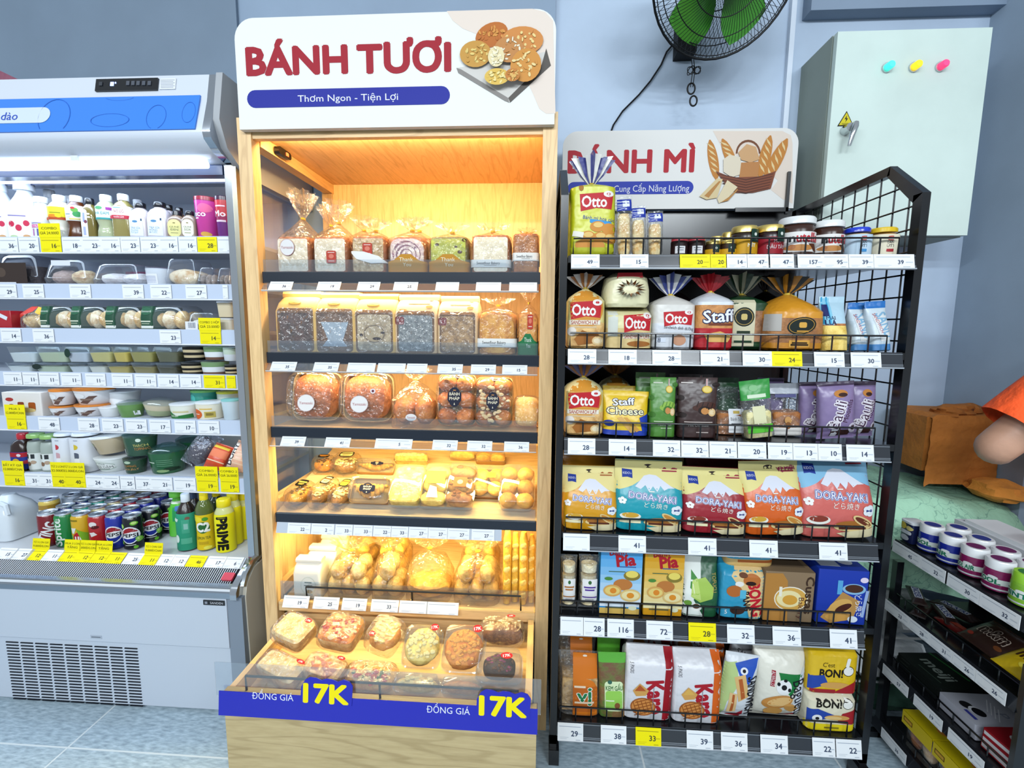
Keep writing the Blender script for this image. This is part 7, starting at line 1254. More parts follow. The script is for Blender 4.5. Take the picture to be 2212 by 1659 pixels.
item('cake_box', 'deep blue dorayaki carton at the right end of the fifth shelf', 'box', rs(4), 1768, 1876, 1232, carton, dep=.13, col='1c3aa8', ds=[('o', .22, .66, .46, .2, '8ab8dc'), ('o', .22, .67, .36, .15, '4a2a20'), ('r', -.06, .68, .1, .26, '5aa8dc'), ('p', [(-.4, .1), (.0, .6), (.36, .44), (.24, .1), (-.2, .0)], 'b98a4c'), ('o', -.02, .32, .5, .26, 'd9aa5c', 30), ('o', .04, .3, .36, .12, '4a2016', 30), ('o', -.06, .12, .5, .14, 'cf9a4c'), ('t', 'どら焼き', .34, .36, .1, 'e9eef8', -80, .4, .01), ('o', .24, .1, .2, .12, 'dfe6f2'), ('o', .4, .84, .16, .1, 'e6d8ee'), ('r', .45, .4, .06, .5, '9ab0dc', 0, -6)], tops=[('r', -.2, .5, .4, .7, 'c3cbe0'), ('o', .2, .4, .3, .3, 'dfe6f6'), ('r', .36, .6, .2, .3, 'dfe6f6', 0, -30)], rot=(0, 0, -.05))
# bottom shelf
def vipack(P, w, d, h):
    mb = MB()
    for i in range(3): mb.box(-w*.4, w*.4, -d*.3+i*.02, -d*.3+i*.02+.016, 0.004, h*.6, 'B:c9a470:9a7440:40')
    P.part('cakes', mb); P.part('bag', MB().loft(sc(STAND, w, d, h, 'T:f0f2f4'), 32)); r_ = sc(STAND, w, d, h, '')
    sm = MB(); loft_prints(sm, [('r', .12, .49, .56, .96, 'd9771c'), ('r', .12, .28, .56, .4, 'c0641c'), ('t', 'vị', .1, .35, .2, 'f3f0e6', 0, .44, .06), ('t', 'vị', .1, .35, .195, '1f7a4a', 0, .42, .03), ('r', .0, .48, .26, .03, 'f0dcc0'), ('r', .1, .24, .44, .03, 'f0dcc0'), ('o', .12, .92, .1, .04, 'f3e6d6')], w, h, r_, off=.001); P.part('paper_band', sm)
GV = 'clear crispy cake bags with orange bands'
for a, b_, T, dy, t in ((1197, 1302, 1427, 0, 'front'), (1200, 1290, 1390, .1, 'middle'), (1204, 1272, 1372, .19, 'back')): item('crispy_cake_bag', f'clear bag with an orange paper band, {t} of three', 'snack bag', rs(5, dy), a, b_, T, vipack, dep=.09, group=GV)
KG = [('r', .04, .34, .66, .46, 'dff0c0', .2), ('r', .04, .28, .6, .3, '9ad45c', .2), ('t', 'KEM GẤU', .06, .47, .07, '2f6a34', 0, .62, .025), ('o', .16, .2, .2, .1, '8a5a34'), ('o', -.1, .56, .16, .06, '3a6a5a'), ('r', -.1, .28, .3, .02, 'e9f6d8')]
item('snack_bag', 'green clear Kem Gấu bag in the front beside the orange bands', 'snack bag', rs(5), 1296, 1357, 1422, pouch, prof=STAND, dep=.05, col='F:5aa834', zones=[(.52, 'B:7a5a34:4f7a2c:24'), (.84, 'B:6a4a30:58702c:24'), (1.2, 'F:5fb43a')], ds=KG, group='green Kem Gấu bags', rot=(0, -.03, 0))
item('snack_bag', 'green Kem Gấu bag standing behind the front one', 'snack bag', rs(5, .09), 1290, 1342, 1374, pouch, prof=STAND, dep=.05, col='F:4f9a2c', group='green Kem Gấu bags')
def KARO(c): return [('r', .42, .5, .2, 1.0, c), ('t', 'Karo', .17, .36, .24, 'b01c2c', -82, .5, .055), ('o', -.1, .2, .54, .28, 'a8602c'), ('o', -.1, .2, .48, .24, 'd98f48')]+[('r', -.1, .2+.05*i, .46-abs(i)*.05, .014, '9a5522', 0, 20) for i in (-2, -1, 0, 1, 2)]+[('r', -.1+.09*i, .2, .016, .22-abs(i)*.03, '9a5522', 0, 20) for i in (-2, -1, 0, 1, 2)]+[('p', [(-.34, .44), (-.2, .56), (-.0, .46), (-.06, .38), (-.26, .36)], 'd9a458'), ('p', [(-.3, .44), (-.2, .54), (-.06, .45)], 'b85a2c' if c == 'a01422' else 'e3b45a'), ('r', .1, .34, .012, .34, '8a8a94'), ('t', '5 PACKS', -.38, .78, .05, '3a3a44', -88, .14, .0)]
GKa = 'waffle egg cake bags'
item('waffle_bag', 'white and dark red Karo waffle bag in front', 'snack bag', rs(5), 1348, 1452, 1417, pouch, prof=BLOCK, dep=.1, col='F:e3e3e9', ds=KARO('a01422'), group=GKa, rot=(0, .03, 0))
item('waffle_bag', 'white and orange Karo waffle bag in front', 'snack bag', rs(5), 1455, 1560, 1424, pouch, prof=BLOCK, dep=.1, col='F:e3e3e9', ds=KARO('e0661c'), group=GKa)
item('waffle_bag', 'dark red Karo waffle bag behind the front dark red one', 'snack bag', rs(5, .13), 1356, 1456, 1380, pouch, prof=BLOCK, dep=.1, col='F:dcdce4', ds=[('r', .38, .5, .3, 1, 'a01422'), ('o', -.26, .84, .3, .16, 'd98f48'), ('t', 'Karo', .1, .86, .1, 'b01c2c', -30, .3, .03)], group=GKa)
item('waffle_bag', 'orange Karo waffle bag behind the front orange one', 'snack bag', rs(5, .13), 1458, 1566, 1382, pouch, prof=BLOCK, dep=.1, col='F:dcdce4', ds=[('r', .42, .5, .2, 1, 'e0661c'), ('o', -.3, .84, .3, .16, 'b8763a'), ('t', 'Karo', .04, .86, .1, '8a1c2c', -30, .3, .03)], group=GKa)
item('snack_bag', 'white, blue and green sandwich cracker bag with black lettering', 'snack bag', rs(5), 1552, 1629, 1428, pouch, dep=.06, col='F:dfe4ea', ds=[('p', [(-.5, .86), (-.2, .9), (-.1, .6), (-.3, .3), (-.3, .02), (-.5, .02)], 'b9cf8a'), ('p', [(-.26, .88), (.46, .97), (.2, .62), (-.02, .66)], '2f5ac0'), ('o', .02, .8, .22, .1, 'eef0f4'), ('o', .02, .8, .1, .05, '1c1c24'), ('p', [(-.24, .7), (.06, .76), (.26, .44), (-.0, .34)], 'e0b878'), ('p', [(-.12, .68), (-.02, .7), (.16, .42), (.06, .38)], 'b8602c'), ('p', [(-.28, .46), (-.08, .46), (.0, .16), (-.24, .12)], 'e3c08a'), ('p', [(-.2, .44), (-.14, .44), (-.08, .16), (-.16, .14)], 'b8602c'), ('p', [(-.2, .02), (.2, .2), (.24, .02)], 'a01c2c'), ('t', 'SANDWICH', .36, .44, .15, '1c1c24', -84, .6, .03)], rot=(0, .12, 0))
item('snack_bag', 'grey sandwich cracker bag leaning in the back row', 'snack bag', rs(5, .1), 1566, 1634, 1398, pouch, dep=.06, col='F:b9bcc2', ds=[('t', 'SANDW', 0, .78, .1, '1c1c24', -18, .7, .02)], rot=(0, .14, 0))
item('snack_bag', 'large white and green Baguette bag with a football printed on it', 'snack bag', rs(5), 1632, 1752, 1418, pouch, dep=.1, col='F:e9e6d8', ds=[('p', [(-.1, .74), (.36, .72), (.14, .44), (-.04, .56)], '1f7a3c'), ('p', [(.3, .7), (.46, .9), (.46, .04), (.3, .04), (.2, .3)], 'dfe6f0'), ('o', .0, .56, .28, .2, 'f0f1f2'), ('o', .0, .56, .1, .07, '15151a'), ('o', -.1, .6, .06, .05, '15151a'), ('o', .1, .53, .06, .05, '15151a'), ('o', .02, .65, .07, .04, '15151a'), ('r', -.2, .66, .07, .2, 'a01c2c', 0, -4), ('t', 'ALVAGLIO', -.2, .66, .045, 'f0e6e6', -92, .18, .01), ('o', -.08, .34, .56, .2, 'c98a44', 20), ('o', -.05, .35, .44, .13, 'e3b878', 20), ('o', .18, .26, .3, .12, 'd09850', -30), ('o', -.12, .18, .34, .14, 'cf9850', 10), ('p', [(-.2, .02), (-.1, .12), (.3, .16), (.3, .02)], 'a8202c'), ('t', 'Baguette', .35, .36, .17, '15151f', -80, .6, .01)], rot=(0, .02, 0))
item('snack_bag', 'white baguette cracker bag in the back row, lettering upside down', 'snack bag', rs(5, .13), 1650, 1752, 1384, pouch, dep=.06, col='F:d3cfc4', ds=[('o', -.3, .86, .2, .1, 'b8783c'), ('r', .2, .84, .4, .03, '8a8a94')])
BON = lambda c: [('t', 'BON!', -.08, .74, .2, '1c1710', 0, .5, .04), ('o', .3, .74, .22, .24, '1c1710'), ('o', .3, .74, .2, .21, 'f6f4ee'), ('r', .28, .92, .07, .2, 'f6f4ee', .4, -10), ('p', [(-.48, .56), (-.3, .6), (.1, .42), (-.48, .2)], '2a4aa8'), ('p', [(.48, .62), (.2, .5), (.1, .24), (.48, .2)], 'a8242c'), ('o', .1, .38, .5, .14, 'd9a458'), ('o', .02, .37, .36, .09, 'ecc884'), ('o', -.3, .34, .2, .2, 'f0f0f2'), ('o', -.3, .34, .08, .08, '15151a'), ('r', 0, .1, 1, .2, 'ecd41c'), ('r', 0, .1, .3, .05, '8a7a1c')]
item('snack_bag', 'cream and red BON! cracker bag, lower of two', 'snack bag', rs(5), 1744, 1853, 1501, pouch, dep=.12, prof=BLOCK, col='F:e9e2c8', ds=BON(0), group='thumbs-up cracker bags')
item('snack_bag', 'yellow BON! cracker bag lying on top of the cream one', 'snack bag', rs(5, .01), 1748, 1858, 1399, pouch, dep=.12, B=1498, prof=BLOCK, col='F:e8c01c', ds=[('t', "C'est", -.12, .62, .1, '2a2214', 0, .24, .0), ('t', 'BON!', -.06, .44, .17, '1c1710', 0, .46, .04), ('o', .28, .5, .22, .22, '1c1710'), ('o', .28, .5, .2, .19, 'f6f4ee'), ('r', .26, .68, .07, .2, 'f6f4ee', .4, -8), ('p', [(-.48, .36), (-.2, .4), (-.1, .2), (-.48, .06)], '2a4aa8'), ('o', .04, .18, .6, .14, 'd9a458'), ('p', [(.0, .02), (.48, .3), (.48, .02)], 'a8242c'), ('r', -.2, .04, .5, .1, 'a8242c')], group='thumbs-up cracker bags')
# ================================================================== wall fan, electrical box, cable
FC, FR_ = Vector((.559, 1.62, 2.411)), .225
fn = thing('wall_fan', 'black wall fan with green blades hanging on grey wall', 'fan', FC, (.6, 0, .079))
def guard(sgn, dep, nr):
    g = MB(); N_ = 40
    prof_ = lambda r: sgn*dep*(1-(r/FR_)**2.4)
    for r in ([FR_, .215, .165, .11, .06] if sgn < 0 else [.19, .1]): g.tube([(r*cos(2*pi*i/N_), prof_(r), r*sin(2*pi*i/N_)) for i in range(N_)], .0042 if r == FR_ else .0017, '14181c', 5, True)
    for i in range(nr):
        a = 2*pi*i/nr; sw = .16*sgn
        g.tube([(r*cos(a+sw*(r-.06)/.17), prof_(r), r*sin(a+sw*(r-.06)/.17)) for r in (.06, .1, .15, .19, .215, FR_)], .00085, '14181c', 4)
    return g
guard(-1, .05, 110).obj('front_guard', fn); guard(1, .07, 70).obj('rear_guard', fn)
for i in range(5):
    bl = MB(); a0 = 2*pi*i/5+.4; vs = []
    for j in range(7):
        r = .035+.16*j/6; sp = (.55+.62*sin(pi*(.18+.72*j/6)))
        for k in range(6): t = k/5-.5; vs.append((r*cos(a0+sp*t), .022*t*2+.01, r*sin(a0+sp*t)))
    m_ = len(vs); vs += [(x, y+.003, z) for x, y, z in vs]; q = lambda j, k: j*6+k
    fs = [(q(j, k), q(j, k+1), q(j+1, k+1), q(j+1, k)) for j in range(6) for k in range(5)]; fs += [tuple(m_+v for v in f[::-1]) for f in fs]
    bl.add(vs, fs, 'G:54b03c'); bl.obj('blade', fn)
MB().loft([(0, .05, .05, 2, '14181c'), (.012, .058, .058, 2, '14181c'), (.02, .04, .04, 2, '14181c')], 24).obj('hub', fn, (0, -.045, 0), (pi/2, 0, 0))
MB().loft([(0, .05, .05, 2, '14181c'), (.08, .06, .06, 2, '14181c'), (.12, .03, .03, 2, '14181c')], 24).obj('motor', fn, (0, .03, 0), (-pi/2, 0, 0))
inv = (Matrix.Translation(FC) @ Matrix.Rotation(.079, 4, 'Z') @ Matrix.Rotation(.6, 4, 'X')).inverted()
br = MB(); bp = aY(1478, 106, 1.94); c0 = inv @ Vector((bp.x, 1.93, bp.z)); br.box(bp.x-.035, bp.x+.035, 1.9, 1.965, bp.z-.03, bp.z+.12, '14181c', inv); br.tube([inv @ Vector((bp.x, 1.92, bp.z+.06)), inv @ Vector((.55, 1.84, 2.36)), Vector((0, .12, 0))], .014, '14181c', 8); br.obj('wall_bracket', fn)
cdm = MB(); A_, B_, C_, D_ = aY(1496, 128, 1.86), aY(1499, 152, 1.86), aY(1494, 188, 1.86), aY(1496, 232, 1.86)
T_ = lambda p: inv @ Vector(p)
for s_ in (-.004, .004): cdm.tube([T_(A_+Vector((s_, 0, 0))), T_(B_+Vector((s_, 0, 0))), T_(C_+Vector((s_, 0, 0)))], .0016, '0f1114', 5)
for s_, t_ in ((-1, -.3), (1, .5), (1, -.2), (-1, .9)): cdm.tube([T_(B_+Vector((s_*(.012+.012*cos(a)), 0, .006*sin(a)*2+s_*t_*.012*cos(a)))) for a in [2*pi*i/10 for i in range(10)]], .0016, '0f1114', 5, True)
co = cdm.obj('pull_cord', fn)
for s_, r_ in ((.0, .017), (1.0, .016)):
    rg = MB(); c_ = C_*(1-.25-.6*s_)+D_*(.25+.6*s_)+Vector((.006*s_-.003, 0, .012)); rg.tube([T_(c_+Vector((r_*.8*cos(a), 0, r_*sin(a)*1.1))) for a in [2*pi*i/18 for i in range(18)]], .0032, '0f1114', 6, True); rg.obj('pull_ring', co)
wc = MB(); wp = [aY(x, y, 1.955) for x, y in ((1452, 98), (1440, 112), (1428, 140), (1405, 175), (1380, 205), (1365, 220), (1345, 240), (1325, 270), (1318, 290))]; wc.tube(wp, .0035, '121418', 6)
tag(wc.obj('power_cable'), 'thin black cable running down the grey wall from the fan', 'cable')
EX0, EX1, EY, EZ0, EZ1 = .978, 1.47, 1.747, 1.636, 2.304
eb = thing('electrical_cabinet', 'grey-green steel electrical cabinet with three coloured lamps on the wall', 'electrical box', ((EX0+EX1)/2, 1.86, EZ0))
def ebo(n, mb, **k): return mb.obj(n, eb, (-(EX0+EX1)/2, -1.86, -EZ0), **k)
ebo('housing', MB().box(EX0, EX1, EY+.026, WALL-.001, EZ0, EZ1, 'X:7f8981')); db = ebo('door', MB().box(EX0+.002, EX1, EY, EY+.02, EZ0+.002, EZ1-.002, 'X:b9c8c2'))
ebo('door_seal', MB().box(EX0+.006, EX1-.006, EY+.02, EY+.026, EZ0+.006, EZ1-.006, '3a3f3c'))
for (x, y), c, nm in (((1915, 147), '3fe0c4', 'green'), ((1973, 146), 'f5c81c', 'yellow'), ((2030, 145), 'f0386a', 'pink')):
    p = aY(x, y, EY); lm = MB().loft([(0, .016, .016, 2, 'M:c9cdd0'), (.006, .016, .016, 2, 'M:c9cdd0'), (.006, .0125, .0125, 2, 'E:%s:%s' % (c, .9)), (.024, .012, .012, 2, 'E:%s:%s' % (c, .9)), (.028, .009, .009, 2, 'E:%s:%s' % (c, .9))], 20); o = lm.obj('indicator_lamp', eb, (p.x-(EX0+EX1)/2, EY-1.86, p.z-EZ0), (pi/2, 0, 0)); o['label'] = f'{nm} indicator lamp'
p0, p1, p2 = aY(1829, 240, EY), aY(1809, 273, EY), aY(1843, 270, EY); tr = MB(); w_ = (p2.x-p1.x)*1.05; h_ = (p0.z-p1.z)
tr.prism([(-w_/2, 0), (w_/2, 0), (0, h_)], -.001, .0, '1a1a14'); flat_prints(tr, [('p', [(-.41*w_, .07*h_), (.41*w_, .07*h_), (0, .9*h_)], 'ecdc2c'), ('p', [(.03*w_, .72*h_), (-.1*w_, .44*h_), (.0, .46*h_), (-.04*w_, .24*h_), (.12*w_, .52*h_), (.02*w_, .5*h_)], '1a1a14'), ('r', 0, .17*h_, .5*w_, .03*h_, '5a5a1c'), ('r', 0, .11*h_, .4*w_, .03*h_, '5a5a1c')], 1, 1, Matrix.Translation((0, -.001, 0)), .0005)
tr.obj('warning_label', eb, ((p1.x+p2.x)/2-(EX0+EX1)/2, EY-1.86, p1.z-EZ0))
hp = aY(1824, 283, EY); hm = MB(); hm.loft([(0, .016, .016, 2, 'S:c9cdd0'), (.02, .013, .013, 2, 'S:c9cdd0'), (.034, .014, .014, 2, 'S:c9cdd0')], 20)
ho = hm.obj('handle_base', eb, (hp.x-(EX0+EX1)/2, EY-1.86, hp.z-EZ0), (pi/2, 0, 0)); hl = MB(); hl.tube([(.014, .012, .036), (.010, .0, .04), (.002, -.03, .04), (-.002, -.062, .036)], [.009, .011, .009, .006], 'S:c9cdd0', 10); hl.obj('lever', ho)

# ================================================================== covered goods behind the racks
def cloth_grid(mb, f, nu, nv, key):
    vs = [f(i/nu, j/nv) for j in range(nv+1) for i in range(nu+1)]
    mb.add(vs, [(j*(nu+1)+i, j*(nu+1)+i+1, (j+1)*(nu+1)+i+1, (j+1)*(nu+1)+i) for j in range(nv) for i in range(nu)], key)
gm = mat('D:9cc8ac'); nt = gm.node_tree; b = nt.nodes['Principled BSDF']; vo = nt.nodes.new('ShaderNodeTexVoronoi'); vo.feature = 'DISTANCE_TO_EDGE'; vo.inputs['Scale'].default_value = 13
tc_ = [n for n in nt.nodes if n.type == 'TEX_COORD'][0]; nzz = nt.nodes.new('ShaderNodeTexNoise'); nzz.inputs['Scale'].default_value = 20; mxv = nt.nodes.new('ShaderNodeMix'); mxv.data_type = 'VECTOR'; mxv.inputs[0].default_value = .12
nt.links.new(tc_.outputs['Object'], mxv.inputs[4]); nt.links.new(nzz.outputs[1], mxv.inputs[5]); nt.links.new(tc_.outputs['Object'], nzz.inputs[0]); nt.links.new(mxv.outputs[1], vo.inputs['Vector'])
gr_ = nt.nodes.new('ShaderNodeValToRGB'); gr_.color_ramp.elements[0].position = .012; gr_.color_ramp.elements[0].color = (*lin('7faa94'), 1); gr_.color_ramp.elements[1].position = .022; gr_.color_ramp.elements[1].color = (*lin('9cc8ac'), 1)
nt.links.new(vo.outputs['Distance'], gr_.inputs[0]); nt.links.new(gr_.outputs[0], b.inputs['Base Color'])
gs = MB()
def gsf(u, v):
    x = 1.0+.63*u; t = v
    if t < .5: s_ = t/.5; y = 1.925-.29*s_; z = .772-.02*s_-.05*max(0, u-.45)*2*(1-s_*.2)
    else: s_ = (t-.5)/.5; y = 1.635-.10*sin(pi/2*s_); z = .752-.30*s_**1.6-.05*max(0, u-.45)*2
    n = noise.noise(Vector((x*5, y*6, z*5)))*.022+noise.noise(Vector((x*16+z*9, y*7, z*3)))*.010
    return (x, y-abs(n)*(.8 if v > .5 else .1), z+n*(1 if v < .55 else .4))
cloth_grid(gs, gsf, 60, 50, 'D:9cc8ac'); gs.box(1.02, 1.6, 1.66, 1.92, .43, .70, 'D:9cc8ac')
tag(gs.obj('covered_goods'), 'pile of goods under a pale green patterned sheet behind the black rack', 'covered pile')
ob = MB()
def obf(u, v):
    x = 1.408+.225*u
    if v < .3: y = 1.92-.2*(v/.3); z = 1.012
    else: y = 1.72-.02*((v-.3)/.7); z = 1.012-.25*((v-.3)/.7)
    e = .006*noise.noise(Vector((x*3, v*9, 1)))+.0025*noise.noise(Vector((x*6, v*22, 3)))
    r_ = (min(1, u/.06)-1)*.012
    return (x-.03*max(0, v-.3)*(1-u), y-(e if v > .3 else 0), z+(e if v <= .3 else 0)+r_)
cloth_grid(ob, obf, 30, 44, 'D:b8702a'); ob.box(1.40, 1.625, 1.735, 1.90, .80, 1.0, 'D:b8702a')
for i in range(3): ob.blob((1.49+.05*i, 1.76+.02*i, 1.018), (.05, .045, .024), 'D:a86424', 16, .25)
ob.blob((1.57, 1.63, .77), (.07, .09, .035), 'D:d98a34', 20, .15)
tag(ob.obj('covered_box'), 'tall box wrapped in orange brown cloth in the corner', 'covered box')
GSk = 'white sacks stacked behind the rack'
for i, (x, y, z, rx, ry, rz_) in enumerate(((1.19, 1.62, .345, .19, .13, .075), (1.17, 1.61, .185, .19, .13, .066))):
    sk = MB(); sk.blob((0, 0, 0), (rx, ry, rz_), 'D:c9cdcf', 26, .10, None, 3); sk.box(-rx*.8, rx*.8, -ry*1.0, -ry*.96, -rz_*.62, -rz_*.55, 'e3e6e6')
    tag(sk.obj('sack', None, (x, y, z)), ('white stitched sack lying directly under the green sheet', 'white sack lying below the first white sack')[i], 'sack', GSk)
sk = MB(); sk.blob((0, 0, 0), (.2, .14, .06), 'D:24483a', 26, .08, None, 3); tag(sk.obj('sack', None, (1.21, 1.62, .065)), 'dark green sack on the floor under the white sacks', 'sack')
pk = aX(4, 158, -2.0) if 0 else aY(2, 160, 1.5); pp = MB().box(pk.x-.16, pk.x+.012, 1.45, 1.6, 2.038, pk.z+.004, 'F:e38aa0'); tag(pp.obj('snack_carton'), 'pink pack on top of the fridge at the left frame edge', 'box')

# ================================================================== goods on the right-hand shelf unit
RZ = -pi/2
def g_at(xp, B, z): p = aZ(xp, B, z); return p
def gitem(name, label, cat, x, y, z, w, h, d, shape, /, group=None, rot=(0, 0, 0), **k):
    P = It(); shape(P, w, d, h, **k); return finish(P, name, label, cat, (x, y, z), (rot[0], rot[1], RZ+rot[2]), group)
Z1 = GSH[0]+.0005; GJ = 'gum jars on the right-hand shelf'
def COOL(c, t): return [('r', .0, .34, 1.1, .18, 'e3ece6'), ('t', t, 0, .34, .15, '1f7a5a', 0, .8, .05), ('r', 0, .1, 1.1, .05, 'd8dce0'), ('o', .2, .46, .3, .1, 'f0f4f2')]
jx = GX+.058
ys = [1.372, 1.304, 1.236, 1.168, 1.100]
for i, (c, t, cp, lab) in enumerate((('G:1f2f9a', 'COOL', 'G:f0f2f4', 'blue gum jar, first of the two blue ones in the front row'), ('G:1f2f9a', 'AIR', 'G:f0f2f4', 'blue gum jar, second of the two in the front row, nearer the camera'), ('G:8a1f5a', 'COOL AIR', 'G:f0f2f4', 'magenta gum jar in the front row next to the blue jars'), ('G:8a1f5a', 'COOL', 'G:f0f2f4', 'magenta gum jar in the front row next to the lime jar'), ('G:8ac43a', 'MINT', 'G:9fdc3c', 'lime green gum jar at the near end of the front row'))):
    gitem('gum_jar', lab, 'jar', jx, ys[i], Z1, .058, .078, .058, jar, group=GJ, col=c, cap=cp, capz=.72, label=c, lz=(.06, .62), ds=COOL(c, t), top='2a3a8a' if i < 2 else '6a1f5a' if i < 4 else '2f7a3c')
for i, (c, y, tp, lab) in enumerate((('G:1f2f9a', 1.36, '2a3a8a', 'blue gum jar in the back row at the far end'), ('G:1f2f9a', 1.29, '2a3a8a', 'blue gum jar in the back row, nearer of the two blue ones'), ('G:8a1f5a', 1.222, '6a1f5a', 'magenta gum jar in the back row, farther one'), ('G:8a1f5a', 1.154, '6a1f5a', 'magenta gum jar in the back row, nearer one'))):
    gitem('gum_jar', lab, 'jar', jx+.062, y, Z1, .058, .078, .058, jar, group=GJ, col=c, cap='G:f0f2f4', capz=.72, top=tp)
gitem('mint_box', 'dark blue and yellow mint box with a white lid at the far end', 'box', GX+.05, 1.425, Z1, .05, .07, .05, tub, n=5, col='G:1c2450', lid='G:eef0f4', taper=.96, lidh=.14, ds=[('o', -.2, .7, .5, .3, 'e3c84a'), ('o', .25, .66, .4, .2, 'e9d98a'), ('r', 0, .45, .8, .16, 'dfe4ee', .4), ('o', 0, .2, .6, .24, 'c9cdd8')])
fb = thing('foam_box', 'white foam box lid behind the gum jars', 'box', (GX+.19, 1.29, Z1)); fbm = MB().box(-.022, .09, -.22, .14, 0, .075, 'P:dfe2e6'); fbm.obj('lid', fb); MB().box(-.01, .08, -.2, .12, .075, .083, 'P:f2f4f6').obj('rim', fb)
CM = [('r', 0, .72, 1, .26, 'eef0ea'), ('o', 0, .58, .7, .3, 'eef0ea'), ('o', 0, .68, .2, .2, 'd9a03c'), ('t', 'Bánh', -.05, .36, .14, 'eef2e6', 0, .4, .03), ('t', 'Cốm', .05, .16, .16, 'eef2e6', 0, .4, .04)]
GCm = 'green cake cartons'
for i, (y, z, lab) in enumerate(((1.175, Z1+.0845, 'green Bánh Cốm carton, far one of the lower layer'), (1.085, Z1+.0845, 'green Bánh Cốm carton, near one of the lower layer'), (1.14, Z1+.0845+.0625, 'green Bánh Cốm carton lying on top of the other green cartons'))):
    gitem('cake_carton', lab, 'box', GX+.235, y, z, .085, .062 if i < 2 else .03, .07, carton, group=GCm, col='1f7a3c', ds=CM if i < 2 else [('t', 'Bánh Cốm', 0, .5, .4, 'c9dcc0', 0, .5)], rot=(0, 0, .3))
Z2 = GSH[1]+.0005; GB2 = 'chocolate bars on the right-hand shelf'
SNK = [('r', .0, .5, .62, .5, 'e9ecf4'), ('t', 'SNICKERS', 0, .5, .4, '1f2f7a', 0, .58, .05)]
def bar(P, w, d, h, col, ds=()):
    r_ = [(0, .5*w, .003, 6, col)]; mb = MB(); N_ = 12
    mb.loft([(-w/2, d/2, .002, 4, col), (-w/2+.008, d/2, .003, 4, col), (-w/2+.018, d/2*.86, h/2, 3, col), (w/2-.018, d/2*.86, h/2, 3, col), (w/2-.008, d/2, .003, 4, col), (w/2, d/2, .002, 4, col)], 24)
    M_ = Matrix(((0, 0, 1, 0), (1, 0, 0, 0), (0, 1, 0, h/2), (0, 0, 0, 1))); mb.v = [tuple(M_ @ Vector(v)) for v in mb.v]
    flat_prints(mb, ds, w, d, Matrix.Translation((0, -d/2, h*1.0)) @ Matrix.Rotation(-pi/2, 4, 'X')); P.part('bar', mb)
for i, (x, y, z, rz_, c, ds, lab) in enumerate(((.06, 1.40, .02, -.5, 'F:2a1a18', SNK, 'dark brown bar with blue and white letters, top of the heap'), (.085, 1.33, .006, -.3, 'F:2a1a18', SNK, 'dark brown bar with blue and white letters, lower on the heap'), (.05, 1.36, 0, -.9, 'F:241614', (), 'dark chocolate bar turned edgewise at the far end'), (.075, 1.27, 0, .1, 'F:5a1614', [('r', 0, .5, .5, .4, '8a2a1c')], 'dark red chocolate bar in the middle of the shelf'), (.14, 1.36, 0, .3, 'F:2a1a18', SNK, 'dark brown bar lying at the back of the heap'))):
    gitem('chocolate_bar', lab, 'chocolate bar', GX+x, y, Z2+z+.004, .11, .02, .038, bar, group=GB2, rot=(0, 0, rz_), col=c, ds=ds)
MM = [('t', 'm&m', 0, .55, .34, 'b9a89a', 0, .6, .06), ('t', 'm&m', 0, .55, .33, '2a1a16', 0, .58, .03), ('o', .3, .24, .16, .12, '6a3a1c'), ('o', -.3, .2, .14, .1, '8a2a1c')]
for i, (x, y, c, ds, lab) in enumerate(((.075, 1.185, 'F:2f1c16', MM, 'dark brown candy bag with outlined letters'), (.16, 1.14, 'F:2f1c16', MM, 'dark brown candy bag behind the outlined letter bag'), (.07, 1.085, 'F:d9b81c', [('t', 'm&m', 0, .6, .3, '4a2a16', 0, .6, .05), ('o', .1, .3, .4, .2, 'ecd84a')], 'yellow candy bag at the near end'), (.15, 1.05, 'F:d9b81c', (), 'yellow candy bag behind the near yellow bag'))):
    gitem('candy_bag', lab, 'snack bag', GX+x-.03, y, Z2+.022, .115, .1, .035, pouch, group='candy bags on the right-hand shelf', rot=(-1.15, 0, 0), col=c, ds=ds)
Z3 = GSH[2]+.0005
MJ = [('t', 'meiji', 0, .5, .3, '9aa39c', 0, .6, .03), ('r', -.1, .86, .8, .05, '2f7a3c', 0, 6), ('r', .1, .16, .5, .03, '3a4a40')]
for i in range(3): gitem('chocolate_box', ('flat black chocolate box, bottom of the pile of three', 'flat black chocolate box, middle of the pile of three', 'flat black chocolate box with grey letters and green stripe on top')[i], 'box', GX+.1, 1.35-.004*i, Z3+.0135*i, .15, .013, .12, carton, group='flat black chocolate boxes', rot=(0, 0, .03*i), col='151a18', tops=MJ if i == 2 else (), ds=[('r', -.3, .5, .2, .12, '3a3f3c')])
for i in range(2): gitem('biscuit_stick_box', ('silver biscuit stick box, lower one', 'silver biscuit stick box with two dark cookies on top')[i], 'box', GX+.1, 1.195+.004*i, Z3+.0205*i, .11, .02, .14, carton, group='silver biscuit stick boxes', col='b9bac6', tops=[('o', -.1, .24, .26, .2, '1c1a1e'), ('o', .08, .3, .3, .22, 'dfe0e6'), ('o', .12, .32, .28, .2, '15141a'), ('r', .2, .12, .3, .06, '3a3f9a'), ('t', 'P', .2, .7, .2, '8a8f9e', 0, -1, .02)]+[('r', -.1+.1*k, .62, .02, .4, 'e6e7ee', 0, 50) for k in range(4)] if i else ())
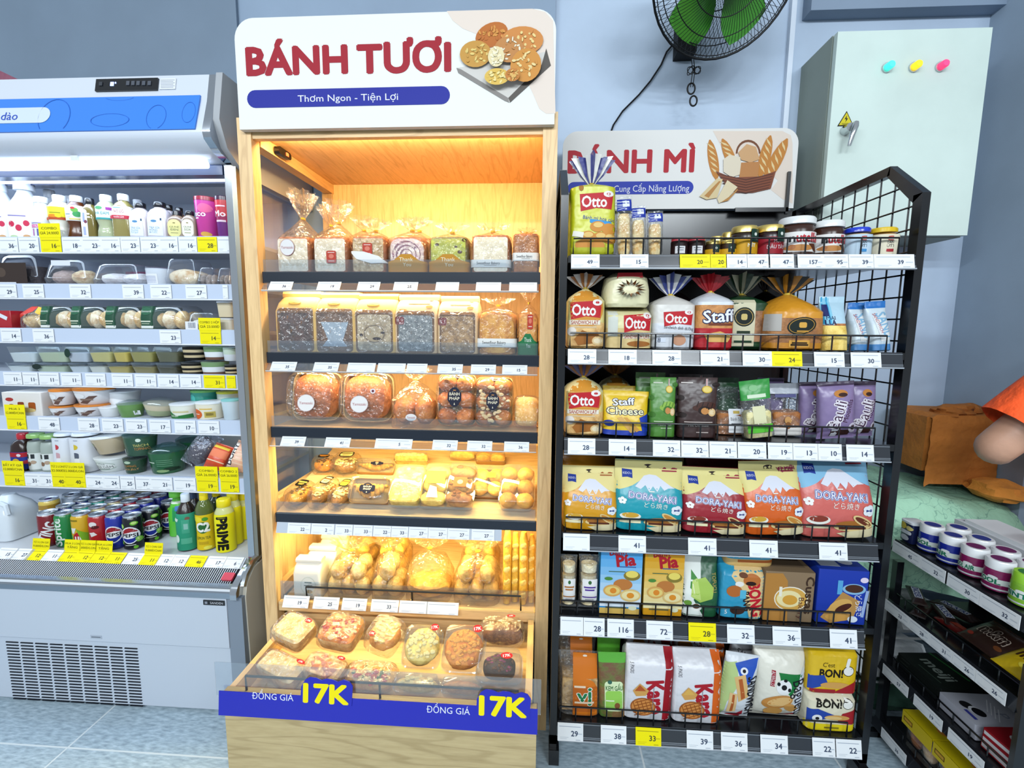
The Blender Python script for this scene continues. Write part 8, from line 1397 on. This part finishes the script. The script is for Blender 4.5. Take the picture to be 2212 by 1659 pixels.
for i in range(3): gitem('biscuit_stick_box', ('red biscuit stick box at the bottom of the red pile', 'red biscuit stick box in the middle of the red pile', 'red biscuit stick box with a white oval on top')[i], 'box', GX+.1, 1.085, Z3+.0185*i, .085, .018, .14, carton, group='red biscuit stick boxes', rot=(0, 0, .03*i), col='a81c28', tops=[('o', 0, .3, .4, .16, 'e6dfe4'), ('r', 0, .6, .7, .1, '7a1420')], ds=[('r', 0, .5, .9, .5, 'e6e3e6')])
Z4 = GSH[3]+.0005
def eggpack(P, w, d, h):
    mb = MB()
    for i in range(2):
        for j in range(2): mb.blob(((i-.5)*w*.44, (j-.5)*d*.44, h*.36), (w*.2, d*.2, h*.34), ('B:c9824a:8a4a24:30', 'B:e3c8a8:b88a5c:30')[(i+j) % 2], 14, .04)
    P.part('cakes', mb); P.part('clear_box', MB().loft([(0, w*.46, d*.46, 6, 'C:f0ece6'), (h*.8, w*.49, d*.49, 6, 'C:f0ece6'), (h*.84, w*.44, d*.44, 6, 'C:f0ece6')], 32))
    lm = MB(); lm.box(-w*.5, w*.5, -d*.52, d*.5, h*.84, h*.9, 'G:ecd41c'); lm.box(-w*.5, w*.5, -d*.525, -d*.51, h*.55, h*.9, 'G:e3c81c'); flat_prints(lm, [('r', -.28, .72, .3, .12, '5a3a16'), ('r', -.28, .72, .26, .08, 'd9a83c')], w, h, Matrix.Translation((0, -d*.525, 0))); flat_prints(lm, [('o', .25, .6, .4, .5, 'e89a3c')], w, d, Matrix.Translation((0, -d/2, h*.9)) @ Matrix.Rotation(-pi/2, 4, 'X')); P.part('card_top', lm)
for i, (x, y, lab) in enumerate(((.07, 1.295, 'clear cake pack with a yellow card top, farther one in front'), (.07, 1.185, 'clear cake pack with a yellow card top, nearer one in front'), (.18, 1.31, 'clear cake pack with a yellow card top in the back row'))):
    gitem('cake_pack', lab, 'food pack', GX+x, y, Z4, .105, .115, .1, eggpack, group='yellow topped cake packs')

# ================================================================== the person at the right edge
pn = thing('person', 'person in an orange T-shirt at the right edge, one bent elbow showing', 'person', (1.62, 1.2, 0))
off = Vector((-1.62, -1.2, 0)); SK = 'K:b58a72'
J = {'pel': ((1.62, 1.20, .86), .115, .10), 'sp': ((1.62, 1.19, 1.05), .115, .095), 'ch': ((1.62, 1.20, 1.22), .125, .10), 'nk': ((1.62, 1.20, 1.37), .052, .052), 'hd0': ((1.62, 1.215, 1.43), .06, .065), 'hd1': ((1.62, 1.225, 1.51), .075, .09), 'hd2': ((1.62, 1.22, 1.585), .055, .065),
     'sL': ((1.445, 1.215, 1.285), .058, .058), 'eL': ((1.197, 1.275, .992), .050, .046), 'fL': ((1.31, 1.37, .985), .046, .043), 'wL': ((1.47, 1.47, 1.0), .030, .026), 'pL': ((1.53, 1.51, 1.01), .040, .016),
     'sR': ((1.785, 1.215, 1.285), .058, .058), 'eR': ((1.86, 1.22, 1.0), .043, .043), 'wR': ((1.80, 1.42, .98), .028, .026), 'pR': ((1.75, 1.48, .99), .040, .016),
     'hL': ((1.535, 1.20, .82), .088, .09), 'kL': ((1.53, 1.22, .47), .056, .06), 'aL': ((1.525, 1.2, .09), .038, .042), 'tL': ((1.52, 1.33, .035), .042, .026),
     'hR': ((1.705, 1.20, .82), .088, .09), 'kR': ((1.71, 1.22, .47), .056, .06), 'aR': ((1.715, 1.2, .09), .038, .042), 'tR': ((1.72, 1.33, .035), .042, .026)}
E_ = 'pel-sp sp-ch ch-nk nk-hd0 hd0-hd1 hd1-hd2 ch-sL sL-eL eL-fL fL-wL wL-pL ch-sR sR-eR eR-wR wR-pR pel-hL hL-kL kL-aL aL-tL pel-hR hR-kR kR-aR aR-tR'.split()
# five fingers and thumb for each hand
for s_, P0, dr_, sd in (('L', Vector(J['pL'][0]), Vector((.75, .62, .1)).normalized(), Vector((-.5, .6, .45)).normalized()), ('R', Vector(J['pR'][0]), Vector((-.7, .68, .1)).normalized(), Vector((.5, .6, .45)).normalized())):
    for q, ln in enumerate((.058, .066, .062, .048)):
        a = P0+sd*(.022-.0145*q)+dr_*.028; b_ = a+dr_*ln*.55; c_ = b_+(dr_*.6-Vector((0, 0, .7))).normalized()*ln*.5
        for n, pt in (('a', a), ('b', b_), ('c', c_)): J[f'{s_}{q}{n}'] = (tuple(pt), .0088 if n != 'c' else .007, .0085)
        E_ += [f'p{s_}-{s_}{q}a', f'{s_}{q}a-{s_}{q}b', f'{s_}{q}b-{s_}{q}c']
    a = P0+sd*.034-dr_*.01; b_ = a+(sd+dr_*.8).normalized()*.035
    J[f'{s_}ta'] = (tuple(a), .011, .011); J[f'{s_}tb'] = (tuple(b_), .008, .008); E_ += [f'p{s_}-{s_}ta', f'{s_}ta-{s_}tb']
ks = list(J); me = bpy.data.meshes.new('body'); me.from_pydata([tuple(Vector(J[k][0])+off) for k in ks], [tuple(ks.index(q) for q in e.split('-')) for e in E_], [])
bo = bpy.data.objects.new('body', me); COL.objects.link(bo); bo.parent = pn; bo.modifiers.new('skin', 'SKIN').use_smooth_shade = True; sb = bo.modifiers.new('sub', 'SUBSURF'); sb.levels = sb.render_levels = 2
for i, k in enumerate(ks): sv = me.skin_vertices[0].data[i]; sv.radius = J[k][1:]; sv.use_root = k == 'pel'
me.materials.append(mat(SK))
OR = 'D:f2561c'
def limb(mb, pts, rs_, key, seg=20, wr=.0):
    vs = []; n = len(pts)
    pts = [Vector(p) for p in pts]; a = None
    for i, p in enumerate(pts):
        t = (pts[min(i+1, n-1)]-pts[max(i-1, 0)]).normalized(); a = t.orthogonal().normalized() if a is None else (a-t*a.dot(t)).normalized(); b_ = t.cross(a)
        for k in range(seg): q = rs_[i]*(1+wr*noise.noise(Vector((k*.9, i*.7, 2)))); vs.append(p+off+(a*cos(2*pi*k/seg)+b_*sin(2*pi*k/seg))*q)
    mb.add(vs, [(i*seg+k, i*seg+(k+1) % seg, (i+1)*seg+(k+1) % seg, (i+1)*seg+k) for i in range(n-1) for k in range(seg)], key)
sh = MB(); sh.loft([(z, hx, hy, 2.6, OR, 1.62+off.x, 1.2+off.y) for z, hx, hy in ((.80, .19, .135), (.95, .185, .132), (1.1, .19, .135), (1.22, .20, .135), (1.30, .185, .115), (1.35, .12, .085), (1.385, .066, .066))], 36, False)
limb(sh, [(1.56, 1.205, 1.29), (1.46, 1.213, 1.275), (1.375, 1.235, 1.20), (1.29, 1.252, 1.11), (1.247, 1.262, 1.055)], [.075, .088, .084, .084, .086], OR, 24, .08)
limb(sh, [(1.68, 1.205, 1.29), (1.77, 1.213, 1.275), (1.82, 1.216, 1.18), (1.84, 1.218, 1.08)], [.075, .085, .08, .08], OR, 24, .08); sh.obj('t_shirt', pn)
tr_ = MB(); tr_.loft([(z, hx, hy, 2.6, 'D:2b303c', 1.62+off.x, 1.2+off.y) for z, hx, hy in ((.76, .17, .125), (.86, .178, .13), (.95, .17, .12))], 32, False)
for s_ in (-1, 1): limb(tr_, [(1.62+s_*.085, 1.2, .84), (1.62+s_*.087, 1.21, .66), (1.62+s_*.09, 1.22, .47), (1.62+s_*.094, 1.205, .1)], [.105, .092, .072, .062], 'D:2b303c', 20, .05)
tr_.obj('trousers', pn)
hr = MB(); hr.blob((0, .012+off.y+1.2, 1.545), (.086, .10, .085), 'D:1a1614', 20, .04); hr.obj('hair', pn)
fcm = MB()
for s_ in (-1, 1):
    fcm.blob((s_*.028, .105, 1.515), (.012, .006, .007), 'f3f1ee', 10, 0); fcm.blob((s_*.028, .110, 1.515), (.005, .003, .005), '1c1612', 8, 0); fcm.blob((s_*.079, .02, 1.505), (.008, .016, .026), SK, 10, 0)
fcm.blob((0, .118, 1.488), (.013, .014, .02), SK, 10, 0); fcm.blob((0, .104, 1.455), (.022, .008, .007), '9a5a50', 10, 0); fcm.obj('face', pn)
label_tags()
